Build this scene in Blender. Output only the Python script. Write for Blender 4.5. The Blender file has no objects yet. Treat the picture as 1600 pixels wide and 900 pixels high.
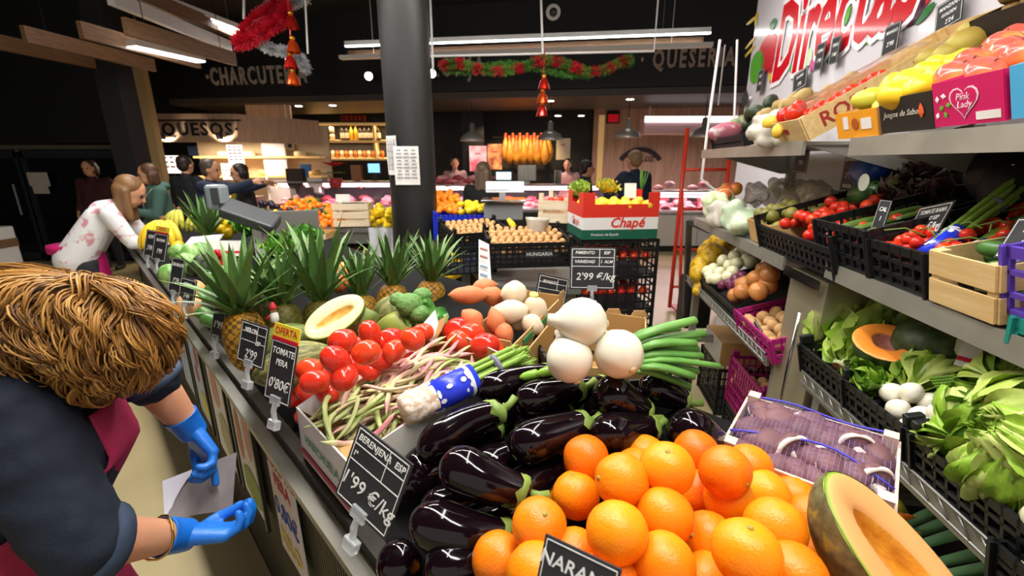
import bpy, bmesh, math, random
from mathutils import Vector, Matrix, Euler, Quaternion, noise
V = Vector
RND = random.Random(11)
PI = math.pi
scene = bpy.context.scene
COL = scene.collection

# ------------------------------------------------------------------ camera
FPX, PITCH, EYE = 700.0, math.radians(15.7), 1.65
cam_d = bpy.data.cameras.new('camera')
cam_d.sensor_width = 36.0
cam_d.lens = FPX / 1600 * 36.0
cam_d.clip_start = 0.02
cam_d.dof.use_dof = True
cam_d.dof.focus_distance = 0.95
cam_d.dof.aperture_fstop = 5.0
cam = bpy.data.objects.new('camera', cam_d)
COL.objects.link(cam)
cam.location = (0, 0, EYE)
cam.rotation_euler = (PI / 2 - PITCH, 0, 0)
scene.camera = cam

# ------------------------------------------------------------------ world, exposure
world = bpy.data.worlds.new('world')
scene.world = world
world.use_nodes = True
world.node_tree.nodes['Background'].inputs[0].default_value = (1.0, 0.93, 0.86, 1)
world.node_tree.nodes['Background'].inputs[1].default_value = 0.5
scene.view_settings.view_transform = 'Standard'
scene.view_settings.look = 'None'
scene.view_settings.gamma = 1.0
scene.view_settings.use_curve_mapping = False
scene.view_settings.exposure = 0.4

def area_light(name, loc, size, sy, watts, col=(1, 0.93, 0.84), direction=(0, 0, -1), spread=PI):
    d = bpy.data.lights.new(name, 'AREA')
    d.shape = 'RECTANGLE'; d.size = size; d.size_y = sy
    d.energy = watts; d.color = col; d.spread = spread
    o = bpy.data.objects.new(name, d); COL.objects.link(o)
    o.location = loc
    o.rotation_euler = V(direction).to_track_quat('-Z', 'Y').to_euler()
    return o

def spot_light(name, loc, target, watts, col=(1, 0.86, 0.68), ang=70, r=0.03):
    d = bpy.data.lights.new(name, 'SPOT')
    d.energy = watts; d.color = col; d.spot_size = math.radians(ang); d.spot_blend = 0.6; d.shadow_soft_size = r
    o = bpy.data.objects.new(name, d); COL.objects.link(o)
    o.location = loc
    o.rotation_euler = (V(target) - V(loc)).to_track_quat('-Z', 'Y').to_euler()
    return o

# ------------------------------------------------------------------ photo geometry: depth along the view axis / height / forward distance -> place
def ray(px, py):
    d = (py - 450) / FPX
    return V(((px - 800) / FPX, math.cos(PITCH) - d * math.sin(PITCH), -math.sin(PITCH) - d * math.cos(PITCH)))
def at(px, py, Z):
    return V((0, 0, EYE)) + ray(px, py) * Z
def on_z(px, py, z):
    r = ray(px, py); return V((0, 0, EYE)) + r * ((z - EYE) / r.z)
def on_y(px, py, y):
    r = ray(px, py); return V((0, 0, EYE)) + r * (y / r.y)

# stall axes: along its front edge (away to the left) and inwards
SO, ST, SN = V((-.33, .744, 0)), V((-.69, .7238, 0)).normalized(), V((.7238, .69, 0)).normalized()
def stall(t, n, z=None):
    p = SO + ST * t + SN * n
    p.z = deck(n) if z is None else z
    return p
def deck(n):
    return .97 + .26 * n
# right-hand shelving axes: along (away) and towards the wall
HD, HR = V((.129, .9916, 0)).normalized(), V((.9916, -.129, 0)).normalized()
def rack(y, r, z):
    """point at forward distance y on the front plane, r metres deeper into the rack"""
    return V((1.0 + .130 * (y - 1.37), y, z)) + HR * r
def on_rack(px, py, r=0.0):
    """where the view line meets the plane r behind the rack's front"""
    d = ray(px, py); o = V((0, 0, EYE)); n = HR
    p0 = V((1.0, 1.37, 0)) + HR * r
    return o + d * ((p0 - o).dot(n) / d.dot(n))

# ------------------------------------------------------------------ colours and materials
def lin(h):
    if isinstance(h, str):
        h = h.lstrip('#'); c = [int(h[i:i + 2], 16) / 255 for i in (0, 2, 4)]
    else:
        c = h
    return tuple((x / 12.92 if x <= .04045 else ((x + .055) / 1.055) ** 2.4) for x in c) + (1,)

MATS = {}
def mat(name, col, rough=.5, metal=0., col2=None, scale=8., stretch=(1, 1, 1), lo=.35, hi=.65, bump=0., bscale=60., coat=0.,
        trans=0., alpha=1., sss=0., emit=0., rnd=0., hue=0., spec=.5, wave=None, col3=None, scale3=40., lo3=.55, hi3=.7, ior=1.45):
    if name in MATS: return MATS[name]
    m = bpy.data.materials.new(name); m.use_nodes = True
    nt = m.node_tree; N = nt.nodes; L = nt.links
    b = N['Principled BSDF']
    b.inputs['Roughness'].default_value = rough
    b.inputs['Metallic'].default_value = metal
    b.inputs['IOR'].default_value = ior
    b.inputs['Specular IOR Level'].default_value = spec
    b.inputs['Coat Weight'].default_value = coat
    b.inputs['Coat Roughness'].default_value = .06
    b.inputs['Transmission Weight'].default_value = trans
    b.inputs['Alpha'].default_value = alpha
    if sss:
        b.inputs['Subsurface Weight'].default_value = sss
        b.inputs['Subsurface Radius'].default_value = (.02, .012, .006)
        b.inputs['Subsurface Scale'].default_value = .5
    out = None
    def tex():
        tc = N.new('ShaderNodeTexCoord'); mp = N.new('ShaderNodeMapping')
        mp.inputs['Scale'].default_value = stretch
        L.new(tc.outputs['Object'], mp.inputs['Vector']); return mp
    mp = tex() if (col2 or bump or col3) else None
    base = lin(col)
    if col2:
        n = N.new('ShaderNodeTexWave' if wave else 'ShaderNodeTexNoise')
        n.inputs['Scale'].default_value = scale
        if wave:
            n.inputs['Distortion'].default_value = wave; n.inputs['Detail'].default_value = 3
        else:
            n.inputs['Detail'].default_value = 5
        L.new(mp.outputs[0], n.inputs['Vector'])
        r = N.new('ShaderNodeValToRGB')
        r.color_ramp.elements[0].position = lo; r.color_ramp.elements[0].color = base
        r.color_ramp.elements[1].position = hi; r.color_ramp.elements[1].color = lin(col2)
        L.new(n.outputs['Fac'], r.inputs[0]); out = r.outputs[0]
    if col3:
        n3 = N.new('ShaderNodeTexNoise'); n3.inputs['Scale'].default_value = scale3; n3.inputs['Detail'].default_value = 3
        L.new(mp.outputs[0], n3.inputs['Vector'])
        r3 = N.new('ShaderNodeValToRGB')
        r3.color_ramp.elements[0].position = lo3; r3.color_ramp.elements[0].color = (0, 0, 0, 1)
        r3.color_ramp.elements[1].position = hi3; r3.color_ramp.elements[1].color = (1, 1, 1, 1)
        L.new(n3.outputs['Fac'], r3.inputs[0])
        mx = N.new('ShaderNodeMix'); mx.data_type = 'RGBA'
        L.new(r3.outputs[0], mx.inputs[0])
        if out: L.new(out, mx.inputs[6])
        else: mx.inputs[6].default_value = base
        mx.inputs[7].default_value = lin(col3); out = mx.outputs[2]
    if rnd or hue:
        oi = N.new('ShaderNodeObjectInfo')
        hs = N.new('ShaderNodeHueSaturation')
        if out: L.new(out, hs.inputs['Color'])
        else: hs.inputs['Color'].default_value = base
        for k, amt, mid in (('Value', rnd, 1.0), ('Hue', hue, .5)):
            mr = N.new('ShaderNodeMapRange'); mr.inputs[3].default_value = mid - amt; mr.inputs[4].default_value = mid + amt
            L.new(oi.outputs['Random'], mr.inputs[0]); L.new(mr.outputs[0], hs.inputs[k])
        out = hs.outputs[0]
    if out: L.new(out, b.inputs['Base Color'])
    else: b.inputs['Base Color'].default_value = base
    if emit:
        b.inputs['Emission Strength'].default_value = emit
        if out: L.new(out, b.inputs['Emission Color'])
        else: b.inputs['Emission Color'].default_value = base
    if bump:
        nb = N.new('ShaderNodeTexNoise'); nb.inputs['Scale'].default_value = bscale; nb.inputs['Detail'].default_value = 4
        L.new(mp.outputs[0], nb.inputs['Vector'])
        bp = N.new('ShaderNodeBump'); bp.inputs['Strength'].default_value = bump; bp.inputs['Distance'].default_value = .004
        L.new(nb.outputs['Fac'], bp.inputs['Height']); L.new(bp.outputs[0], b.inputs['Normal'])
    MATS[name] = m
    return m

# ------------------------------------------------------------------ mesh building
def frame(z, up=(0, 0, 1)):
    """rotation whose Z axis is z"""
    z = V(z).normalized(); u = V(up)
    if abs(z.dot(u.normalized())) > .98: u = V((0, 1, 0)) if abs(z.y) < .9 else V((1, 0, 0))
    x = u.cross(z).normalized(); y = z.cross(x)
    return Matrix((x, y, z)).transposed()
def axes(x, y, z, loc=(0, 0, 0)):
    m = Matrix((V(x), V(y), V(z))).transposed().to_4x4(); m.translation = V(loc); return m

class MB:
    def __init__(s): s.v = []; s.f = []; s.m = []; s.cur = 0
    def mi(s, i): s.cur = i; return s
    def add(s, vs, fs):
        o = len(s.v); s.v += [V(p) for p in vs]
        for f in fs: s.f.append([i + o for i in f]); s.m.append(s.cur)
        return s
    def box(s, c, size, rot=None, bev=0.):
        c = V(c); h = V(size) / 2
        if bev:
            bm = bmesh.new(); bmesh.ops.create_cube(bm, size=1)
            for v in bm.verts: v.co = V((v.co.x * size[0], v.co.y * size[1], v.co.z * size[2]))
            bmesh.ops.bevel(bm, geom=bm.edges[:], offset=bev, segments=2, affect='EDGES', profile=.5)
            bm.verts.index_update()
            vs = [(rot @ v.co if rot else v.co) + c for v in bm.verts]; fs = [[v.index for v in f.verts] for f in bm.faces]
            bm.free(); return s.add(vs, fs)
        vs = [V((x * h.x, y * h.y, z * h.z)) for x in (-1, 1) for y in (-1, 1) for z in (-1, 1)]
        vs = [(rot @ v if rot else v) + c for v in vs]
        return s.add(vs, [[0, 1, 3, 2], [4, 6, 7, 5], [0, 4, 5, 1], [2, 3, 7, 6], [0, 2, 6, 4], [1, 5, 7, 3]])
    def hexa(s, p):
        """8 corners: bottom 0-3 counter-clockwise, top 4-7"""
        return s.add(p, [[3, 2, 1, 0], [4, 5, 6, 7], [0, 1, 5, 4], [1, 2, 6, 5], [2, 3, 7, 6], [3, 0, 4, 7]])
    def bar(s, a, b, w, h, up=(0, 0, 1)):
        a, b = V(a), V(b); r = frame(b - a, up); L = (b - a).length
        return s.box((a + b) / 2, (w, h, L), r)
    def tube(s, path, rad, seg=8, cap=True, flat=1., closed=False):
        path = [V(p) for p in path]; n = len(path)
        if not hasattr(rad, '__len__'): rad = [rad] * n
        vs = []; prev = None
        for i, p in enumerate(path):
            if closed: d = path[(i + 1) % n] - path[i - 1]
            else: d = path[min(i + 1, n - 1)] - path[max(i - 1, 0)]
            if d.length < 1e-9: d = V((0, 0, 1))
            d.normalize()
            if prev is None:
                fr = frame(d); x = fr.col[0]
            else:
                x = prev - d * prev.dot(d)
                if x.length < 1e-6: x = frame(d).col[0]
                x.normalize()
            y = d.cross(x); prev = x.copy()
            for k in range(seg):
                a = 2 * PI * k / seg
                vs.append(p + x * math.cos(a) * rad[i] + y * math.sin(a) * rad[i] * flat)
        fs = []
        for i in range(n if closed else n - 1):
            for k in range(seg):
                a = i * seg + k; b = i * seg + (k + 1) % seg; c = ((i + 1) % n) * seg + (k + 1) % seg; d = ((i + 1) % n) * seg + k
                fs.append([a, b, c, d])
        if cap and not closed:
            fs.append(list(range(seg))[::-1]); fs.append([(n - 1) * seg + k for k in range(seg)])
        return s.add(vs, fs)
    def lathe(s, prof, seg=16, M=None, rad=None, cap=True):
        """prof: (r, z) from bottom to top; rad(a, i) optional factor"""
        M = M or Matrix.Identity(4); n = len(prof); vs = []
        for i, (r, z) in enumerate(prof):
            for k in range(seg):
                a = 2 * PI * k / seg; q = r * (rad(a, i) if rad else 1)
                vs.append(M @ V((q * math.cos(a), q * math.sin(a), z)))
        fs = [[i * seg + k, i * seg + (k + 1) % seg, (i + 1) * seg + (k + 1) % seg, (i + 1) * seg + k] for i in range(n - 1) for k in range(seg)]
        if cap and prof[0][0] > 1e-6: fs.append(list(range(seg))[::-1])
        if cap and prof[-1][0] > 1e-6: fs.append([(n - 1) * seg + k for k in range(seg)])
        return s.add(vs, fs)
    def grid(s, fn, nu, nv, wrap=False):
        vs = [fn(i / nu, j / nv) for i in range(nu + 1) for j in range(nv + 1)]
        fs = [[i * (nv + 1) + j, (i + 1) * (nv + 1) + j, (i + 1) * (nv + 1) + j + 1, i * (nv + 1) + j + 1] for i in range(nu) for j in range(nv)]
        return s.add(vs, fs)
    def prism(s, pts, d):
        d = V(d); n = len(pts); pts = [V(p) for p in pts]
        return s.add(pts + [p + d for p in pts], [list(range(n))[::-1], [n + i for i in range(n)]] + [[i, (i + 1) % n, n + (i + 1) % n, n + i] for i in range(n)])
    def ball(s, c, r, seg=12, rings=8, rot=None, fn=None):
        if not hasattr(r, '__len__'): r = (r, r, r)
        vs = []; c = V(c)
        for i in range(rings + 1):
            th = PI * i / rings
            for k in range(seg):
                a = 2 * PI * k / seg; d = V((math.sin(th) * math.cos(a), math.sin(th) * math.sin(a), math.cos(th)))
                q = fn(d) if fn else 1
                p = V((d.x * r[0], d.y * r[1], d.z * r[2])) * q
                vs.append((rot @ p if rot else p) + c)
        fs = [[i * seg + k, (i + 1) * seg + k, (i + 1) * seg + (k + 1) % seg, i * seg + (k + 1) % seg] for i in range(rings) for k in range(seg)]
        return s.add(vs, fs)
    def mesh(s, mats, smooth=True, merge=True, sharp=None):
        me = bpy.data.meshes.new('m')
        me.from_pydata([tuple(p) for p in s.v], [], s.f)
        if not isinstance(mats, (list, tuple)): mats = [mats]
        for m in mats: me.materials.append(m)
        me.polygons.foreach_set('material_index', s.m)
        if merge:
            bm = bmesh.new(); bm.from_mesh(me)
            bmesh.ops.remove_doubles(bm, verts=bm.verts, dist=1e-6)
            bmesh.ops.recalc_face_normals(bm, faces=bm.faces)
            bm.to_mesh(me); bm.free()
        if smooth:
            me.polygons.foreach_set('use_smooth', [True] * len(me.polygons))
            if sharp is not None: me.set_sharp_from_angle(angle=math.radians(sharp))
        me.update()
        return me

def mw(o):
    m = o.matrix_basis.copy()
    return mw(o.parent) @ o.matrix_parent_inverse @ m if o.parent else m
def obj(name, data, parent=None, M=None):
    o = bpy.data.objects.new(name, data); COL.objects.link(o)
    if M is not None: o.matrix_basis = M
    if parent: o.parent = parent
    return o
def tag(o, label=None, cat=None, group=None, kind=None):
    if label: o['label'] = label
    if cat: o['category'] = cat
    if group: o['group'] = group
    if kind: o['kind'] = kind
    return o
def thing(name, label, cat, loc=(0, 0, 0), group=None, M=None):
    o = bpy.data.objects.new(name, None); COL.objects.link(o); o.empty_display_size = .05
    o.matrix_basis = M if M is not None else Matrix.Translation(V(loc))
    return tag(o, label, cat, group)
def part(name, mb, mats, parent=None, sm=False, sharp=None, w=True):
    """one mesh object; MB geometry in world coordinates unless w=0"""
    me = mb.mesh(mats, sm or sharp is not None, sharp=sharp) if isinstance(mb, MB) else mb
    o = obj(name, me, parent)
    if parent and w:
        me.transform(mw(parent).inverted())
    elif not parent and w and isinstance(mb, MB):
        c = sum((v.co for v in me.vertices), V()) / max(1, len(me.vertices)); c.z = min(v.co.z for v in me.vertices)
        me.transform(Matrix.Translation(-c)); o.location = c
    return o
def spawn(name, parts, M, label, cat, group=None):
    """a thing made of shared meshes: parts = [(part name, mesh, parent index or None, local matrix)]"""
    if len(parts) == 1:
        return tag(obj(name, parts[0][1], None, M), label, cat, group)
    root = thing(name, label, cat, group=group, M=M); made = []
    for p in parts:
        made.append(obj(p[0], p[1], root if p[2] is None else made[p[2]], p[3] if len(p) > 3 else None))
    return root
def struct(name, mb, mats, label=None, parent=None, **k):
    o = part(name, mb, mats, parent, **k)
    if not parent: tag(o, label, None, None, 'structure')
    return o
def TRS(loc, rot=None, s=1.):
    m = Matrix.Translation(V(loc))
    if rot is not None: m = m @ (rot.to_4x4() if isinstance(rot, Matrix) else Euler(rot).to_matrix().to_4x4())
    return m @ (Matrix.Scale(s, 4) if not hasattr(s, '__len__') else Matrix.Diagonal(V((*s, 1))))
def rrot(): return Euler((RND.uniform(0, 6.3), RND.uniform(0, 6.3), RND.uniform(0, 6.3))).to_matrix()

FONTC = {}
def text_mesh(s, size, m, shear=0., thick=.0004, align='CENTER', bold=0., space=1.):
    key = (s, size, m.name, shear, thick, align, bold, space)
    if key in FONTC: return FONTC[key]
    c = bpy.data.curves.new('t', 'FONT'); c.body = s; c.size = size; c.shear = shear; c.extrude = thick
    c.align_x = align; c.align_y = 'CENTER'; c.offset = bold; c.resolution_u = 2; c.space_character = space
    o = bpy.data.objects.new('t', c); COL.objects.link(o)
    dg = bpy.context.evaluated_depsgraph_get()
    me = bpy.data.meshes.new_from_object(o.evaluated_get(dg))
    bpy.data.objects.remove(o); bpy.data.curves.remove(c)
    me.materials.clear(); me.materials.append(m)
    FONTC[key] = me
    return me
def lettering(parent, s, size, m, M, name='lettering', **k):
    return obj(name, text_mesh(s, size, m, **k), parent, M)
UPRIGHT = Matrix.Rotation(PI / 2, 4, 'X')     # text plane xy -> xz, facing -y

# organic union of capsules / ellipsoids, skinned into ONE surface
def blob(name, prims, voxel, m, parent=None, smooth=8, link=True):
    bm = bmesh.new()
    for p in prims:
        vs = []
        if p[0] == 'cap':
            spheres = [(p[i], p[i + 1]) for i in range(1, len(p), 2)]
            b2 = bmesh.new()
            for c, r in spheres:
                ret = bmesh.ops.create_icosphere(b2, subdivisions=2, radius=r)
                for v in ret['verts']: v.co += V(c)
            h = bmesh.ops.convex_hull(b2, input=b2.verts)
            bmesh.ops.delete(b2, geom=[g for g in h['geom_interior'] + h['geom_unused'] if isinstance(g, bmesh.types.BMVert)], context='VERTS')
            t = bpy.data.meshes.new('t'); b2.to_mesh(t); b2.free(); bm.from_mesh(t); bpy.data.meshes.remove(t)
        else:
            c, r = V(p[1]), p[2]; rot = p[3] if len(p) > 3 else None
            ret = bmesh.ops.create_icosphere(bm, subdivisions=3, radius=1)
            for v in ret['verts']:
                q = V((v.co.x * r[0], v.co.y * r[1], v.co.z * r[2])); v.co = (rot @ q if rot else q) + c
    me = bpy.data.meshes.new('b'); bm.to_mesh(me); bm.free()
    o = bpy.data.objects.new('b', me); COL.objects.link(o)
    md = o.modifiers.new('r', 'REMESH'); md.mode = 'VOXEL'; md.voxel_size = voxel; md.use_smooth_shade = True
    if smooth:
        ms = o.modifiers.new('s', 'SMOOTH'); ms.iterations = smooth; ms.factor = .5
    dg = bpy.context.evaluated_depsgraph_get()
    out = bpy.data.meshes.new_from_object(o.evaluated_get(dg))
    bpy.data.objects.remove(o); bpy.data.meshes.remove(me)
    out.materials.clear()
    for q in (m if isinstance(m, (list, tuple)) else [m]): out.materials.append(q)
    out.polygons.foreach_set('use_smooth', [True] * len(out.polygons))
    if not link: return out
    return part(name, out, m, parent)
# ------------------------------------------------------------------ lights of the hall: linear LED lamps over the stall and the racks
WARM, NEUT = (1.0, .90, .76), (1.0, .95, .88)
LAMP_POWER = 1.0
BIG_LAMPS = []            # (a, b, watts): ends of each lamp row, the light strip hangs under its housing
def lamp_row(a, b, watts, col=NEUT, w=.09):
    a, b = V(a), V(b); d = b - a
    o = area_light('linear_lamp_light', (a + b) / 2 - V((0, 0, .045)), w, d.length, watts * LAMP_POWER, col)
    o.rotation_euler = axes(V((0, 0, -1)).cross(d).normalized() * -1, d.normalized(), V((0, 0, 1))).to_euler() if False else (0, 0, math.atan2(d.y, d.x) - PI / 2)
    BIG_LAMPS.append((a, b))
    return o
lamp_row(stall(-1.6, .25, 3.05), stall(1.3, .25, 3.05), 52)
lamp_row(stall(1.5, .25, 3.05), stall(4.4, .25, 3.05), 40)
lamp_row(rack(.1, -.75, 3.05), rack(3.6, -.75, 3.05), 15)
lamp_row((-1.6, 3.3, 3.25), (1.3, 3.0, 3.25), 42)

# ------------------------------------------------------------------ materials of the setting
M_floor = mat('floor_resin', '#c9b98c', .32, col2='#b5a67c', scale=2.2, lo=.3, hi=.75, bump=.05, bscale=9)
M_black = mat('black_paint', '#151617', .55)
M_char = mat('charcoal_paint', '#2a2a2b', .6, col2='#323233', scale=3)
M_ceil = mat('ceiling_black', '#101213', .7)
M_wood = mat('baffle_wood', '#8a6848', .5, col2='#745438', scale=6, stretch=(1, 1, 12), bump=.1)
M_lightwood = mat('light_wood_panel', '#c7a88e', .5, col2='#b49377', scale=5, stretch=(6, 6, .5))
M_white = mat('white_paint', '#e6e4e2', .45)
M_steel = mat('brushed_steel', '#b4b3ae', .32, metal=.85, col2='#98978f', scale=30, stretch=(1, 1, .05))
M_grey = mat('grey_metal', '#8b8a84', .4, metal=.6)
M_dsteel = mat('dark_steel', '#4a4944', .4, metal=.6)
M_led = mat('led_strip', '#ffffff', .4, emit=9)
M_ledsoft = mat('lamp_body_white', '#f0f0ee', .35)
M_chrome = mat('chrome', '#d8d8d8', .12, metal=1.)
M_glass = mat('clear_glass', '#ffffff', .02, trans=1., alpha=.25, ior=1.3)
M_gold = mat('warm_timber_glow', '#e0b878', .5)

# ------------------------------------------------------------------ room shell
m = MB(); m.box((-1.0, 5.0, -.05), (24, 18, .1)); struct('floor', m, M_floor, 'yellowish beige resin floor of the market hall')
m = MB(); m.box((-1.0, 5.0, 4.45), (24, 18, .1)); struct('ceiling', m, M_ceil, 'black painted hall ceiling')
m = MB(); m.box((-1.0, 13.1, 2.2), (24, .2, 4.4)); struct('wall_back', m, M_char, 'charcoal back wall behind the meat counters')
m = MB(); m.box((-10.4, 5.0, 2.2), (.2, 16, 4.4)); struct('wall_left', m, M_black, 'black wall at the far left of the hall')
m = MB(); m.box((8.5, 8.0, 2.2), (.2, 10, 4.4)); struct('wall_right', m, M_char, 'dark wall at the far right of the hall')
# light timber lining behind the right-hand counter
m = MB()
for i in range(16):
    p = on_y(930 + i * 17, 250, 12.4); m.box((p.x + .14, 12.9, 1.7), (.285, .06, 3.3))
struct('trim_1', m, mat('pink_wood', '#d8b3a0', .5, col2='#c49a86', scale=4, stretch=(4, 4, .4)), 'pale pinkish timber boarding behind the right-hand counter')

# round black column
c = on_y(648, 330, 3.75); colx, coly = c.x, 3.75
m = MB(); m.lathe([(.185, 0), (.185, 4.4)], 40, TRS((colx, coly, 0)))
struct('column', m, mat('column_paint', '#191918', .5, col2='#1e1e1c', scale=4, stretch=(1, 1, .3)), 'round dark grey column between the stalls', sm=1, sharp=40)
# dark square post and beige jamb at the left
p = on_y(210, 260, 6.3)
m = MB(); m.box((p.x, 6.3, 2.2), (.28, .28, 4.4)); struct('column_left', m, M_black, 'square black post behind the aisle customers')
p = on_y(238, 260, 7.4)
m = MB(); m.box((p.x, 7.4, 1.55), (.38, .12, 3.1)); struct('trim_2', m, mat('beige_jamb', '#a98c5c', .6), 'beige wall strip beside the cheese kiosk')

# fascia with the stall names
FL, FR = V((-7.3, 10.2, 0)), V((5.2, 8.25, 0))
FU = (FR - FL).normalized(); FN = V((FU.y, -FU.x, 0))       # FN faces the camera
def on_f(px, py, off=0.):
    d = ray(px, py); o = V((0, 0, EYE)); return o + d * ((FL + FN * off - o).dot(FN) / d.dot(FN))
m = MB(); zf0, zf1 = 2.95, 4.4
m.hexa([FL + V((0, 0, zf0)), FR + V((0, 0, zf0)), FR - FN * .3 + V((0, 0, zf0)), FL - FN * .3 + V((0, 0, zf0)),
        FL + V((0, 0, zf1)), FR + V((0, 0, zf1)), FR - FN * .3 + V((0, 0, zf1)), FL - FN * .3 + V((0, 0, zf1))])
fascia = struct('trim_3', m, mat('fascia', '#1d1e20', .5), 'dark fascia band with the stall names above the counters')
M_letter = mat('sign_letter', '#a9a39b', .5)
M_letterp = mat('sign_letter_rose', '#b09a8c', .5)
FROT = axes(FU, V((0, 0, 1)), FN)
def fascia_word(s, px, py, size, m=M_letter, sp=1.35):
    p = on_f(px, py, .03); M = FROT.copy(); M.translation = p
    o = obj('sign_lettering', text_mesh(s, size, m, thick=.015, bold=.01, space=sp), None, M @ Matrix.Diagonal((.68, 1.12, 1, 1)))
    return tag(o, f'raised grey letters reading {s.strip("· ").upper()} on the dark fascia', 'sign', 'stall names on the fascia')
fascia_word('·CHARCUTERIA·', 402, 119, .40, sp=1.22)
fascia_word('LONJA', 715, 106, .40)
fascia_word('· QUESERIA ·', 1083, 92, .36, M_letterp, 1.3)
# lower soffit under the fascia with downlights
m = MB(); a, b = FL - FN * .05 + V((0, 0, 2.94)), FR - FN * .05 + V((0, 0, 2.94))
m.hexa([a - V((0, 0, .12)), b - V((0, 0, .12)), b - FN * 2.2 - V((0, 0, .12)), a - FN * 2.2 - V((0, 0, .12)), a, b, b - FN * 2.2, a - FN * 2.2])
struct('trim_4', m, mat('soffit', '#4a4340', .5), 'grey soffit over the meat counters')

# suspended wooden baffles (upper left)
def baffle(p0, p1, h, label):
    """p0,p1: (px,py) of the lower edge ends, at height z"""
    z = 2.78; a, b = on_z(*p0, z), on_z(*p1, z); m = MB()
    th = thing('ceiling_baffle', label, 'ceiling baffle', (a + b) / 2, 'timber baffles under the black ceiling')
    m = MB(); d = (b - a).normalized(); s = V((d.y, -d.x, 0)) * .025
    m.hexa([a - s, b - s, b + s, a + s, a - s + V((0, 0, h)), b - s + V((0, 0, h)), b + s + V((0, 0, h)), a + s + V((0, 0, h))])
    part('board', m, M_wood, th)
    for k in (.15, .85):
        q = a.lerp(b, k); m = MB(); m.tube([q + V((0, 0, h)), V((q.x, q.y, 4.4))], .004, 5); part('hanger_wire', m, M_black, th)
baffle((-40, 70), (188, 115), .15, 'timber ceiling baffle farthest to the left')
baffle((40, 66), (242, 112), .15, 'second timber ceiling baffle from the left, partly over the first')
baffle((128, 60), (312, 107), .15, 'timber ceiling baffle that the short lit lamp hangs under')
baffle((198, 55), (368, 103), .15, 'timber ceiling baffle just below the long twin light strip')

# linear lamps in view
def strip_lamp(a, b, label, w=.07, watts=0, col=NEUT, timber=True, drop=None):
    a, b = V(a), V(b); d = (b - a).normalized(); s = V((d.y, -d.x, 0))
    th = thing('linear_lamp', label, 'lamp', (a + b) / 2, 'linear lamps under the ceiling')
    m = MB(); m.bar(a + V((0, 0, .03)), b + V((0, 0, .03)), .06, w + .02, s); part('housing', m, M_ledsoft, th)
    m = MB(); m.bar(a - V((0, 0, .006)), b - V((0, 0, .006)), .012, w, s); part('diffuser', m, M_led, th)
    for k in (.12, .88):
        q = a.lerp(b, k); m = MB(); m.tube([q + V((0, 0, .06)), V((q.x, q.y, 4.4))], .004, 5); part('hanger_wire', m, M_grey, th)
    if watts:
        o = area_light('linear_lamp_light', (a + b) / 2 - V((0, 0, .03)), w, (b - a).length, watts, col); o.rotation_euler = (0, 0, math.atan2(d.y, d.x) - PI / 2)
def beam(a, b, w, h, label):
    a, b = V(a), V(b); d = (b - a).normalized(); s = V((d.y, -d.x, 0)) * w / 2; u = V((0, 0, h))
    m = MB(); m.hexa([a - s, b - s, b + s, a + s, a - s + u, b - s + u, b + s + u, a + s + u])
    tag(part('lamp_beam', m, M_wood), label, 'beam', 'timber beams between the light strips')
strip_lamp(on_z(540, 72, 3.3), on_z(1110, 51, 3.3), 'long lit strip lamp in front of the stall names, upper of the pair', .05, watts=14)
a, b = on_z(532, 90, 3.12), on_z(1113, 70, 3.12)
m = MB(); m.bar(a, b, .05, .1, V((0, 1, 0))); m.tube([a.lerp(b, .1), a.lerp(b, .1) + V((0, 0, 1.3))], .004, 5); m.tube([a.lerp(b, .9), a.lerp(b, .9) + V((0, 0, 1.3))], .004, 5); tag(part('lamp_rail', m, M_ledsoft), 'long unlit white lamp rail below the lit strip lamp', 'lamp rail')
beam(on_z(535, 84, 3.2) + V((0, .3, 0)), on_z(1112, 62, 3.2) + V((0, .3, 0)), .08, .1, 'timber beam behind the long lit strip lamp')
strip_lamp(on_z(236, -4, 3.3), on_z(371, 46, 3.3), 'lit strip lamp at the upper left pointing at the red tinsel', watts=30)
strip_lamp(on_z(205, 72, 2.8), on_z(314, 96, 2.8), 'short lit lamp hanging among the timber baffles', .13, watts=12)
strip_lamp(on_z(-30, 142, 3.0), on_z(30, 146, 3.0), 'small lit lamp at the left edge over the dark aisle', .1)
a, b = on_z(172, -4, 3.1), on_z(358, 72, 3.1)
m = MB(); m.bar(a, b, .07, .12, V((0, 0, 1))); tag(part('lamp_rail', m, M_ledsoft), 'white lamp rail along the timber beam at the upper left', 'lamp rail')
beam(on_z(205, -4, 3.2), on_z(372, 62, 3.2), .1, .12, 'timber beam between the two light strips at the upper left')
for i, (a, b) in enumerate(BIG_LAMPS):
    strip_lamp(a, b, ['lit strip lamp above the near end of the stall', 'lit strip lamp above the far end of the stall', 'lit strip lamp above the aisle by the racks', 'lit strip lamp above the vendor side of the stall'][i], .09)

# white pipe frame hanging from the ceiling, holding the garland
def pipe(path, r, label, m=M_white, name='hanging_pipe', cat='pipe', seg=8):
    mb = MB(); mb.tube(path, r, seg); return tag(part(name, mb, m, None, sm=1, sharp=50), label, cat, 'white hanging pipes')
yy = 4.6
q1, q2 = on_y(848, 83, yy), on_y(1022, 80, yy)
pipe([on_y(843, -75, yy), q1], .011, 'white rod hanging in the middle above the garland')
pipe([on_y(1034, -75, yy), q2, on_y(672, 88, yy)], .011, 'white angled pipe carrying the red and green garland')
pipe([on_y(669, -75, yy), on_y(677, 115, yy)], .011, 'white rod hanging right beside the column')
pipe([on_y(381, -75, yy), on_y(381, 30, yy)], .011, 'white rod above the red tinsel at upper left')
pipe([on_y(473, -75, yy), on_y(481, 84, yy)], .009, 'thin rod left of the column by the silver tinsel')
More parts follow.
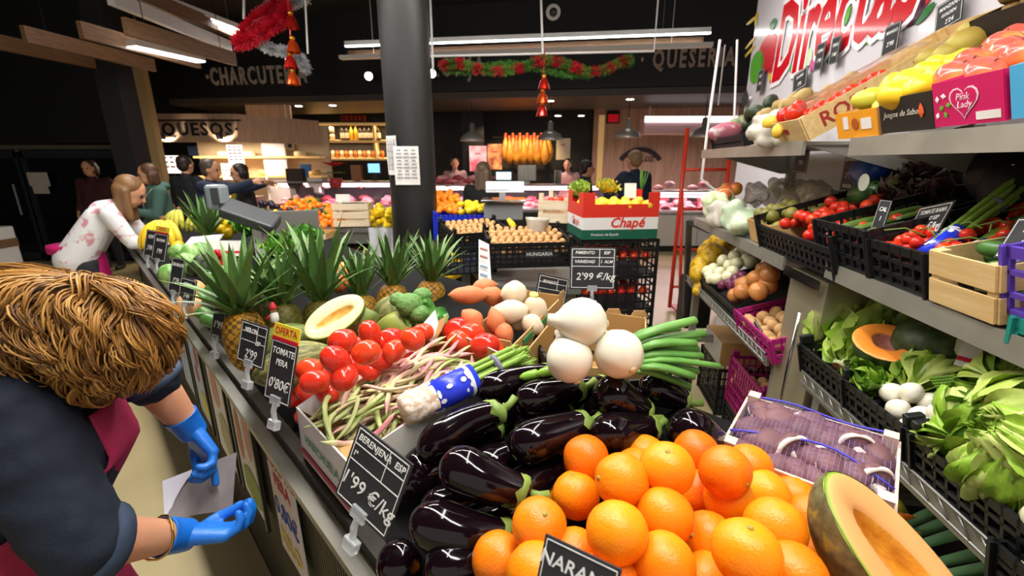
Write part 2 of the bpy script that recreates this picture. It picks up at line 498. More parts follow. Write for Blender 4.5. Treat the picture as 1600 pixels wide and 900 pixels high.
# conical clothes-line rods at the end of the right rack
pipe([on_y(1125, 62, 3.5), on_y(1104, 215, 3.5), on_y(1096, 280, 3.5), on_y(1116, 297, 3.5)], .010, 'bent white rod standing at the far end of the rack')
pipe([on_y(1133, 70, 3.55), on_y(1122, 165, 3.55)], .006, 'thin grey rod behind the bent white rod', M_grey)
pipe([on_y(1152, 62, 3.5), on_y(1147, 190, 3.5)], .008, 'white rod close to the left edge of the banner')

# smoke detector / dome on the ceiling
p = on_y(864, 19, 6.0)
th = thing('ceiling_speaker', 'round white ceiling speaker above the long lit strip', 'speaker', p)
mb = MB(); mb.lathe([(.085, 0), (.085, .05), (.06, .06)], 24, TRS(p, frame((0, -1, -.3)))); part('ring', mb, M_white, th, sharp=40)
mb = MB(); mb.lathe([(.055, .055), (.03, .075), (0, .08)], 20, TRS(p, frame((0, -1, -.3)))); part('grille', mb, M_dsteel, th, sm=1)
mb = MB(); mb.tube([p, p + V((0, .05, .6))], .02, 8); part('stem', mb, M_black, th)

# dark glazed front at the far left with double doors
Y = 7.6
def lp(px, py): return on_y(px, py, Y)
def rect(mb, x0, y0, x1, y1, Yp=Y, th=.05):
    a, b = on_y(x0, y1, Yp), on_y(x1, y0, Yp)
    mb.box(((a.x + b.x) / 2, Yp, (a.z + b.z) / 2), (abs(b.x - a.x), th, abs(b.z - a.z)))
mb = MB(); rect(mb, -60, -50, 150, 222, Y + .1, .1); struct('wall_front', mb, M_black, 'black wall above the glazed entrance at the left')
mb = MB(); a = lp(-60, 230); b = lp(190, 222); mb.box(((a.x + b.x) / 2, Y, a.z), (b.x - a.x, .1, .06)); struct('trim_5', mb, mat('transom', '#5a5148', .5), 'brownish rail above the entrance doors')
M_darkglass = mat('dark_glass', '#0a0c0e', .08, spec=.6)
M_frame = mat('door_frame', '#20262b', .4)
def door(name, x0, x1, label):
    d = thing(name, label, None, lp((x0 + x1) / 2, 400)); d['kind'] = 'structure'
    a, b = lp(x0, 300), lp(x1, 300); zt, zb = lp(x0, 236).z, .0
    mb = MB(); mb.box(((a.x + b.x) / 2, Y + .02, (zt + zb) / 2), (b.x - a.x, .02, zt - zb)); part('pane', mb, M_darkglass, d)
    for x in (a.x, b.x):
        mb = MB(); mb.box((x, Y, (zt + zb) / 2), (.09, .06, zt - zb)); part('stile', mb, M_frame, d)
    for z in (zb + .1, zt - .05):
        mb = MB(); mb.box(((a.x + b.x) / 2, Y, z), (b.x - a.x, .06, .12)); part('frame_rail', mb, M_frame, d)
    mb = MB(); mb.tube([V((b.x - .15, Y - .06, .8)), V((b.x - .15, Y - .06, 1.3))], .015, 8); part('door_handle', mb, M_grey, d)
door('door_1', -50, 44, 'dark glass entrance door at the left edge')
door('door_2', 50, 200, 'dark glass entrance door with paper notices')
M_paper = mat('paper', '#e8e6e2', .7, col2='#dedad4', scale=20)
M_paperd = mat('paper_beige', '#b9aea2', .7)
def notice(c, w, h, label, m=M_paper, n=V((0, -1, 0)), up=V((0, 0, 1)), lines=0, group=None, ink=None):
    x = up.cross(n).normalized(); n = n.normalized(); up = n.cross(x)
    M = axes(x, up, n, c)
    th = thing('paper_notice', label, 'notice', group=group, M=M)
    mb = MB(); mb.grid(lambda u, v: V(((u - .5) * w, (v - .5) * h, .004 * math.sin(u * 5 + v * 3))), 6, 6); part('sheet', mb, m, th, sm=1, w=0)
    ink = ink or mat('ink_grey', '#8d8a90', .8)
    if lines:
        mb = MB()
        for i in range(lines):
            for k in range(3):
                mb.box(((k - 1) * w * .29, h * (.4 - .8 * i / lines), .0075), (w * (.2 + .05 * ((i * 7 + k * 3) % 3 - 1)), h * .3 / lines, .001))
        part('printed_lines', mb, ink, th, w=0)['kind'] = 'stuff'
    return th
a = lp(66, 280); notice(a - V((0, .06, 0)), .34, .22, 'larger pale sheet taped on the dark entrance door', M_paperd)
a = lp(70, 296); notice(a - V((0, .06, 0)), .26, .13, 'smaller pale sheet below another on the entrance door', M_paperd)
# papers on the column
for (px, py, w, h, lb) in ((607, 243, .115, .29, 'narrow white sheet on the column, higher of the two'), (636, 259, .19, .285, 'white price list with faint print on the column')):
    d = on_y(px, py, coly - .19); n = V((d.x - colx, d.y - coly, 0)).normalized()
    p = V((colx, coly, d.z)) + n * .195
    notice(p, w, h, lb, n=n, lines=9 if w > .15 else 14)
# ------------------------------------------------------------------ the stall: corrugated front, steel lip, sloping deck
M_corr = mat('corrugated_bronze', '#5d5a4c', .45, metal=.45, col2='#4d4a3e', scale=3)
M_lip = mat('stall_lip_metal', '#4e4c45', .4, metal=.6, col2='#403e38', scale=12)
T0, T1, DEP = -.88, 4.35, .80
st_ = thing('market_stall', 'long stall with dark corrugated front and sloping produce deck', 'stall', stall((T0 + T1) / 2, .3, 0))
mb = MB(); pitch = .0165; n = int((T1 - T0) / pitch)
pts = []
for i in range(n + 1):
    t = T0 + i * pitch
    pts += [(t, .012), (t + pitch * .3, .012), (t + pitch * .45, .024), (t + pitch * .85, .024)]
vs = []; fs = []
for i, (t, q) in enumerate(pts):
    vs += [stall(t, q, .06), stall(t, q, .935)]
    if i: fs.append([2 * i - 2, 2 * i, 2 * i + 1, 2 * i - 1])
mb.add(vs, fs); part('corrugated_front', mb, M_corr, st_)
mb = MB(); mb.bar(stall(T0, .005, .945), stall(T1, .005, .945), .05, .03, SN); part('front_lip', mb, M_lip, st_)
mb = MB(); mb.bar(stall(T0, -.03, .93), stall(T1, -.03, .93), .02, .03, SN); part('tag_rail', mb, mat('tag_rail', '#6a6860', .3, metal=.6), st_)
mb = MB(); mb.bar(stall(T0, .03, .035), stall(T1, .03, .035), .07, .03, SN); part('plinth', mb, M_black, st_)
for (ta, tb, dp) in ((T0, -.49, .47), (-.49, -.02, .62), (-.02, T1, DEP)):
    mb = MB(); mb.hexa([stall(ta, .02, .93), stall(tb, .02, .93), stall(tb, dp, .93 + .26 * dp), stall(ta, dp, .93 + .26 * dp), stall(ta, .02, .965), stall(tb, .02, .965), stall(tb, dp, deck(dp)), stall(ta, dp, deck(dp))])
    part('deck', mb, mat('deck_black', '#0e0e0e', .8, spec=.2), st_)
    zt = .9 + .26 * dp; mb = MB(); mb.hexa([stall(ta, dp - .03, 0), stall(tb, dp - .03, 0), stall(tb, dp, 0), stall(ta, dp, 0), stall(ta, dp - .03, zt), stall(tb, dp - .03, zt), stall(tb, dp, zt), stall(ta, dp, zt)])
    part('rear_panel', mb, M_dsteel, st_)
for t in (T0, T1):
    mb = MB(); mb.bar(stall(t, .04, .45), stall(t, DEP - .02, .45), .03, .88, (0, 0, 1)); part('end_panel', mb, M_dsteel, st_)

# posters hung on the corrugated front
def poster(t0, t1, z0, z1, label, paint, off=-.004, name='stall_poster', skew=0., sheet=M_paper, frame_m=None):
    """upright sheet on the stall front; local x to the viewer's right, y up"""
    w, h = t1 - t0, z1 - z0
    M = axes(-ST, V((0, 0, 1)), -SN, stall((t0 + t1) / 2, off - .006, (z0 + z1) / 2)) @ Matrix.Rotation(skew, 4, 'Z')
    th = thing(name, label, 'poster', group='posters on the stall front', M=M)
    mb = MB(); mb.box((0, 0, 0), (w, h, .004)); part('sheet', mb, sheet, th, w=0)
    if frame_m:
        for s in (-1, 1):
            mb = MB(); mb.box((s * (w / 2 + .012), 0, .002), (.02, h + .02, .012)); part('frame_strip', mb, frame_m, th, w=0)
    for i, (nm, kind, *a) in enumerate(paint):
        zz = .0026 + .0004 * (i + 1)
        if kind == 'blob':
            cx, cy, rx, ry, m = a; mb = MB()
            mb.add([V((cx * w + rx * w * math.cos(k * .524) * (1 + .12 * math.sin(3 * k)), cy * h + ry * h * math.sin(k * .524), zz)) for k in range(12)], [list(range(12))]); part(nm, mb, m, th, w=0)
        else:
            s, cx, cy, size, m = a
            lettering(th, s, size, m, TRS((cx * w, cy * h, zz)), nm, thick=.0003, bold=.001)
    return th
M_red = mat('marker_red', '#c8102e', .6); M_blue = mat('marker_blue', '#1c4fb5', .6); M_yel = mat('marker_yellow', '#e6cf2e', .6)
M_pgreen = mat('print_green', '#7d9a3a', .5); M_ppink = mat('print_pink', '#c98f84', .5); M_pyel = mat('print_yellow', '#d6cf5a', .5)
M_pblue = mat('print_blue', '#aebfdc', .5); M_porange = mat('print_orange', '#b5694a', .5); M_pred = mat('print_red', '#b8403a', .5)
pp = on_z  # poster spans found where the view line meets the front plane
def front_t(px, py):
    d = ray(px, py); o = V((0, 0, EYE)); q = o + d * ((SO - o).dot(SN) / d.dot(SN)); return (q - SO).dot(ST), q.z
poster(.33, .56, .5, .88, 'handwritten poster reading TOMATE PERA 0,80 on the stall front', [
    ('lettering', 'text', 'TOMATE', 0, .36, .062, M_red), ('lettering', 'text', 'PERA', 0, .2, .06, M_red),
    ('lettering', 'text', '0,80€', 0, -.06, .085, M_blue), ('lettering', 'text', 'KILO', 0, -.33, .08, M_yel)], skew=.05)
poster(.73, 1.0, .44, .89, 'poster of pale roots with green tops, next to the handwritten one', [
    ('print_patch', 'blob', .2, .2, .16, .22, M_ppink), ('print_patch', 'blob', -.25, .1, .13, .24, M_porange),
    ('print_patch', 'blob', .05, -.3, .42, .17, M_pgreen)], frame_m=M_dsteel)
poster(1.1, 1.42, .42, .9, 'poster with pink and sandy fruit print, mid stall front', [
    ('print_patch', 'blob', -.1, .2, .22, .2, M_ppink), ('print_patch', 'blob', .1, -.2, .3, .2, mat('print_sand', '#b3a684', .5))], frame_m=M_dsteel)
poster(1.55, 1.85, .42, .88, 'pale blue poster with red and yellow fruit print', [
    ('print_patch', 'blob', .1, .25, .14, .12, M_pred), ('print_patch', 'blob', -.1, .02, .14, .1, M_pred), ('print_patch', 'blob', .1, -.3, .3, .15, M_pyel)],
    sheet=mat('paper_blue', '#b9c9e2', .6), frame_m=M_dsteel)
poster(1.95, 2.3, .42, .86, 'pale blue poster at the far part of the stall front', [('print_patch', 'blob', 0, .1, .25, .2, M_pblue)], sheet=mat('paper_blue', '#b9c9e2', .6), frame_m=M_dsteel)
poster(-.16, .03, .3, .68, 'white sheet at the foot of the stall under the bean carton', [('lettering', 'text', '1€', 0, .2, .09, M_yel)], skew=.05)

# ------------------------------------------------------------------ chalk price tags
M_slate = mat('slate_board', '#26272a', .5, col2='#303134', scale=20)
M_chalk = mat('chalk', '#e9e9e6', .8)
M_clip = mat('clear_clip', '#e8eef2', .15, trans=.6, alpha=.75)
def price_tag(M, w, h, lines, label, clip=True, top=None, group='chalk price tags', border=True, table=False, stake=False):
    """local x right, y up (0 = lower edge), z towards the reader; lines = (text, x, y, size)"""
    th = thing('price_tag', label, 'price tag', group=group, M=M)
    mb = MB(); mb.box((0, h / 2, 0), (w, h, .003)); part('board', mb, M_slate, th, w=0)
    if border:
        mb = MB(); g = .04 * w; lw = .012 * w; z = .0018
        for (cx, cy, sx, sy) in ((0, g, w - 2 * g, lw), (0, h - g, w - 2 * g, lw), (-w / 2 + g, h / 2, lw, h - 2 * g), (w / 2 - g, h / 2, lw, h - 2 * g)):
            mb.box((cx, cy, z), (sx, sy, .0006))
        if table:
            for (cx, cy, sx, sy) in ((0, h * .55, w - 2 * g, lw), (0, h * .76, w - 2 * g, lw), (w * .14, h * .75, lw, h * .4)): mb.box((cx, cy, z), (sx, sy, .0006))
        part('chalk_border', mb, M_chalk, th, w=0)
    for (s, x, y, size) in lines:
        lettering(th, s, size * h, M_chalk, TRS((x * w, y * h, .0019)), shear=.15, thick=.0003, bold=.0002)
    if top:
        mb = MB(); mb.box((0, h + .018, 0), (w, .036, .003)); part('offer_strip', mb, top, th, w=0)
        mb = MB(); mb.box((0, h + .003, .0018), (w, .008, .001)); part('red_strip', mb, M_red, th, w=0)
        lettering(th, 'OFERTA', .022, M_red, TRS((0, h + .021, .0019)), thick=.0003)
    if clip:
        mb = MB(); mb.box((0, .004, .004), (.034, .02, .007), bev=.002); part('clip_jaw', mb, M_clip, th, w=0)
        mb = MB(); mb.tube([V((0, 0, .002)), V((0, -.02, .004)), V((.003, -.04, .0))], .006, 8); part('clip_stem', mb, M_clip, th, w=0)
        mb = MB(); mb.box((.003, -.05, .0), (.03, .022, .016), bev=.003); part('clip_foot', mb, M_clip, th, w=0)
    if stake:
        mb = MB(); mb.add([V((-.012, 0, -.003)), V((.012, 0, -.003)), V((.004, -.09, -.003)), V((-.004, -.09, -.003)), V((-.012, 0, -.006)), V((.012, 0, -.006)), V((.004, -.09, -.006)), V((-.004, -.09, -.006))],
                          [[0, 1, 2, 3], [7, 6, 5, 4], [0, 4, 5, 1], [2, 6, 7, 3], [1, 5, 6, 2], [0, 3, 7, 4]]); part('stake', mb, M_dsteel, th, w=0)
    return th
def tag_frame(loc, right, lean=.35, twist=0.):
    """tag standing along RIGHT, leaning back by lean (rad)"""
    x = V(right).normalized(); b = V((0, 0, 1)).cross(x).normalized()     # b points behind the tag
    up = V((0, 0, 1)) * math.cos(lean) + b * math.sin(lean)
    z = x.cross(up); return axes(x, up, z, loc) @ Matrix.Rotation(twist, 4, 'Z')
def edge_tag(px, py, w, h, lines, label, z=.99, lean=.3, yaw=.25, nf=-.04, tw=0., **k):
    """tag clipped on the stall edge, foot at pixel (px,py)"""
    d = ray(px, py); o = V((0, 0, EYE)); p = o + d * ((SO + SN * nf - o).dot(SN) / d.dot(SN)); r = Matrix.Rotation(yaw, 3, 'Z') @ (-ST)
    return price_tag(tag_frame(p, r, lean, tw), w, h, lines, label, **k)
edge_tag(562, 806, .13, .13, [('BERENJENA  ESP', 0, .86, .12), ('1ª', -.4, .64, .1), ("1'99 €/kg", 0, .3, .26)], "black chalk tag reading BERENJENA 1'99 in front of the aubergines", z=1.0, table=True, tw=-.2, lean=.35)
edge_tag(432, 628, .095, .135, [('TOMATE', 0, .82, .15), ('PERA', 0, .64, .14), ("0'80€", 0, .28, .24)], 'tall chalk tag with yellow offer strip beside the plum tomatoes', z=1.01, top=M_yel)
edge_tag(390, 570, .12, .105, [('MELON', -.1, .8, .16), ('ESP', .2, .55, .14), ("2'99", 0, .24, .3)], "chalk tag reading 2'99 leaning on the pineapple", z=1.02, table=True)
edge_tag(338, 530, .075, .13, [('PIÑA', 0, .8, .18), ("1'99", 0, .35, .25)], 'narrow chalk tag with a yellow top beside the big orange pineapple', z=1.0, top=M_yel)
edge_tag(290, 474, .13, .1, [('PEPINO', 0, .75, .2), ("1'49", 0, .3, .3)], 'chalk tag beside the cucumbers', z=1.0)
edge_tag(272, 458, .12, .16, [('CALABACIN', 0, .8, .13), ("1'29", 0, .35, .22)], 'tall chalk tag by the green melons', z=.99)
edge_tag(247, 408, .15, .14, [('PLATANO', 0, .75, .15), ("1'99", 0, .35, .25)], 'chalk tag standing by the banana bunch', z=.99, top=M_yel)
edge_tag(232, 402, .14, .16, [('KIWI', 0, .75, .2), ("2'49", 0, .35, .25)], "chalk tag at the stall end by the stooping vendor's hand", z=.98)
edge_tag(880, 1015, .085, .1, [('NARANJA', 0, .78, .2), ("1'20", 0, .35, .3)], 'chalk tag reading NARANJA in front of the oranges', z=1.06, lean=.4, nf=.0)
# two tags behind
p = at(925, 452, 1.55)
price_tag(tag_frame(p, (1, -.06, 0), .12), .155, .145, [('PIMIENTO', -.18, .87, .1), ('ESP', .3, .87, .1), ('VARIEDAD', -.18, .66, .1), ('I  ALM', .3, .66, .1), ("2'99 €/kg", .06, .3, .24)],
          "chalk tag reading PIMIENTO 2'99 on a clip before the crate stack", table=True)
p = at(858, 478, 1.5)
price_tag(tag_frame(p, (.8, .25, -.45), .25), .13, .1, [('BONIATO', -.1, .78, .14), ('I', -.4, .4, .14)], 'blank-priced chalk tag tilted behind the pale roots', table=True, clip=False)
# ------------------------------------------------------------------ produce: shared builders
def smoothball(r, squash=1., dim=.0, wob=.02, seed=0, seg=20, rings=14, point=0.):
    mb = MB(); o = V((seed * 3.1, seed * 1.7, 0))
    def fn(d):
        q = 1 + wob * noise.noise(d * 1.3 + o)
        pz = abs(d.z)
        if dim and pz > .86: q -= dim * ((pz - .86) / .14) ** 1.5
        if point and d.z > .6: q += point * ((d.z - .6) / .4) ** 2
        return q
    mb.ball((0, 0, 0), (r, r, r * squash), seg, rings, fn=fn); return mb
M_orange = mat('orange_peel', '#f58f0e', .38, col2='#ee7d05', scale=9, bump=.25, bscale=260, rnd=.07, hue=.012, sss=.08, spec=.45)
M_scar = mat('stem_scar', '#9a8a3c', .7)
ORANGE = []
for k in range(4):
    me = smoothball(.0405, .96 + .02 * k, .05, .035, k, 22, 16).mesh(M_orange)
    mb = MB(); mb.lathe([(.0042, -.001), (.0036, .0012), (0, .0016)], 8, TRS((0, 0, .0405 * (.96 + .02 * k) * .955))); sc = mb.mesh(M_scar)
    ORANGE.append([('peel', me, None), ('stem_scar', sc, None)])
ORD = ['leftmost'] + [w_ + ' from the left' for w_ in 'second third fourth fifth sixth seventh eighth ninth tenth eleventh twelfth'.split()]
def rowlab(pts, bands, fmt):
    """a label for each piece of a heap from its row (counted from the back) and its place in the row"""
    row = [sum(p[1] > b for b in bands) for p in pts]; nm = ['back', 'second', 'third', 'fourth', 'fifth', 'sixth'][:len(bands)] + ['front']
    return [fmt % (ORD[sum(row[j] == row[i] and pts[j][0] < p[0] for j in range(len(pts)))], nm[row[i]]) for i, p in enumerate(pts)]
ORP = []; OL = [(842, 820, 86), (900, 773, 74), (913, 724, 66), (972, 750, 83), (963, 832, 97), (1042, 732, 83), (1038, 807, 88), (1087, 708, 70), (1133, 737, 80), (1138, 780, 78),
        (1090, 772, 74), (1107, 843, 84), (1166, 864, 104), (1195, 772, 74), (1211, 825, 90), (898, 872, 88), (1037, 882, 98), (779, 874, 84), (864, 766, 66), (1008, 714, 68), (818, 903, 78), (955, 912, 88),
        (1262, 868, 84), (1268, 812, 78), (1105, 912, 92), (1230, 905, 90), (1240, 780, 72), (1170, 730, 70), (700, 905, 74), (870, 925, 84), (760, 925, 78), (1175, 940, 95)]
ol = rowlab(OL, (745, 792, 842, 892), 'bright orange, %s in the %s row of the front pile')
for k, (px, py, d) in enumerate(OL):
    Z = .081 * FPX / d; p = at(px, py, Z); ORP.append(p)
    spawn('orange', ORANGE[k % 4], TRS(p, rrot()), ol[k], 'orange', 'front pile of oranges')
n0 = 0
for layer, zz in enumerate((1.115, 1.06)):
    for i in range(8):
        for j in range(5):
            p = stall(-.36 - i * .082 - .04 * layer, .05 + j * .082 + .03 * (i % 2), zz + .1 * j * .09)
            if (p.xy - at(1370, 850, .6).xy).length < .12 or any((p - q_).length < .058 for q_ in ORP): continue
            ORP.append(p)
            spawn('orange', ORANGE[(i + j) % 4], TRS(p, rrot()), 'orange half hidden in the lower layers of the front pile', 'orange', 'front pile of oranges'); n0 += 1

# aubergines
M_egg = mat('aubergine_skin', '#0d060a', .09, col2='#14080e', scale=5, spec=.5)
M_calyx = mat('aubergine_calyx', '#6f8a3a', .5, col2='#8aa04c', scale=30)
def aubergine(a, b, R, bend=0., up=(0, 0, 1), label='', fat=.38, seed=0):
    a, b = V(a), V(b); L = (b - a).length; x = (b - a).normalized(); z = V(up) - x * V(up).dot(x); z.normalize(); y = z.cross(x)
    M = axes(x, y, z, a); th = thing('aubergine', label, 'aubergine', group='aubergines heaped on the stall', M=M)
    def spine(s): return V((s * L, bend * L * math.sin(PI * s) * .6, .0)) 
    def rad(s):
        if s < .3: return R * math.sqrt(max(0, 1 - ((.3 - s) / .3) ** 2.1))
        q = (s - .3) / .7; return R * (1 - .42 * q ** 1.4) * (1 if q < .93 else math.sqrt(max(0, 1 - ((q - .93) / .07) ** 2 * .6)))
    S = [0, .012, .035, .07, .12, .19, .28, .38, .5, .62, .74, .85, .93, .97, 1]
    mb = MB(); mb.tube([spine(s) for s in S], [max(rad(s), .0004) for s in S], 20); part('body', mb, M_egg, th, sm=1, w=0)
    mb = MB(); sp = [.84, .9, .96, 1.0, 1.02]; seg = 15; vs = []
    for i, s in enumerate(sp):
        c = spine(min(s, 1.)); c.x = s * L; r = (rad(min(s, .99)) if s < 1 else rad(.97) * .55) + .0022
        if i == 4: r = .008
        for k in range(seg):
            ang = 2 * PI * k / seg; sh = (1 if k % 3 == 0 else 0) if i == 0 else 1
            cc = c + V((0 if i or sh else .055 * L, 0, 0)); rr = r if i or sh else rad(.92) + .0022
            vs.append(cc + V((0, math.cos(ang) * rr, math.sin(ang) * rr)))
    mb.add(vs, [[i * seg + k, i * seg + (k + 1) % seg, (i + 1) * seg + (k + 1) % seg, (i + 1) * seg + k] for i in range(4) for k in range(seg)]); part('calyx', mb, M_calyx, th, sm=1, w=0)
    mb = MB(); e = spine(1.); mb.tube([e + V((.0, 0, 0)), e + V((.018, .002, .003)), e + V((.034, .006, .009))], [.009, .0075, .0085], 8); part('stem', mb, M_calyx, th, sm=1, w=0)
EGG = [((656, 716, .87), (787, 640, .92), .040, .22, 'long curved aubergine lying beside the bean carton'),
       ((690, 716, .77), (826, 772, .76), .042, -.1, 'fat aubergine mirroring the oranges, third row from the front'),
       ((642, 806, .73), (800, 838, .74), .041, -.12, 'aubergine just behind the leftmost oranges'),
       ((662, 888, .69), (770, 872, .71), .037, 0, 'aubergine at the very bottom edge beside the oranges'),
       ((606, 872, .74), (650, 890, .8), .036, 0, 'aubergine at the stall corner under the chalk tag'),
       ((796, 706, .82), (922, 660, .88), .0415, .05, 'glossy aubergine with a pale green stem in the centre of the heap'),
       ((806, 632, .93), (912, 606, .99), .039, .05, 'aubergine below the asparagus tips, left of the onions'),
       ((932, 604, .90), (1012, 650, .92), .043, 0, 'short round aubergine directly under the onions'),
       ((930, 684, .82), (1022, 668, .90), .040, .05, 'aubergine resting above the hindmost oranges'),
       ((1058, 664, .84), (1128, 700, .92), .046, 0, 'round dark aubergine at the right end of the heap'),
       ((742, 612, .99), (868, 582, 1.06), .037, .05, 'aubergine at the back by the blue asparagus wrapper'),
       ((1000, 598, .97), (1074, 628, .98), .036, 0, 'aubergine under the spring onion leaves with a light stem'),
       ((640, 750, .86), (700, 690, .98), .036, .1, 'half hidden aubergine behind the chalk tag'),
       ]
for i, (a, b, R, bd, lb) in enumerate(EGG):
    aubergine(at(*a), at(*b), R, bd, label=lb, seed=i)
for i in range(3):
    for j in range(4):
        a = stall(-.08 - .095 * i, .06 + .12 * j, 1.045 + .03 * j); aubergine(a, a + (V((.13, .05, .01)) if i % 2 else V((.12, .08, .0))), .037, label='aubergine in the dark lower layer of the heap')

# big spring onions with cut leaves
M_onionw = mat('white_onion', '#e2dccb', .3, col2='#d6d2b4', scale=7, stretch=(1, 1, .25), sss=.1, coat=.1)
M_root = mat('onion_root', '#c8a878', .8)
M_leek = mat('onion_leaf', '#3a7428', .4, col2='#76a650', scale=6, stretch=(1, 1, .2), lo=.3, hi=.7, rnd=.12)
def spring_onion(c, R, axis, label, stalks):
    x = V(axis).normalized(); M = TRS(c, frame(x)); th = thing('spring_onion', label, 'spring onion', group='big white spring onions', M=M)
    mb = MB(); mb.lathe([(.0, -R * 1.02), (R * .12, -R * 1.0), (R * .45, -R * .88), (R * .8, -R * .6), (R * .98, -R * .2), (R, R * .1), (R * .9, R * .45), (R * .68, R * .75), (R * .4, R * .98), (R * .26, R * 1.15), (R * .25, R * 1.4), (0, R * 1.4)], 28, rad=lambda a, i: 1 + .012 * math.sin(6 * a))
    part('bulb', mb, M_onionw, th, sm=1, w=0)
    mb = MB(); mb.lathe([(R * .16, -R * 1.0), (R * .13, -R * 1.07), (0, -R * 1.09)], 12); part('root_disc', mb, M_root, th, sm=1, w=0)
    for (px, py, Z, px2, py2, Z2, r) in stalks:
        a, b = at(px, py, Z), at(px2, py2, Z2); mid = (a + b) / 2 + V((0, 0, .008))
        mb = MB(); mb.tube([a, a.lerp(mid, .5) + V((0, 0, .004)), mid, b.lerp(mid, .4), b], [r * .8, r, r * 1.05, r, r * .95], 10, flat=.7); part('leaf_stalk', mb, M_leek, th, sm=1)
spring_onion(at(910, 503, .90), .050, (-.9, -.1, .1), 'big white spring onion on top of the two others', [])
spring_onion(at(890, 562, .89), .0465, (-.2, .5, .55), 'big white spring onion at the lower left of the three', [])
spring_onion(at(967, 553, .88), .0485, (-.35, .9, .3), 'big white spring onion at the right with brown root end', [
    (985, 535, .95, 1086, 500, .97, .0125), (985, 548, .96, 1100, 520, .98, .0125), (1000, 545, .93, 1086, 536, .95, .0115),
    (990, 560, .93, 1096, 556, .95, .011), (1000, 566, .92, 1124, 572, .93, .0085), (1000, 575, .91, 1084, 588, .91, .011),
    (990, 580, .93, 1078, 604, .93, .010), (985, 530, .99, 1060, 512, 1.02, .012), (1000, 550, .98, 1090, 545, 1.0, .011), (990, 570, .96, 1090, 580, .97, .011),
    (1000, 535, 1.0, 1092, 528, 1.02, .011)])
M_gpep = mat('green_pepper', '#7cae2e', .3, col2='#93bf45', scale=12)
for (a, b, lb) in (((838, 585, .97), (872, 575, .98), 'slim green pepper left of the onions'), ((862, 572, .99), (868, 540, 1.0), 'slim green pepper peeping out between the onions and the carton'), ((812, 590, 1.0), (845, 583, 1.0), 'slim green pepper above the back aubergine')):
    p, q = at(*a), at(*b); mb = MB(); mb.tube([p.lerp(q, s) for s in (0, .2, .5, .8, 1)], [.003, .009, .011, .0115, .004], 10)
    th = thing('green_pepper', lb, 'pepper', p, 'slim green peppers'); part('pod', mb, M_gpep, th, sm=1)
    mb = MB(); mb.tube([q, q + (q - p).normalized() * .02], .003, 6); part('stalk', mb, M_calyx, th, sm=1)

# cartons
M_kraft = mat('kraft_board', '#c39a62', .75, col2='#b58c55', scale=10)
M_kraftin = mat('kraft_inner', '#b98f55', .8)
M_boxwhite = mat('white_board', '#dcd8d2', .7, col2='#d0cbc4', scale=10)
def carton(name, corners, hgt, mats, label, group=None, th_=.004, hts=None, extra=True):
    """corners: four top corners (world, ccw); walls drop hgt along the deck normal; mats (outer, inner)"""
    c = [V(p) for p in corners]; dn = V((0, 0, -1)); cen = sum(c, V()) / 4
    th = thing(name, label, 'carton', cen + dn * hgt, group)
    for i in range(4):
        a, b = c[i], c[(i + 1) % 4]; inn = (cen - (a + b) / 2); inn.z = 0; inn.normalize(); inn *= th_
        ha = hts[i] if hts else 0
        mb = MB(); mb.mi(0).hexa([a + dn * hgt, b + dn * hgt, b + dn * hgt + inn, a + dn * hgt + inn, a, b, b + inn, a + inn]); mb.m[0:6] = [0, 0, 0, 0, 1, 0]
        part('side_panel', mb, mats, th)
    mb = MB(); mb.hexa([p + dn * hgt for p in c] + [p + dn * (hgt - th_) for p in c]); part('base', mb, [mats[1]], th)
    return th
bt = lambda t, n, h: stall(t, n, deck(n) + h)
bc = carton('bean_carton', [bt(-.03, .0, .135), bt(.245, .0, .135), bt(.275, .41, .125), bt(-.03, .41, .12)], .13, [M_boxwhite, M_kraftin], 'open white and brown carton filled with pink-streaked beans')
M_pgr = mat('box_print_green', '#3c8a52', .7); M_prd = mat('box_print_red', '#b5404a', .7)
mb = MB(); mb.bar(bt(-.02, -.003, .03), bt(.235, -.003, .03), .012, .002, SN); part('red_print_stripe', mb, M_prd, bc)
for s, t0, z, m_ in (('HABICHUELA', .11, .075, M_pgr),):
    lettering(bc, s, .03, m_, mw(bc).inverted() @ axes(-ST, V((0, 0, 1)), -SN, stall(t0, -.003, deck(0) + z)), thick=.0003)
# folded corner flaps
for (p, q, r, m_) in ((bt(.245, .0, .135), bt(.235, .075, .15), bt(.19, .03, .105), M_boxwhite), (bt(-.03, .0, .135), bt(.05, .012, .125), bt(.0, .07, .12), M_kraft),
                      (bt(.275, .41, .125), bt(.2, .40, .17), bt(.22, .36, .10), M_kraft), (bt(.27, .33, .128), bt(.272, .41, .165), bt(.22, .37, .10), M_boxwhite)):
    mb = MB(); n_ = (q - p).cross(r - p).normalized() * .003; mb.prism([p, q, (q + r) / 2 + (q + r - 2 * p) * .08, r], n_); part('corner_flap', mb, m_, bc)

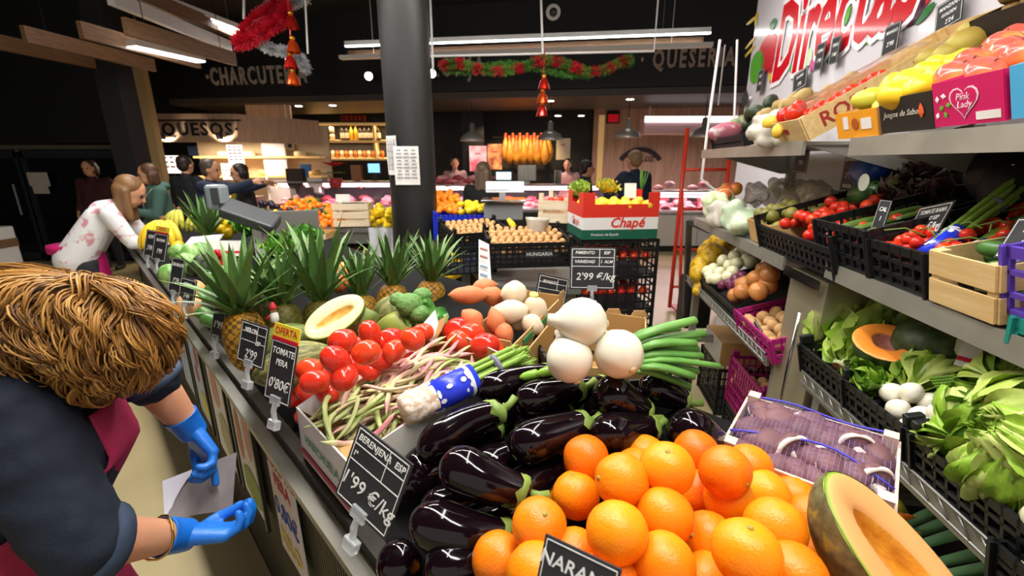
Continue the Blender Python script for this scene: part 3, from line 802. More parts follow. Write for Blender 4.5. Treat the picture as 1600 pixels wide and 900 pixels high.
# beans
M_bean = mat('borlotti_pod', '#c9c98c', .5, col2='#c97f86', scale=26, stretch=(.35, 1, 1), lo=.42, hi=.58, rnd=.12, hue=.015)
M_beang = mat('green_pod', '#9db45e', .5, col2='#c3c98a', scale=22, stretch=(.35, 1, 1), lo=.4, hi=.6, rnd=.1)
M_beanp = mat('pink_pod', '#cf8f92', .5, col2='#d9c9a0', scale=20, stretch=(.35, 1, 1), lo=.45, hi=.62, rnd=.1)
PODS = []
for k in range(9):
    L = .13 + .025 * (k % 3); bd = (.02, -.03, .045)[k % 3]; mb = MB(); S = [i / 12 for i in range(13)]
    mb.tube([V(((s - .5) * L, bd * math.sin(PI * s), .006 * math.sin(PI * 2 * s + k))) for s in S],
            [max(.0008, .0062 * min(1, s * 6, (1 - s) * 9) ** .6 * (1 + .1 * math.sin(s * 38 + k))) for s in S], 8, flat=.62)
    PODS.append([('pod', mb.mesh((M_bean, M_beang, M_beanp)[k // 3]), None)])
def bean_at(t, n, h, ang, tilt, k):
    p = stall(t, n, deck(n) + h); x = (SN * math.cos(ang) + ST * math.sin(ang)); x = (x + V((0, 0, .25 * math.cos(ang) + tilt))).normalized()
    z = V((0, 0, 1)); y = z.cross(x).normalized(); z = x.cross(y)
    M = axes(x, y, z, p) @ Matrix.Rotation(RND.uniform(-.8, .8), 4, 'X')
    spawn('bean_pod', PODS[k], M, 'slender green and pink streaked bean pod lying in the bean carton', 'bean', 'bean pods in the carton')
for i in range(190):
    lay = i / 190
    t = RND.uniform(.015, .205); n = RND.uniform(.09, .325)
    h = .035 + lay * .075 + .035 * (1 - abs(t - .11) / .11) * lay
    bean_at(t, n, h, RND.gauss(.0, .35), RND.gauss(0, .07), RND.choice([0, 1, 2, 0, 1, 2, 3, 4, 5, 6, 7, 8]))
for i in range(10):
    bean_at(RND.uniform(.03, .2), .06, .12 + RND.uniform(0, .02), RND.gauss(.3, .7), RND.gauss(0, .15), RND.randrange(9))

# asparagus bundle in a blue wrapper, lying across beans and aubergines
M_asp = mat('asparagus', '#86a83e', .45, col2='#6f9236', scale=30, stretch=(1, 1, .2), rnd=.1)
M_wrapb = mat('blue_wrapper', '#2233c9', .3, col2='#2a3ed4', scale=6); M_wrapw = mat('white_print', '#e9e9f2', .5)
M_papw = mat('bundle_paper', '#c9ac8e', .7, col2='#e6d9cc', scale=90, lo=.45, hi=.55, bump=.6, bscale=60)
def asparagus(tail, tip, label, nsp=14, R=.032, wrap=(.14, .40), paper=(.0, .16), seed=1, lay=(0, 0, 1), band=True):
    tail, tip = V(tail), V(tip); L = (tip - tail).length; z = (tip - tail).normalized(); fr = frame(z, lay); rn = random.Random(seed)
    M = TRS(tail, fr); th = thing('asparagus_bundle', label, 'asparagus', group='asparagus bundles', M=M)
    for i in range(nsp):
        q = math.sqrt((i + .5) / nsp) * R * .85; a = i * 2.4; sp = 1 + .3 * rn.random()
        p0 = V((q * math.cos(a), q * math.sin(a), .01)); l = L * (.86 + .16 * rn.random())
        p1 = V((q * math.cos(a) * sp, q * math.sin(a) * sp, l)); r = .0058 + .0015 * rn.random()
        mb = MB(); S = (0, .5, .74, .8, .84, .88, .92, .96, 1.0); W = (1, 1, .95, 1.15, 1.0, 1.12, .9, .75, .15)
        mb.tube([p0.lerp(p1, s) for s in S], [r * w for w in W], 8)
        sp_ = part('spear', mb, M_asp, th, sm=1, w=0)
        mb = MB()
        for k in range(7):
            s = .7 + .042 * k; c = p0.lerp(p1, s); aa = k * 2.2 + i; d = V((math.cos(aa), math.sin(aa), 0)); e = V((-d.y, d.x, 0))
            mb.add([c + d * r * .9 + e * r * .5, c + d * r * .9 - e * r * .5, c + d * r * 1.35 + V((0, 0, .009)), c + d * r * .6 + V((0, 0, .012))], [[0, 1, 2], [0, 2, 3], [1, 3, 2]])
        part('bract', mb, M_asp, sp_, w=0)
    if wrap:
        mb = MB(); mb.lathe([(R * 1.06, L * wrap[0]), (R * 1.12, L * (wrap[0] + wrap[1]) / 2), (R * 1.08, L * wrap[1])], 22, rad=lambda a, i: 1 + .03 * math.sin(4 * a + i)); w_ = part('wrapper', mb, M_wrapb, th, sm=1, w=0)
        rn2 = random.Random(seed + 5); mb = MB()
        for k in range(26):
            a = rn2.uniform(0, 6.28); zz = L * rn2.uniform(wrap[0] + .03, wrap[1] - .04); d = V((math.cos(a), math.sin(a), 0)); e = V((-d.y, d.x, 0)); c = d * R * 1.15 + V((0, 0, zz)); sx = rn2.uniform(.004, .012); sz = rn2.uniform(.003, .008)
            mb.add([c + e * sx * math.cos(g) + V((0, 0, sz * math.sin(g))) for g in (0, 1.05, 2.1, 3.14, 4.2, 5.2)], [list(range(6))])
        part('white_print', mb, M_wrapw, w_, w=0)
        mb = MB(); mb.lathe([(R * 1.135, L * (wrap[1] - .06)), (R * 1.12, L * (wrap[1] - .035))], 22); part('pale_band', mb, M_wrapw, w_, sm=1, w=0)
    if paper:
        mb = MB(); mb.lathe([(R * .9, L * paper[0] - .005), (R * 1.02, L * paper[0] + .004), (R * 1.12, L * (paper[0] + paper[1]) * .3), (R * 1.1, L * (paper[0] + paper[1]) * .6), (R * 1.13, L * paper[1])], 30, rad=lambda a, i: 1 + .05 * math.sin(7 * a + i * 1.3) + .03 * math.sin(13 * a + i * 2)); part('paper_foot', mb, M_papw, th, sm=1, w=0)
    if band:
        mb = MB(); mb.lathe([(R * 1.0, L * .66), (R * 1.06, L * .675), (R * 1.0, L * .69)], 20); part('rubber_band', mb, mat('band_grey', '#6f6a80', .6), th, sm=1, w=0)
    return th
asparagus(at(632, 642, .93), at(832, 548, 1.09), 'asparagus bundle in a blue printed wrapper lying on the beans', wrap=(.16, .50), paper=(.0, .2))

# plum tomatoes
M_tom = mat('tomato_skin', '#d2331c', .18, col2='#de4524', scale=6, rnd=.08, hue=.004)
TOM = [[('fruit', smoothball(.0265, 1.22 + .05 * k, .05, .04, k + 3, 18, 12).mesh(M_tom), None)] for k in range(3)]
M_stemg = mat('tomato_stem', '#5d7a2a', .6)
TML = [(535, 533, 42), (578, 520, 38), (525, 563, 46), (572, 551, 44), (616, 548, 38), (611, 528, 36), (645, 530, 40), (538, 590, 46), (575, 577, 38), (483, 578, 40), (492, 597, 42), (593, 562, 38), (463, 600, 34), (608, 570, 34),
        (512, 612, 40), (462, 620, 34), (553, 541, 36), (594, 535, 36), (632, 552, 34), (505, 582, 38), (556, 568, 38), (497, 560, 34), (660, 520, 34), (452, 608, 30), (480, 612, 36), (520, 600, 36), (627, 562, 30), (590, 520, 30), (630, 520, 30)]
ol = rowlab(TML, (530, 548, 566, 586, 604), 'plum tomato, %s in the %s row by the bean carton')
for k, (px, py, d) in enumerate(TML):
    p = at(px, py, .0585 * FPX / d * (1.0 if k < 20 else 1.03)); ORP.append(p); spawn('tomato', TOM[k % 3], TRS(p, frame((RND.uniform(-1, 1), RND.uniform(-1, .4), RND.uniform(-.3, .5)))), ol[k], 'tomato', 'plum tomatoes on the stall')
for i in range(8):
    for j in range(4):
        p = stall(.31 + .055 * (i % 5) * .6 + .03 * j, .06 + .06 * i, deck(.06 * i) + .035 + .035 * (j % 2))
        if any((p - q_).length < .05 for q_ in ORP): continue
        ORP.append(p)
        spawn('tomato', TOM[(i + j) % 3], TRS(p, rrot()), 'plum tomato half hidden under the heap behind the bean carton', 'tomato', 'plum tomatoes on the stall')
for k, (px, py, d, Z) in enumerate([(713, 515, 38, 1.25), (757, 540, 44, 1.17), (735, 522, 36, 1.24), (770, 545, 40, 1.2), (720, 535, 38, 1.22)]):
    spawn('tomato', TOM[k % 3], TRS(at(px, py, Z), rrot(), 1.25), 'large red tomato between the bean carton and the sweet potatoes', 'tomato', 'large tomatoes by the sweet potatoes')

# sweet potatoes and pale roots in their carton
M_sweet = mat('sweet_potato', '#c9784a', .6, col2='#c9764a', scale=16, bump=.3, bscale=40, rnd=.06)
M_pale = mat('pale_root', '#e0d0b8', .4, col2='#d8c2a2', scale=8, rnd=.03)
def tuber(name, c, L, R, direction, m_, label, cat, group, seed, tips=.25):
    x = V(direction).normalized(); fr = frame(x); mb = MB(); S = [i / 12 for i in range(13)]
    mb.lathe([(max(.0005, R * (math.sin(PI * min(1, max(0, s))) ** (.55 + tips)) * (1 + .08 * noise.noise(V((s * 4, seed * 2.3, 0))))), (s - .5) * L) for s in S], 16, rad=lambda a, i: 1 + .06 * math.sin(2 * a + i * .4 + seed) + .03 * math.sin(5 * a + i))
    th = thing(name, label, cat, group=group, M=TRS(c, fr)); part('root_body', mb, m_, th, sm=1, w=0)
    mb = MB(); mb.tube([V((0, 0, L * .48)), V((0, .001, L * .53))], [.004, .001], 6); part('root_tip', mb, M_root, th, sm=1, w=0)
SPL = 'knobbly orange sweet potato '
for k, (px, py, Z, L, R, d, lb) in enumerate([(732, 461, 1.36, .125, .030, (1, .1, -.03), 'at the left top of the heap'), (770, 463, 1.40, .10, .030, (.6, .5, -.5), 'touching the pale roots'), (738, 500, 1.30, .085, .032, (.6, -.3, -.5), 'low at the left of the carton'),
        (775, 504, 1.27, .095, .027, (.25, -.3, -.9), 'standing in front beside the carton corner'), (787, 520, 1.26, .08, .026, (.5, -.3, -.7), 'half hidden under the pale roots'), (757, 448, 1.46, .09, .028, (1, .3, .1), 'at the very back of the heap')]):
    tuber('sweet_potato', at(px, py, Z), L, R, d, M_sweet, SPL + lb, 'sweet potato', 'sweet potatoes', k)
for k, (px, py, Z, L, R, d, lb) in enumerate([(803, 458, 1.36, .085, .038, (1, .3, .1), 'round one highest in the carton'), (795, 488, 1.30, .12, .034, (1, .1, .12), 'long one lying level in front'), (838, 484, 1.34, .10, .034, (.5, .3, -.9), 'with a yellow cut end'), (832, 508, 1.30, .08, .03, (.6, .2, -.6), 'low in the corner of the carton'), (818, 500, 1.34, .1, .032, (.8, .4, .2), 'under the others')]):
    tuber('pale_root', at(px, py, Z), L, R, d, M_pale, 'pale cream root, ' + lb, 'root vegetable', 'pale roots', k + 20, .0)
mb = MB(); c_ = at(834, 463, 1.33); mb.lathe([(.013, 0), (.014, .008), (.006, .010), (0, .009)], 12, TRS(c_, frame((.1, -.3, 1)))); tag(part('cut_stem', mb, mat('cut_stem', '#d9cf6a', .6), None, sm=1), 'small yellow cut stem end on the pale roots', 'vegetable stub')
z1, z2 = 1.20, 1.30
P0, P1, P2 = at(722, 528, 1.25), at(797, 545, 1.17), at(880, 462, 1.42)
P3 = P0 + (P2 - P1)
sc_ = carton('root_carton', [P0, P1, P2, P3], .13, [M_kraft, M_kraftin], 'kraft carton with green print holding sweet potatoes and pale roots')
dv = (P2 - P1).normalized(); upv = V((0, 0, 1)); nn = dv.cross(upv).normalized()
for s in (.2, .52):
    q = P1.lerp(P2, s) - V((0, 0, .018)) + nn * .003
    if (nn.dot(V((0, 0, 1.6)) - q)) < 0: q -= nn * .006
    mb = MB(); mb.bar(q, q + dv * .055, .002, .018, nn.cross(dv)); part('green_print', mb, M_pgr, sc_)
for (p, d1, d2) in ((P2, -dv, V((0, 0, -1))), (P1, (P0 - P1).normalized(), V((0, 0, -1)))):
    mb = MB(); mb.prism([p + V((0, 0, .02)), p + d1 * .035 + V((0, 0, .02)), p + d1 * .035 - V((0, 0, .03)), p - V((0, 0, .03))], (.003, .003, 0)); part('corner_post', mb, M_kraft, sc_)
# second carton under the spring onions
Q0, Q1, Q2 = at(806, 585, 1.1), at(1000, 565, 1.13), at(1003, 500, 1.32)
Q3 = Q0 + (Q2 - Q1)
oc_ = carton('onion_carton', [at(800, 575, 1.12), at(1010, 575, 1.1), at(1010, 497, 1.26), at(880, 478, 1.32)], .16, [M_kraft, M_kraftin], 'brown carton open at the back behind the spring onions')
for px, py, Z in ((985, 495, 1.27), (945, 492, 1.285)):
    p = at(px, py, Z); mb = MB(); mb.prism([p, p + V((.05, 0, 0)), p + V((.04, 0, .018)), p + V((.01, 0, .018))], (0, .003, 0)); part('top_tab', mb, M_kraft, oc_)
# ------------------------------------------------------------------ leaves, heads, crates: shared builders
def leaf_mesh(L, W, mats, curl=.3, cup=.25, ruff=.0, freq=9., tip=.7, rib=.12, nu=6, nv=8, seed=0, fold=0.):
    """leaf from the origin along +y, upper side +z; mats = [blade, rib]"""
    mb = MB(); us = [-1 + 2 * i / nu for i in range(nu + 1)]; vs = []; o = seed * 7.3
    if rib: us = [-1, -.6, -rib, rib, .6, 1] if nu <= 6 else [-1, -.8, -.55, -.3, -rib, rib, .3, .55, .8, 1]
    n = len(us)
    for j in range(nv + 1):
        v = j / nv; w = W * (max(.0, math.sin(PI * (v * .93 + .035) ** tip)) ** .75) * (1 + .04 * math.sin(v * 21 + o))
        for u in us:
            e = abs(u) ** 2
            z = curl * L * v * v + cup * W * u * u + fold * W * abs(u) + ruff * e * math.sin(freq * v * 2 + 3 * u + o) + ruff * .5 * e * math.sin(freq * 3.7 * v + o * 2)
            vs.append(V((u * w, L * v * (1 - .25 * abs(curl) * v), z)))
    for j in range(nv):
        for i in range(n - 1):
            mb.cur = 1 if (rib and i == n // 2 - 1 and len(mats) > 1) else 0
            mb.add([], []); a = j * n + i; mb.f.append([a, a + 1, a + n + 1, a + n]); mb.m.append(mb.cur)
    mb.v = vs
    return mb.mesh(mats, True, merge=False)

# plastic crates, moulded lattice sides
def plastic_crate(M, L, W, H, m_, label, name='plastic_crate', group='plastic crates', rows=3, pitch=.035, dip=False, low_front=None, solid=False, cat='crate'):
    th = thing(name, label, cat, group=group, M=M); t = .008
    mb = MB(); mb.box((0, W / 2, .004), (L, W, .008)); part('base', mb, m_, th, w=0)
    def side(a, b, H):
        a, b = V(a), V(b); d = (b - a); n = max(2, int(d.length / pitch)); mb = MB()
        for r in range(rows + 1):
            z = H * r / rows; hh = .022 if r == rows else .01
            mb.bar(a + V((0, 0, max(.005, z - hh / 2))), b + V((0, 0, max(.005, z - hh / 2))), hh, t, d.cross(V((0, 0, 1))))
        for i in range(n + 1):
            p = a.lerp(b, i / n); w = .022 if i in (0, n) else .007
            mb.box(p + V((0, 0, H / 2)), (w if abs(d.x) > abs(d.y) else t, t if abs(d.x) > abs(d.y) else w, H))
        if solid: mb.bar(a + V((0, 0, H / 2)), b + V((0, 0, H / 2)), H * .9, t * .5, d.cross(V((0, 0, 1))))
        part('side_panel', mb, m_, th, w=0)
    hf = low_front or H
    side((-L / 2, 0, 0), (L / 2, 0, 0), hf); side((-L / 2, W, 0), (L / 2, W, 0), H); side((-L / 2, 0, 0), (-L / 2, W, 0), H); side((L / 2, 0, 0), (L / 2, W, 0), H)
    if dip:
        for x in (-L / 2, L / 2):
            for y in (0.02, W - .02):
                mb = MB(); mb.box((x, y, H + .015), (.02, .04, .03), bev=.004); part('corner_lug', mb, m_, th, w=0)
    return th
def wood_crate(M, L, W, H, label, m_, name='wooden_crate', group='wooden crates', nsl=2, post=.022, postup=.03, gap=.25, front=True):
    th = thing(name, label, 'crate', group=group, M=M)
    for x in (-1, 1):
        for y in (0, 1):
            mb = MB(); px = x * (L / 2 - post / 2); py = post / 2 + y * (W - post)
            mb.add([V((px - post / 2, py - post / 2, 0)), V((px + post / 2, py - post / 2, 0)), V((px + post / 2, py + post / 2, 0)), V((px - post / 2, py + post / 2, 0)),
                    V((px - post / 2, py - post / 2, H + postup)), V((px + post / 2, py - post / 2, H + postup)), V((px + post / 2, py + post / 2, H + postup)), V((px - post / 2, py + post / 2, H + postup))],
                   [[3, 2, 1, 0], [4, 5, 6, 7], [0, 1, 5, 4], [1, 2, 6, 5], [2, 3, 7, 6], [3, 0, 4, 7]]); part('corner_post', mb, m_, th, w=0)
    sh = H / (nsl + gap * (nsl - 1))
    for k in range(nsl):
        z = sh / 2 + k * sh * (1 + gap)
        for y in (-.003, W + .003):
            if y < 0 and not front: continue
            mb = MB(); mb.box((0, y, z), (L, .005, sh)); part('slat', mb, m_, th, w=0)
        for x in (-1, 1):
            mb = MB(); mb.box((x * (L / 2 + .003), W / 2, z), (.005, W, sh)); part('slat', mb, m_, th, w=0)
    for k in range(4):
        mb = MB(); mb.box((0, W * (k + .5) / 4, .004), (L, W / 4 * .85, .005)); part('bottom_slat', mb, m_, th, w=0)
    return th
def open_box(M, L, W, H, mats, label, name='fruit_box', cat='carton', front_h=None, group='fruit boxes on the rack', back_h=None):
    """cardboard tray; local x along front, y back, z up; mats = [outer, inner]"""
    th = thing(name, label, cat, group=group, M=M); t = .004; fh = front_h or H; bh = back_h or H
    for nm, c, s in (('front_panel', (0, 0, fh / 2), (L, t, fh)), ('rear_panel', (0, W, bh / 2), (L, t, bh)), ('side_panel', (-L / 2, W / 2, H / 2), (t, W, H)), ('side_panel', (L / 2, W / 2, H / 2), (t, W, H)), ('base', (0, W / 2, t / 2), (L, W, t))):
        mb = MB(); mb.box(c, s); part(nm, mb, mats[0] if nm == 'front_panel' else mats[-1], th, w=0)
    return th
M_blackp = mat('black_plastic', '#17181a', .45, spec=.4); M_magp = mat('magenta_plastic', '#a3186e', .4); M_bluep = mat('blue_plastic', '#1f35c4', .35); M_purp = mat('purple_plastic', '#5a3fa8', .4); M_greenp = mat('teal_plastic', '#1d7f74', .4)
M_crwood = mat('crate_wood', '#d9bd86', .65, col2='#c9a86e', scale=7, stretch=(1, 8, 8), bump=.1)
M_crwoodp = mat('crate_wood_pale', '#e6d6bc', .65, col2='#d9c4a2', scale=7, stretch=(1, 8, 8))

def half_fruit(name, c, longax, normal, a, b, depth, rind, flesh, cav, label, cat, cavity=(.5, .5, .035), group=None, rindedge=None, lump=.0):
    """half fruit: cut face (semi axes a along longax, b across) looking along normal; hollow in the middle"""
    n = V(normal).normalized(); x = V(longax); x = (x - n * x.dot(n)).normalized(); y = n.cross(x)
    th = thing(name, label, cat, group=group, M=axes(x, y, n, c)); seg = 36
    mb = MB(); mb.lathe([(math.cos(t * PI / 2) if t < 1 else 0, -math.sin(t * PI / 2)) for t in [1 - i / 10 for i in range(11)]], seg, Matrix.Diagonal((a, b, depth, 1)), rad=lambda g, i: 1 + lump * math.sin(9 * g) * (i / 10 if i < 10 else .6), cap=False)
    part('rind', mb, rind, th, sm=1, w=0)
    ca, cb, cd = cavity; prof = [(1.0, -.002), (.97, .001), (.9, .002), (ca * 1.1, .002), (ca * .98, -.003), (ca * .85, -cd * .45), (ca * .6, -cd * .8), (ca * .3, -cd), (0, -cd * .95)]
    mb = MB(); vs = []; n_ = len(prof)
    for i, (r, z) in enumerate(prof):
        for k in range(seg):
            g = 2 * PI * k / seg; q = r * (1 + (.08 * math.sin(3 * g + i) if i > 3 else 0)); sq = 1 if i < 3 else 1 - (1 - cb / ca) * min(1, (i - 2) / 2)
            vs.append(V((q * a * math.cos(g), q * b * math.sin(g) * sq, z)))
    fs = []; ms = []
    for i in range(n_ - 1):
        for k in range(seg): fs.append([i * seg + k, i * seg + (k + 1) % seg, (i + 1) * seg + (k + 1) % seg, (i + 1) * seg + k]); ms.append(1 if i >= 4 else (2 if i == 0 and rindedge else 0))
    mb.v = vs; mb.f = fs; mb.m = ms; part('flesh', mb, [flesh, cav] + ([rindedge] if rindedge else []), th, sm=1, w=0)
    return th

# lettuce
M_let = mat('lettuce_green', '#7fa62c', .5, col2='#93b83c', scale=12, rnd=.08, bump=.5, bscale=50, sss=.0)
M_letd = mat('lettuce_deep', '#567f20', .5, col2='#6f9a2c', scale=12, rnd=.1, bump=.5, bscale=50)
M_letp = mat('lettuce_pale', '#a9c050', .5, col2='#c2d27a', scale=10, rnd=.05, bump=.4, bscale=40)
M_rib = mat('lettuce_rib', '#cdd8a0', .45)
M_cutbase = mat('cut_base', '#a86b3a', .7)
ROM = [leaf_mesh(.26, .066, [m_, M_rib], .16, .35, .012, 11, .62, .14, 8, 14, k) for k, m_ in enumerate((M_letp, M_let, M_letp, M_let))]
def romaine(base, direction, label, n=11, up=(0, 0, 1), s=1., seed=0):
    d = V(direction).normalized(); fr = frame(d, up); th = thing('romaine_lettuce', label, 'lettuce', group='romaine lettuces', M=TRS(base, fr)); rn = random.Random(seed)
    mb = MB(); mb.lathe([(.016, -.008), (.021, .0), (.026, .04), (.016, .1), (0, .13)], 12); part('heart', mb, M_rib, th, sm=1, w=0)
    mb = MB(); mb.lathe([(.016, -.010), (0, -.0105)], 12); part('cut_base', mb, M_cutbase, th, w=0)
    for k in range(n):
        a = k * 2.4 + rn.uniform(-.2, .2); inner = k / n; tilt = .06 + .2 * (1 - inner)
        # leaf local y -> crate z axis, local z -> outward negative
        R_ = Matrix.Rotation(a, 4, 'Z') @ Matrix.Translation((0, .012, .0)) @ Matrix.Rotation(PI / 2 - tilt, 4, 'X') @ Matrix.Rotation(PI, 4, 'Y') 
        obj('leaf', ROM[0 if k < 4 else (k % 3 if k % 3 else 3)], th, R_ @ Matrix.Scale(s * rn.uniform(.85, 1.05), 4))
    return th
def head_lettuce(c, R, axis, label, m1=M_letp, m2=M_let, n=9, seed=0, name='round_lettuce', group='round lettuces', cut=True, ruff=.10):
    """axis points out of the cut base"""
    fr = frame(V(axis)); th = thing(name, label, 'lettuce', group=group, M=TRS(c, fr)); rn = random.Random(seed)
    mb = MB(); mb.ball((0, 0, 0), R * .86, 24, 18, fn=lambda d: 1 + .10 * noise.noise(d * 4 + V((seed, 0, 0))) + .05 * noise.noise(d * 9)); part('heart', mb, m2, th, sm=1, w=0)
    if cut:
        mb = MB(); mb.lathe([(R * .17, R * .96), (R * .16, R * 1.03), (R * .1, R * 1.02), (0, R * 1.01)], 14); part('cut_base', mb, M_cutbase, th, sm=1, w=0)
    for k in range(n):
        a0 = k * 2 * PI / n * 1.0 + (k % 2) * .35; span = 1.15; ro = R * (.95 + .05 * (k % 3)); ph = rn.uniform(0, 6)
        mb = MB(); nu, nv = 13, 13
        for j in range(nv + 1):
            v = j / nv; th_ = .18 + v * 2.55
            for i in range(nu + 1):
                u = -1 + 2 * i / nu; a = a0 + u * span * (.35 + .65 * math.sin(min(1, v * 1.3) * PI / 2)) * .6
                e = max(abs(u), v ** 2); r = ro * (1 + ruff * e ** 3 * (1 + .8 * math.sin(11 * u + 13 * v + ph)) + .03 * math.cos(u * 12) + .035 * noise.noise(V((u * 4, v * 5, ph))))
                mb.v.append(V((r * math.sin(th_) * math.cos(a), r * math.sin(th_) * math.sin(a), r * math.cos(th_))))
        for j in range(nv):
            for i in range(nu):
                p = j * (nu + 1) + i; mb.f.append([p, p + 1, p + nu + 2, p + nu + 1]); mb.m.append(1 if (i == nu // 2 and j < 6) else 0)
        o = obj('leaf', mb.mesh([m2 if k % 2 else m1, M_rib], True, merge=False), th)
    return th
def ruffled_heap(c, rad, n, mats, label, name, cat, seed=0, L=.12, W=.06, up=(0, 0, 1), group=None, ruff=.02):
    """loose-leaf head: many frilly leaves radiating from the base"""
    rn = random.Random(seed); th = thing(name, label, cat, group=group, M=TRS(c, frame(V(up))))
    LV = [leaf_mesh(L, W, [m_, m_], .25, .2, ruff, 9, .45, .08, 8, 8, seed + i) for i, m_ in enumerate(mats)]
    for k in range(n):
        a = k * 2.4; el = 1.45 * math.sqrt((k + .5) / n)
        R_ = Matrix.Rotation(a, 4, 'Z') @ Matrix.Rotation(PI / 2 - el * .95, 4, 'X') 
        obj('leaf', LV[k % len(LV)], th, Matrix.Translation((0, 0, 0)) @ R_ @ TRS((0, rad * .15, 0), (0, rn.uniform(-.5, .5), 0), rn.uniform(.8, 1.15)))
    return th

# simple round fruit
def fruit_kind(name, m_, r, squash=1., dim=.06, wob=.04, stem=None, seg=14, rings=10, n=2, point=0.):
    out = []
    for k in range(n):
        ps = [('fruit', smoothball(r, squash, dim, wob, k + r * 100, seg, rings, point).mesh(m_), None)]
        if stem:
            mb = MB(); mb.tube([V((0, 0, r * squash * .9)), V((.001, 0, r * squash * .97)), V((.003, 0, r * squash * 1.05))], r * .05, 6); ps.append(('stem', mb.mesh(stem), None))
        out.append(ps)
    return out
M_apple = mat('apple_pink', '#d9584a', .22, col2='#e9c04a', scale=5, lo=.45, hi=.7, rnd=.05, coat=.2)
M_mango = mat('mango_yellow', '#f0bf1c', .32, col2='#e9c83a', scale=5, rnd=.05)
M_kiwi = mat('kiwi_brown', '#8a6a3a', .8, col2='#9a7a48', scale=20, bump=.4, bscale=150, rnd=.06)
M_twig = mat('twig', '#6a4a28', .8)
M_lemon = mat('lemon', '#f2d21c', .35, bump=.2, bscale=150, col2='#e9c414', scale=6, rnd=.05)
M_mand = mat('mandarin', '#f58a10', .35, bump=.2, bscale=150, rnd=.06, hue=.01)
M_cherry = mat('cherry_tomato', '#d2361c', .18, rnd=.06, hue=.004)
M_oniony = mat('onion_brown', '#c9894a', .35, col2='#b5723a', scale=8, stretch=(4, 4, .6), rnd=.06)
M_onionp = mat('onion_purple', '#5a1f3e', .3, col2='#7a3352', scale=8, stretch=(4, 4, .6), rnd=.1)
M_onioncream = mat('onion_cream', '#e6e0c0', .4, col2='#d6d6a4', scale=8, stretch=(4, 4, .6), rnd=.04)
M_nut = mat('walnut', '#cfa06a', .75, col2='#b98a55', scale=30, bump=.6, bscale=120, rnd=.08)
M_potato = mat('potato', '#c99f6a', .7, col2='#b98e5a', scale=16, bump=.2, bscale=80, rnd=.08)
M_peach = mat('nectarine', '#d9512e', .4, col2='#e8a03c', scale=6, rnd=.06)
APPLE = fruit_kind('apple', M_apple, .040, .92, .16, .03, M_twig, 18, 12); MANGO = fruit_kind('mango', M_mango, .038, 1.35, .03, .08)
KIWI = fruit_kind('kiwi', M_kiwi, .027, 1.35, .03, .05, M_twig); LEMON = fruit_kind('lemon', M_lemon, .028, 1.25, 0, .03, None, 12, 8, 2, .12)
MAND = fruit_kind('mandarin', M_mand, .031, .86, .06, .03, None, 12, 8); CHERRY = fruit_kind('cherry', M_cherry, .015, 1., .05, .02, M_stemg, 10, 8)
ONB = fruit_kind('onion', M_oniony, .038, .95, 0, .03, M_twig, 14, 10, 2, .15); ONP = fruit_kind('onion', M_onionp, .030, .9, 0, .03, M_twig, 12, 8, 2, .15); ONC = fruit_kind('onion', M_onioncream, .032, .95, 0, .03, M_twig, 12, 8, 2, .18)
NUT = fruit_kind('nut', M_nut, .019, 1.1, .03, .1, None, 8, 6); POT = fruit_kind('potato', M_potato, .028, 1.3, 0, .15, None, 10, 8, 3)
PEACH = fruit_kind('nectarine', M_peach, .033, .93, .1, .03, M_twig, 12, 8); AVO = fruit_kind('avocado', mat('avocado_skin', '#2e3a22', .5, bump=.5, bscale=90, rnd=.1), .033, 1.35, 0, .04, M_twig, 12, 10, 2, .1)
TOMR = fruit_kind('tomato', M_cherry, .027, .9, .08, .04, M_stemg, 12, 8)
PEARY = fruit_kind('pear', mat('pear_yellow', '#c9c23a', .4, col2='#b5b53a', scale=8, rnd=.05), .032, 1.25, .05, .03, M_twig, 12, 10, 2, .25)
def heap(kind, nm, M, L, W, z0, n, label, cat, group, lift=0., seed=0, r=.03, s=1., rowtilt=0.):
    """n pieces packed on the rectangle x in [-L/2,L/2], y in [0,W] of frame M, rising by lift towards the back"""
    rn = random.Random(seed); nx = max(1, int(L / (2 * r))); ny = max(1, int(W / (2 * r))); done = 0; lay = 0
    while done < n and lay < 4:
        for j in range(ny):
            for i in range(nx):
                if done >= n: break
                x = -L / 2 + L * (i + .5 + (.25 if (j + lay) % 2 else -.0)) / nx; y = W * (j + .5) / ny
                if abs(x) > L / 2 - r * .6: continue
                p = M @ V((x + rn.uniform(-.15, .15) * r, y + rn.uniform(-.15, .15) * r, z0 + r + lay * r * 1.5 + lift * y / max(W, .01)))
                spawn(nm, kind[rn.randrange(len(kind))], TRS(p, Euler((rn.uniform(0, 6.3), rn.uniform(0, 6.3), rn.uniform(0, 6.3))).to_matrix(), s * rn.uniform(.9, 1.08)), label, cat, group); done += 1
        lay += 1
def bagblob(name, c, s, m_, n=7, seed=0, vox=.011):
    rn = random.Random(seed); c = V(c)
    return blob(name, [('ell', c + V((rn.uniform(-.6, .6) * s[0], rn.uniform(-.6, .6) * s[1], rn.uniform(-.5, .5) * s[2])), tuple(v * rn.uniform(.4, .65) for v in s), Euler((rn.uniform(0, 3), rn.uniform(0, 3), rn.uniform(0, 3))).to_matrix()) for _ in range(n)], vox, m_, smooth=2)
def piece(kind, nm, px, py, Z, label, cat, group, s=1., rot=None, k=0):
    return spawn(nm, kind[k % len(kind)], TRS(at(px, py, Z), rot if rot is not None else rrot(), s), label, cat, group)
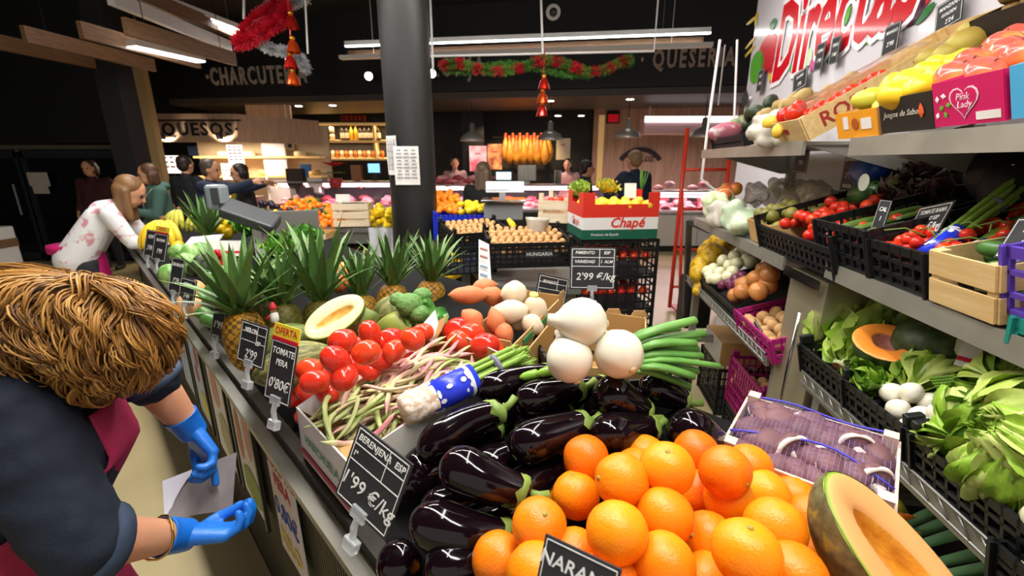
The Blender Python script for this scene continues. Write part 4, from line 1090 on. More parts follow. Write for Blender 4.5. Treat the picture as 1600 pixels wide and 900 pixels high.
# ------------------------------------------------------------------ people
M_skin = mat('skin', '#d09a78', .5, col2='#c98e6c', scale=10, sss=.12)
M_skin2 = mat('skin_tan', '#b5805f', .5, sss=.1)
M_eye = mat('eye_dark', '#2a1c16', .2); M_lip = mat('lips', '#a8564c', .5)
def cloth(name, col, col2=None): return mat('cloth_' + name, col, .8, col2=col2 or col, scale=14, bump=.25, bscale=90)

def hand_prims(w, fwd, pn, s=1., curls=(.4, .5, .55, .6), thumb=.5, left=False, point=None):
    fwd = V(fwd).normalized(); pn = V(pn); pn = (pn - fwd * pn.dot(fwd)).normalized(); side = fwd.cross(pn) * (1 if left else -1)   # side = towards the thumb
    w = V(w); P = []
    ks = [w + (fwd * q + side * d) * s for q, d in ((.085, .030), (.09, .010), (.086, -.011), (.078, -.030))]
    P.append(('cap', w + side * .012 * s, .019 * s, ks[0], .0125 * s, ks[3], .0115 * s, w - side * .014 * s, .018 * s))
    P.append(('cap', w + (fwd * .03 + side * .022) * s, .018 * s, ks[1], .012 * s))
    lens = (.072, .08, .075, .06)
    for i, k in enumerate(ks):
        c = curls[i]; p = k; a = .15 + c * .5; r = (.0092, .0095, .009, .0082)[i] * s
        sp = side * (.12, .03, -.06, -.16)[i]
        for j, fr in enumerate((.46, .30, .24)):
            d = ((fwd + sp) * math.cos(a) + pn * math.sin(a)).normalized(); q = p + d * lens[i] * fr * s
            P.append(('cap', p, r, q, r * .9)); p = q; r *= .92; a += c * (1.1 if j == 0 else .8)
    p = w + (fwd * .028 + side * .03) * s; d = (fwd * .62 + side * .62 + pn * .25 * thumb * 2).normalized(); q = p + d * .042 * s; P.append(('cap', p, .0135 * s, q, .0105 * s))
    d2 = (fwd * .85 + side * (.35 - .6 * thumb) + pn * .5 * thumb).normalized(); q2 = q + d2 * .03 * s; P.append(('cap', q, .0105 * s, q2, .0092 * s)); q3 = q2 + (d2 * .9 + pn * .2).normalized() * .024 * s; P.append(('cap', q2, .0092 * s, q3, .0078 * s))
    return P

def head_prims(c, face, up, s=1.):
    """skull, jaw, nose, brow, ears"""
    f = V(face).normalized(); u = V(up); u = (u - f * u.dot(f)).normalized(); r = f.cross(u); c = V(c)
    rot = Matrix((r, f, u)).transposed()
    return [('ell', c + u * .02 * s, (.073 * s, .092 * s, .10 * s), rot), ('ell', c + f * .028 * s - u * .045 * s, (.055 * s, .06 * s, .068 * s), rot), ('ell', c + f * .055 * s - u * .09 * s, (.024 * s, .022 * s, .018 * s), rot),
            ('cap', c + f * .088 * s + u * .01 * s, .009 * s, c + f * .106 * s - u * .028 * s, .013 * s), ('ell', c + f * .08 * s + u * .028 * s, (.05 * s, .014 * s, .012 * s), rot),
            ('ell', c + r * .075 * s - u * .005 * s, (.01 * s, .018 * s, .03 * s), rot), ('ell', c - r * .075 * s - u * .005 * s, (.01 * s, .018 * s, .03 * s), rot)]
def face_bits(th, c, face, up, s=1., w=True):
    f = V(face).normalized(); u = V(up); u = (u - f * u.dot(f)).normalized(); r = f.cross(u); c = V(c)
    for sg in (-1, 1):
        mb = MB(); mb.ball(c + r * .031 * s * sg + f * .083 * s + u * .006 * s, .011 * s, 8, 6); part('eye', mb, M_eye, th, sm=1, w=w)
    mb = MB(); mb.ball(c + f * .087 * s - u * .058 * s, (.022 * s, .006 * s, .007 * s), 8, 6, Matrix((r, f, u)).transposed()); part('mouth', mb, M_lip, th, sm=1, w=w)

def person(label, loc, yaw, coat, hair, J=None, scale=1., long_hair=0., trousers='#23252b', vox=.016, skin=M_skin, extra=None, shoes='#1a1a1a', coat_len=.0, hood=False, hairc2=None, group='people in the hall', look=None, name='person', bulk=1.):
    """local: faces +y, x to the right"""
    j = dict(pelvis=(0, 0, .93), chest=(0, .01, 1.24), neck=(0, .0, 1.42), head=(0, .04, 1.56), shL=(-.175, 0, 1.36), shR=(.175, 0, 1.36), elL=(-.225, .0, 1.09), elR=(.225, .0, 1.09), wrL=(-.2, .15, .93), wrR=(.2, .15, .93),
             hipL=(-.09, 0, .9), hipR=(.09, 0, .9), knL=(-.1, .03, .49), knR=(.1, .03, .49), anL=(-.1, -.01, .09), anR=(.1, -.01, .09))
    if J: j.update(J)
    j = {k: V(v) * scale for k, v in j.items()}
    th = thing(name, label, 'person', group=group, M=TRS(loc, (0, 0, yaw)))
    face = V(look) if look else V((0, 1, -.08)); up = (j['head'] - j['neck']).normalized(); s = scale
    P = head_prims(j['head'], face, up, s) + [('cap', j['neck'], .05 * s, j['head'] - up * .04, .047 * s), ('cap', j['chest'] - V((0, .02, 0)), .088 * s, j['pelvis'], .095 * s), ('cap', j['chest'] - V((0, .02, 0)), .085, j['neck'], .05)]
    for q in 'LR':
        P += [('cap', j['sh' + q], .05 * s, j['el' + q], .038 * s), ('cap', j['el' + q], .037 * s, j['wr' + q], .026 * s), ('cap', j['hip' + q], .075 * s, j['kn' + q], .05 * s), ('cap', j['kn' + q], .05 * s, j['an' + q], .035 * s), ('cap', j['chest'] + V((0, -.01, .07)), .065, j['sh' + q], .05)]
        f = (j['wr' + q] - j['el' + q]).normalized(); P += hand_prims(j['wr' + q], f, V((.6 if q == 'L' else -.6, .2, -.6)), s, left=(q == 'L'))
    part('body', blob('body', P, vox * .62, skin, link=False, smooth=3), skin, th, w=0)
    face_bits(th, j['head'], face, up, s, w=0)
    mc = coat if not isinstance(coat, str) else cloth(coat, coat, None); b = bulk
    P = [('cap', j['chest'] + V((-.09, -.01, .05)) * s, .105 * s * b, j['chest'] + V((.09, -.01, .05)) * s, .105 * s * b, j['pelvis'] + V((.075, 0, -coat_len)), .125 * s * b, j['pelvis'] + V((-.075, 0, -coat_len)), .125 * s * b), ('cap', j['chest'] + V((0, 0, .1)), .09 * s * b, j['neck'] - V((0, 0, .01)), .068 * s)]
    for q in 'LR':
        P += [('cap', j['chest'] + V((0, 0, .06)), .09 * s * b, j['sh' + q], .07 * s * b), ('cap', j['sh' + q], .07 * s * b, j['el' + q], .054 * s * b), ('cap', j['el' + q], .053 * s * b, j['el' + q].lerp(j['wr' + q], .92), .04 * s * b)]
    if hood: P.append(('ell', j['neck'] + V((0, -.06, .0)), (.12, .09, .06)))
    part('jacket', blob('jacket', P, vox, mc, link=False, smooth=3), mc, th, w=0)
    mt = cloth(trousers, trousers); P = [('cap', j['pelvis'], .125 * s, j['hipL'], .1 * s, j['hipR'], .1 * s)]
    for q in 'LR': P += [('cap', j['hip' + q], .095 * s, j['kn' + q], .068 * s), ('cap', j['kn' + q], .068 * s, j['an' + q], .052 * s)]
    part('trousers', blob('trousers', P, vox * 1.1, mt, link=False, smooth=3), mt, th, w=0)
    ms = mat('shoe_' + shoes, shoes, .5)
    for q in 'LR':
        part('shoe', blob('shoe', [('cap', j['an' + q] - V((0, .02, .045)), .045 * s, j['an' + q] + V((0, .13, -.055)), .034 * s)], .012, ms, link=False), ms, th, w=0)
    mh = mat('hair_' + hair, hair, .45, col2=hairc2 or hair, scale=18, stretch=(1, 1, .15), bump=.6, bscale=50)
    f = face.normalized(); u = (up - f * up.dot(f)).normalized(); r = f.cross(u); rot = Matrix((r, f, u)).transposed(); c = j['head']
    P = [('ell', c + u * .045 * s - f * .025 * s, (.088 * s, .098 * s, .088 * s), rot), ('ell', c - f * .05 * s, (.083 * s, .06 * s, .09 * s), rot)]
    if long_hair:
        for sg in (-1, 1): P.append(('cap', c + r * .07 * sg - f * .02, .035 * s, c + r * .075 * sg - f * .02 - V((0, 0, long_hair * .8)), .028 * s))
        P.append(('cap', c - f * .06 + r * .05, .05 * s, c - f * .06 - r * .05, .05 * s, c - f * .075 - V((0, 0, long_hair)) + r * .05, .035 * s, c - f * .075 - V((0, 0, long_hair)) - r * .05, .035 * s))
    part('hair', blob('hair', P, vox * .7, mh, link=False, smooth=2), mh, th, w=0)
    if extra: extra(th, j)
    return th

def face_to(loc, px_dir): return math.atan2(-px_dir[0], px_dir[1])     # yaw so that local +y points along the direction

# ---- the vendor bending over in the foreground (curly golden-brown hair, denim shirt, magenta apron, blue gloves)
vend = thing('person', 'person with curly hair, denim shirt, magenta apron and blue gloves bending beside the stall', 'person', (-.98, .68, 0), 'people in the hall')
C = dict(pelvis=V((-1.03, .70, .84)), waist=V((-.99, .71, 1.0)), chest=V((-.90, .735, 1.14)), neck=V((-.85, .755, 1.27)), head=V((-.752, .757, 1.335)),
         shR=at(8, 650, .73), elR=at(130, 850, .755), wrR=at(287, 836, .93), shL=V((-.945, .93, 1.235)), elL=at(228, 585, 1.03), wrL=at(300, 672, 1.12))
hf, hu = V((.62, .30, -.72)).normalized(), V((.62, .25, .60))
hu = (hu - hf * hu.dot(hf)).normalized(); hr = hf.cross(hu)
P = head_prims(C['head'], hf, hu) + [('cap', C['neck'], .055, C['head'] - hu * .05, .05), ('cap', C['pelvis'], .13, C['waist'], .115, C['chest'], .12), ('cap', C['chest'], .11, C['neck'], .055)]
for q in 'LR':
    P += [('cap', C['chest'] + V((.02, 0, .06)), .08, C['sh' + q], .055), ('cap', C['sh' + q], .054, C['el' + q], .047), ('cap', C['el' + q], .0475, C['el' + q].lerp(C['wr' + q], .4), .042, ), ('cap', C['el' + q].lerp(C['wr' + q], .4), .042, C['wr' + q], .0275)]
for sg in (-1, 1):
    h = C['pelvis'] + ST * .1 * sg; k = h + V((.03, .02, -.4)); a = V((h.x - .02, h.y - .02, .08)); P += [('cap', h, .085, k, .06), ('cap', k, .06, a, .04)]
fR = (at(345, 832, .96) - C['wrR']).normalized(); fL = (at(338, 722, 1.13) - C['wrL']).normalized()
P += hand_prims(C['wrR'], fR, V((.35, .5, .5)), .95, (.75, .8, .8, .8), .9, left=False)
P += hand_prims(C['wrL'], fL, V((.1, -.5, -.6)), .95, (.1, .9, .95, .95), .6, left=True)
blob('body', P, .0075, M_skin, vend, smooth=5); face_bits(vend, C['head'], hf, hu)
M_denim = mat('denim', '#121d2e', .8, col2='#0e1826', scale=9, bump=.3, bscale=150)
M_denimc = mat('denim_cuff', '#2c3a50', .8, col2='#344258', scale=30)
P = [('cap', C['chest'] + ST * .075, .118, C['chest'] - ST * .075, .118, C['waist'], .14, C['pelvis'], .15), ('cap', C['chest'] + V((0, 0, .06)) + ST * .04, .1, C['chest'] + V((0, 0, .06)) - ST * .04, .1, C['neck'] - V((.02, 0, .01)), .075)]
for q, cu in (('L', .1), ('R', .03)):
    e = C['el' + q].lerp(C['wr' + q], cu); P += [('cap', C['chest'] + V((-.02, 0, .05)), .1, C['sh' + q], .08), ('cap', C['sh' + q], .08, C['el' + q], .064), ('cap', C['el' + q], .064, e, .06)]
sh_ = blob('shirt', P, .009, M_denim, vend, smooth=6)
for v in sh_.data.vertices: v.co += v.normal * (.007 * noise.noise(V((v.co.x * 9, v.co.y * 9, v.co.z * 22))) + .003 * noise.noise(v.co * 40))
for q, a0, a1 in (('L', .02, .14), ('R', .02, .2)):
    a, b = C['el' + q].lerp(C['wr' + q], a0), C['el' + q].lerp(C['wr' + q], a1); mb = MB()
    fr = frame(b - a); L = (b - a).length
    mb.lathe([(.061, 0), (.0665, .002), (.067, L * .5), (.064, L - .002), (.058, L)], 28, TRS(a, fr), rad=lambda g, i: 1 + .02 * math.sin(3 * g + i)); part('rolled_cuff', mb, M_denimc, vend, sm=1)
# collar
mb = MB(); fr = frame(C['head'] - C['neck'] + V((.02, 0, 0))); mb.lathe([(.082, -.035), (.078, -.01), (.074, .02), (.085, .0), (.092, -.03)], 26, TRS(C['neck'] + V((.01, 0, .0)), fr)); part('collar', mb, M_denim, vend, sm=1)
# apron: shell over the front of the torso with neck strap
M_apron = mat('apron_magenta', '#a01a48', .75, col2='#8c1640', scale=7, bump=.2, bscale=60)
def ap(u, v):     # u along the hem, v from the bib top down
    ang = (u - .5) * (1.7 + 3.4 * min(1, max(0, (v - .2) / .2)))
    path = [C['chest'] + V((.0, 0, .075)), C['chest'] + V((0, 0, -.02)), C['waist'], C['pelvis'], C['pelvis'] + V((.01, .01, -.17)), C['pelvis'] + V((.03, .02, -.36))]
    rr = [.132, .15, .165, .178, .185, .2]
    k = v * 5; i = min(int(k), 4); f_ = k - i; c = path[i].lerp(path[i + 1], f_); r = rr[i] * (1 - f_) + rr[i + 1] * f_
    wob = .008 * math.sin(u * 19 + v * 3) * min(1, v * 2)
    ex = 1.25 if v < .6 else 1.1
    return c + SN * math.cos(ang) * (r + wob) + ST * math.sin(ang) * (r + wob) * ex
mb = MB(); mb.grid(ap, 40, 34); ao = part('apron', mb, M_apron, vend, sm=1)
md = ao.modifiers.new('s', 'SOLIDIFY'); md.thickness = .004
for sg in (-1, 1):
    mb = MB(); p0 = C['chest'] + V((.0, 0, .075)) + SN * .125 + ST * .07 * sg; p1 = C['neck'] + SN * .06 + ST * .075 * sg + V((0, 0, -.01)); p2 = C['neck'] + ST * .07 * sg - SN * .05 + V((0, 0, .03))
    pts = [p0, p0.lerp(p1, .5) + SN * .03, p1, p1.lerp(p2, .5) + V((0, 0, .02)), p2]
    mb.tube(pts, .014, 8, flat=.25); part('apron_strap', mb, M_apron, vend, sm=1)
M_trb = cloth('black', '#17171a')
P = [('cap', C['pelvis'], .145, C['pelvis'] + ST * .1, .105, C['pelvis'] - ST * .1, .105)]
for sg in (-1, 1):
    h = C['pelvis'] + ST * .1 * sg; k = h + V((.05, .03, -.4)); a = V((h.x - .02, h.y - .02, .06)); P += [('cap', h, .105, k, .078), ('cap', k, .078, a, .055)]
blob('trousers', P, .012, M_trb, vend)
for sg in (-1, 1):
    h = C['pelvis'] + ST * .1 * sg; a = V((h.x - .02, h.y - .02, .045)); blob('shoe', [('cap', a - SN * .04, .045, a + SN * .15 - V((0, 0, .008)), .035)], .01, M_black, vend)
# gloves: skin-tight blue nitrile over both hands
M_glove = mat('blue_nitrile', '#1668c8', .42, col2='#1f74d2', scale=14, bump=.2, bscale=70)
for q, f_, pn, cu, tb, lf in (('R', fR, V((.35, .5, .5)), (.75, .8, .8, .8), .9, False), ('L', fL, V((.1, -.5, -.6)), (.1, .9, .95, .95), .6, True)):
    G = []
    for p in hand_prims(C['wr' + q], f_, pn, .95, cu, tb, left=lf):
        G.append(tuple(x + .0028 if isinstance(x, float) else x for x in p))
    back = (C['el' + q] - C['wr' + q]).normalized(); G.append(('cap', C['wr' + q] + back * .01, .0315, C['wr' + q], .0305))
    gl = blob('glove', G, .0042, M_glove, vend, smooth=3)
    mb = MB(); mb.lathe([(.0305, -.01), (.0325, .012), (.034, .03), (.0365, .048), (.0372, .05), (.0365, .052), (.033, .05)], 26, TRS(C['wr' + q], frame(back)), rad=lambda g, i: 1 + .02 * math.sin(4 * g + i), cap=False); part('glove_cuff', mb, M_glove, gl, sm=1)
mb = MB(); c_ = C['wrR'].lerp(C['elR'], .30); fr = frame(C['elR'] - C['wrR']); mb.tube([c_ + fr @ V((math.cos(a) * .0385, math.sin(a) * .0385, .006 * math.sin(2 * a))) for a in [2 * PI * i / 28 for i in range(28)]], [.0017 + .0008 * (i % 2) for i in range(28)], 6, closed=True)
part('bracelet', mb, mat('gold', '#c99a3a', .25, metal=1.), vend, sm=1)
# hair: loose curls, many fine strands in three tones over a dark base
hm_ = [mat('hair_gold', '#96682c', .4), mat('hair_light', '#b98a48', .38), mat('hair_brown', '#5f3d18', .45)]
hc = C['head'] + hu * .015 - hf * .01
rot = Matrix((hr, hf, hu)).transposed()
P = [('ell', hc, (.090, .104, .098), rot), ('ell', hc - hf * .07 - hu * .035, (.088, .068, .085), rot), ('ell', hc - hf * .085 - hu * .085, (.075, .05, .055), rot), ('ell', hc + hf * .03 + hu * .045, (.08, .08, .055), rot)]
hb = blob('hair', P, .010, mat('hair_base', '#4a2f12', .6, col2='#6a4318', scale=30), vend, smooth=3)
rn = random.Random(5); mb = MB(); crown = V((0, -.35, .92)).normalized()
for i in range(420):
    d = V((rn.gauss(0, 1), rn.gauss(-.25, 1), rn.gauss(.3, 1))).normalized()
    if d.y > .5 and d.z < .2: continue
    tdir = d - crown + V((.35 * noise.noise(d * 2.2), .35 * noise.noise(d * 2.2 + V((5, 0, 0))), 0)); tdir = (tdir - d * tdir.dot(d)).normalized()
    sdir = d.cross(tdir); L = rn.uniform(.09, .17); ph = rn.uniform(0, 6.3); fq = rn.uniform(.7, 1.3); am = rn.uniform(.008, .02); lift = rn.uniform(.03, .2)
    for j in range(8):
        dj = (d + V((rn.gauss(0, .05), rn.gauss(0, .05), rn.gauss(0, .05)))).normalized(); n_ = 11; pts = []; rad = []; r0 = rn.uniform(.0011, .0021); p2 = ph + rn.uniform(-.35, .35)
        for k in range(n_):
            s = k / (n_ - 1); e = (dj + tdir * s * L / .1).normalized()
            q = V((e.x * .092, e.y * .106, e.z * .10)) * (1.02 + lift * math.sin(s * 2.6) * .8 + .04 * s)
            if e.y < -.2: q += V((0, -.06, -.035)) * min(1, (-e.y - .2) * 1.6)
            q += sdir * am * math.sin(p2 + s * fq * 6.28) * (.3 + s) + e * am * .8 * math.cos(p2 + s * fq * 6.28) * (.3 + s)
            pts.append(hc + rot @ q); rad.append(r0 * (1 - s) ** .4 + .0003)
        mb.cur = (0, 0, 1, 2)[rn.randrange(4)]; mb.tube(pts, rad, 4, cap=False)
part('strands', mb, hm_, hb, sm=1)['kind'] = 'stuff'
# sheet of paper between the hands
c0, c1, c2, c3 = at(262, 812, 1.12), at(258, 750, 1.2), at(376, 704, 1.2), at(362, 800, 1.12)
mb = MB(); mb.grid(lambda u, v: (c0.lerp(c3, u)).lerp(c1.lerp(c2, u), v) + SN * .012 * math.sin(u * 3 + v), 8, 8)
ps = thing('paper_sheet', 'grey backed paper poster held between the blue gloves', 'paper', c0); part('sheet', mb, mat('paper_back', '#8a8484', .8, col2='#787274', scale=14), ps, sm=1)
mb = MB(); mb.grid(lambda u, v: c1.lerp(c0, v * .85).lerp(c1.lerp(c2, .5), u * (1 - v) * .98) - SN * .006 + SN * .012 * math.sin(u * 2), 6, 6); part('folded_corner', mb, mat('paper_front', '#c9c9d6', .8), ps, sm=1)
# ---- stooping vendor in a floral blouse at the far end of the stall
M_floral = mat('floral_blouse', '#dfe0e2', .75, col2='#e6e4e4', scale=3, col3='#cf8f96', scale3=14, lo3=.56, hi3=.64)
def floral_extra(th, j):
    mp = mat('apron_pink', '#c81a6e', .7, col2='#b81562', scale=6)
    mb = MB(); pv = j['pelvis']
    mb.grid(lambda u, v: pv + V((math.sin((u - .5) * 3.6) * (.165 + .03 * v), math.cos((u - .5) * 3.6) * (.165 + .03 * v), .12 - v * .5)), 18, 8); o = part('apron', mb, mp, th, sm=1, w=0); o.modifiers.new('s', 'SOLIDIFY').thickness = .006
    mb = MB(); mb.lathe([(.152, .06), (.156, .09), (.152, .12)], 24, TRS(pv)); part('apron_tie', mb, mp, th, sm=1, w=0)
    for sg in (-1, 1):
        mb = MB(); mb.tube([j['chest'] + V((sg * .07, .12, -.1)), j['chest'] + V((sg * .09, .1, .08)), j['neck'] + V((sg * .07, -.02, .0)), j['chest'] + V((sg * .05, -.12, .03))], .015, 6, flat=.3); part('apron_strap', mb, mp, th, sm=1, w=0)
q = on_z(140, 440, .9)
person('person in a floral blouse and pink apron stooping over the far stall end', (-3.32, 3.42, 0), face_to(None, (.85, .5)), M_floral, '#6a4a2e', dict(
    pelvis=(0, -.05, .93), chest=(0, .17, 1.18), neck=(0, .27, 1.32), head=(0, .36, 1.42), shL=(-.175, .24, 1.27), shR=(.175, .24, 1.27), elL=(-.2, .36, 1.05), elR=(.2, .34, 1.05), wrL=(-.13, .56, 1.02), wrR=(.12, .58, 1.02)),
    long_hair=.26, look=(.1, .85, -.5), hairc2='#8a6540', extra=floral_extra, trousers='#2a2a2e')
P_ = lambda px, py, y: V((on_y(px, py, y).x, y, 0))
p = on_z(8, 440, 0); th = thing('white_bin', 'white bin with a black foot at the left picture edge', 'bin', p); mb = MB(); mb.box(p + V((0, 0, .42)), (.34, .34, .72), bev=.02); part('casing', mb, M_white, th); mb = MB(); mb.box(p + V((0, 0, .03)), (.38, .38, .06)); part('foot', mb, M_black, th); mb = MB(); mb.box(p + V((0, 0, .55)), (.345, .345, .12)); part('brown_band', mb, M_wood, th)
# ---- customers in the left aisle
def bag(th, j):
    mb = MB(); mb.tube([j['shL'] + V((.02, .06, .04)), j['chest'] + V((0, .13, .02)), j['pelvis'] + V((.16, .1, .0))], .014, 6, flat=.4); part('bag_strap', mb, cloth('strap', '#b0a493'), th, sm=1, w=0)
person('person in a dark green parka with a shoulder strap in the aisle', P_(250, 330, 5.3), face_to(None, (-.5, -.6)), '#4a6a60', '#5a3c26', dict(wrL=(-.05, .26, 1.15), elL=(-.22, .08, 1.1)), .97, .1, hood=True, coat_len=.2, look=(.3, 1, -.1), extra=bag, bulk=1.15)
person('person in black seen from behind near the cheese kiosk', P_(300, 330, 6.4), face_to(None, (.2, 1)), '#17181c', '#2a1d15', None, 1.03, bulk=1.05)
person('person in a navy jacket pointing to the right with an outstretched arm', P_(336, 330, 5.4), face_to(None, (1, .05)), '#1e2740', '#4a4038', dict(elL=(-.2, .3, 1.33), wrL=(-.16, .56, 1.40), elR=(.2, .28, 1.33), wrR=(.12, .55, 1.43), shR=(.175, .02, 1.38)), 1.0, bulk=1.1)
def scarf(th, j):
    ms = cloth('yellow_scarf', '#c9b21e', '#b09a12'); part('scarf', blob('s', [('cap', j['neck'] + V((.05, .07, .0)), .045, j['pelvis'] + V((.12, .16, .12)), .06)], .015, ms, link=False), ms, th, w=0)
person('person in a dark coat with a bright yellow scarf', P_(388, 330, 5.9), face_to(None, (-.7, -.5)), '#2b2a2c', '#241812', None, .97, .05, extra=scarf)
person('person with a dark red scarf in the dark doorway', P_(158, 330, 7.0), face_to(None, (.2, -1)), '#3a1416', '#3a281c', None, 1.0, .08)
# ---- customers and sellers by the counters
person('person with long straight brown hair in black at the middle counter', P_(755, 300, 5.4), face_to(None, (.15, 1)), '#141416', '#5f4a38', None, .98, .3, hairc2='#7a6450')
person('person in a navy coat with a fair bun at the right-hand counter', P_(990, 300, 6.2), face_to(None, (-.5, 1)), '#18243a', '#8a6a48', dict(elL=(-.3, .12, 1.15), wrL=(-.22, .3, 1.2)), 1.07, bulk=1.15)
person('person with dark hair in profile left of the navy coat', P_(912, 300, 6.6), face_to(None, (1, .1)), '#1b1b1d', '#1e1512', None, 1.0)
person('person in a pale pink top behind the middle counter', P_(886, 300, 9.6), face_to(None, (-.3, -1)), '#b08a80', '#15110f', None, 1.02, .1)
person('person bowing behind the counter beside the hanging lamp', P_(712, 300, 9.9), face_to(None, (.2, -1)), '#8a6f68', '#17110e', None, 1.04)
# ------------------------------------------------------------------ pineapples
M_pine = mat('pineapple_skin', '#c98a1e', .55, col2='#8a6a1c', scale=14, rnd=.05); M_pineg = mat('pineapple_green', '#6d6a22', .55, col2='#4f5a1e', scale=14)
M_pinegap = mat('pineapple_gap', '#5a4a1a', .7)
M_pleaf = mat('pineapple_leaf', '#5f8240', .42, col2='#4a6e38', scale=7, stretch=(1, .3, 1), rnd=.16); M_pleafl = mat('pineapple_leaf_light', '#7f9e58', .42, col2='#66884a', scale=7, stretch=(1, .3, 1), rnd=.16)
PL = []
for k in range(4):
    mb = MB(); L = 1.; n_ = 6; m_ = (M_pleaf, M_pleafl)[k % 2]; cu = (.10, .22, .05, .3)[k]
    for j in range(n_ + 1):
        v = j / n_; w = .085 * (1 - v) ** .75 + .001
        for u in (-1, -.45, 0, .45, 1): mb.v.append(V((u * w, L * v * (1 - .12 * cu * v), cu * v * v + .05 * abs(u) * (1 - v))))
    for j in range(n_):
        for i in range(4): a = j * 5 + i; mb.f.append([a, a + 1, a + 6, a + 5]); mb.m.append(0)
    PL.append(mb.mesh(m_, True, merge=False))
def pine_body(R, H, ms):
    mb = MB(); seg, rings = 48, 40; rows = 9; cols = 11
    for i in range(rings + 1):
        v = i / rings; th = v * PI; zc = -math.cos(th) * H / 2; r0 = R * (math.sin(th) ** .55 if 0 < v < 1 else 0)
        for k in range(seg):
            a = 2 * PI * k / seg; g1 = (a * cols / (2 * PI) + v * rows) % 1; g2 = (a * cols / (2 * PI) - v * rows) % 1
            e = min(abs(g1 - .5), abs(g2 - .5)) ; q = min(1 - 2 * abs(g1 - .5), 1 - 2 * abs(g2 - .5)); r = r0 * (1 + .07 * min(1, q * 2.2)) - .0
            mb.v.append(V((r * math.cos(a), r * math.sin(a), zc)))
    for i in range(rings):
        for k in range(seg):
            v = (i + .5) / rings; a = 2 * PI * (k + .5) / seg; g1 = (a * cols / (2 * PI) + v * rows) % 1; g2 = (a * cols / (2 * PI) - v * rows) % 1
            q = min(1 - 2 * abs(g1 - .5), 1 - 2 * abs(g2 - .5))
            mb.f.append([i * seg + k, i * seg + (k + 1) % seg, (i + 1) * seg + (k + 1) % seg, (i + 1) * seg + k]); mb.m.append(1 if q < .22 else 0)
    return mb.mesh(ms, True)
PB = [pine_body(.060, .19, [M_pine, M_pinegap]), pine_body(.058, .17, [M_pineg, M_pinegap])]
def pineapple(c, axis, label, crown=.2, n=34, kind=0, spread=1., seed=0, s=1., gone=None):
    M = TRS(c, frame(V(axis))); th = thing('pineapple', label, 'pineapple', group='pineapples along the stall', M=M); rn = random.Random(seed)
    obj('body', PB[kind], th, Matrix.Scale(s, 4))
    H = (.19, .17)[kind] * s; mb = MB(); mb.lathe([(.022, -.012), (.016, .02), (.006, .05), (0, .06)], 10); cr = part('crown', mb, M_pleaf, th, sm=1, w=0); cr.location = (0, 0, H / 2)
    for k in range(n):
        q = 1 - k / n; a = k * 2.4 + rn.uniform(-.15, .15); tilt = (.12 + .95 * q ** 1.2) * spread + rn.uniform(-.08, .08); l = crown * (.55 + .5 * (1 - abs(q - .45) * 1.3)) * rn.uniform(.85, 1.1)
        R_ = Matrix.Rotation(a, 4, 'Z') @ Matrix.Translation((0, .012, .04 * (1 - q))) @ Matrix.Rotation(PI / 2 - tilt, 4, 'X') @ Matrix.Rotation(PI, 4, 'Y')
        obj('leaf', PL[rn.randrange(4)], cr, R_ @ Matrix.Diagonal((l * 1.15, l, l, 1)))
    return th
pineapple(at(386, 532, 1.42), (-.10, .05, 1), 'orange ripe pineapple standing at the stall edge behind chalk tags', .24, 38, 0, 1.05, 1)
pineapple(at(446, 512, 1.52), (-.05, .1, 1), 'greenish pineapple with a Santa clip on it', .2, 34, 1, 1.0, 2)
pineapple(at(502, 505, 1.58), (.0, .1, 1), 'pineapple behind the cut melon with the tallest crown', .27, 38, 1, .75, 3)
pineapple(at(566, 500, 1.66), (.0, .1, 1), 'yellow pineapple right of the cut melon, low crown', .17, 34, 0, .8, 4)
pineapple(at(614, 482, 1.72), (.05, .1, 1), 'pineapple in front of the round column', .20, 36, 0, .75, 5)
pineapple(at(672, 475, 1.78), (.1, .1, 1), 'pineapple behind the leafy broccoli, right of the column', .19, 34, 0, .85, 6)
pineapple(at(326, 388, 2.75), (0, .1, 1), 'pineapple at the far part of the stall beside the bananas', .26, 30, 1, .8, 7)
pineapple(at(418, 505, 1.66), (-.2, .2, 1), 'pineapple half hidden behind the orange one', .2, 30, 1, 1.1, 8)
# Santa clips
def santa(px, py, Z, label):
    p = at(px, py, Z); th = thing('santa_clip', label, 'clip', p, 'little Santa clips')
    r = mat('felt_red', '#b5252c', .7); w = mat('felt_white', '#e0dcd8', .8)
    mb = MB(); mb.lathe([(.010, -.03), (.013, -.02), (.012, .0), (.006, .006)], 12, TRS(p)); part('coat', mb, w, th, sm=1)
    mb = MB(); mb.ball(p + V((0, 0, .012)), .010, 10, 8); part('face', mb, M_skin, th, sm=1)
    mb = MB(); mb.lathe([(.0125, .016), (.010, .022), (.004, .036), (0, .038)], 12, TRS(p)); part('hat', mb, r, th, sm=1)
    for s in (-1, 1):
        mb = MB(); mb.tube([p + V((s * .006, -.002, -.03)), p + V((s * .008, -.002, -.06))], .005, 6); part('leg', mb, r, th, sm=1)
    mb = MB(); mb.tube([p + V((-.01, -.004, -.005)), p + V((-.024, -.008, -.018))], .0045, 6); part('arm', mb, r, th, sm=1)
santa(428, 490, 1.38, 'small red and white Santa clip on the greenish pineapple')
santa(356, 462, 1.9, 'small red and white Santa clip by the cucumbers')

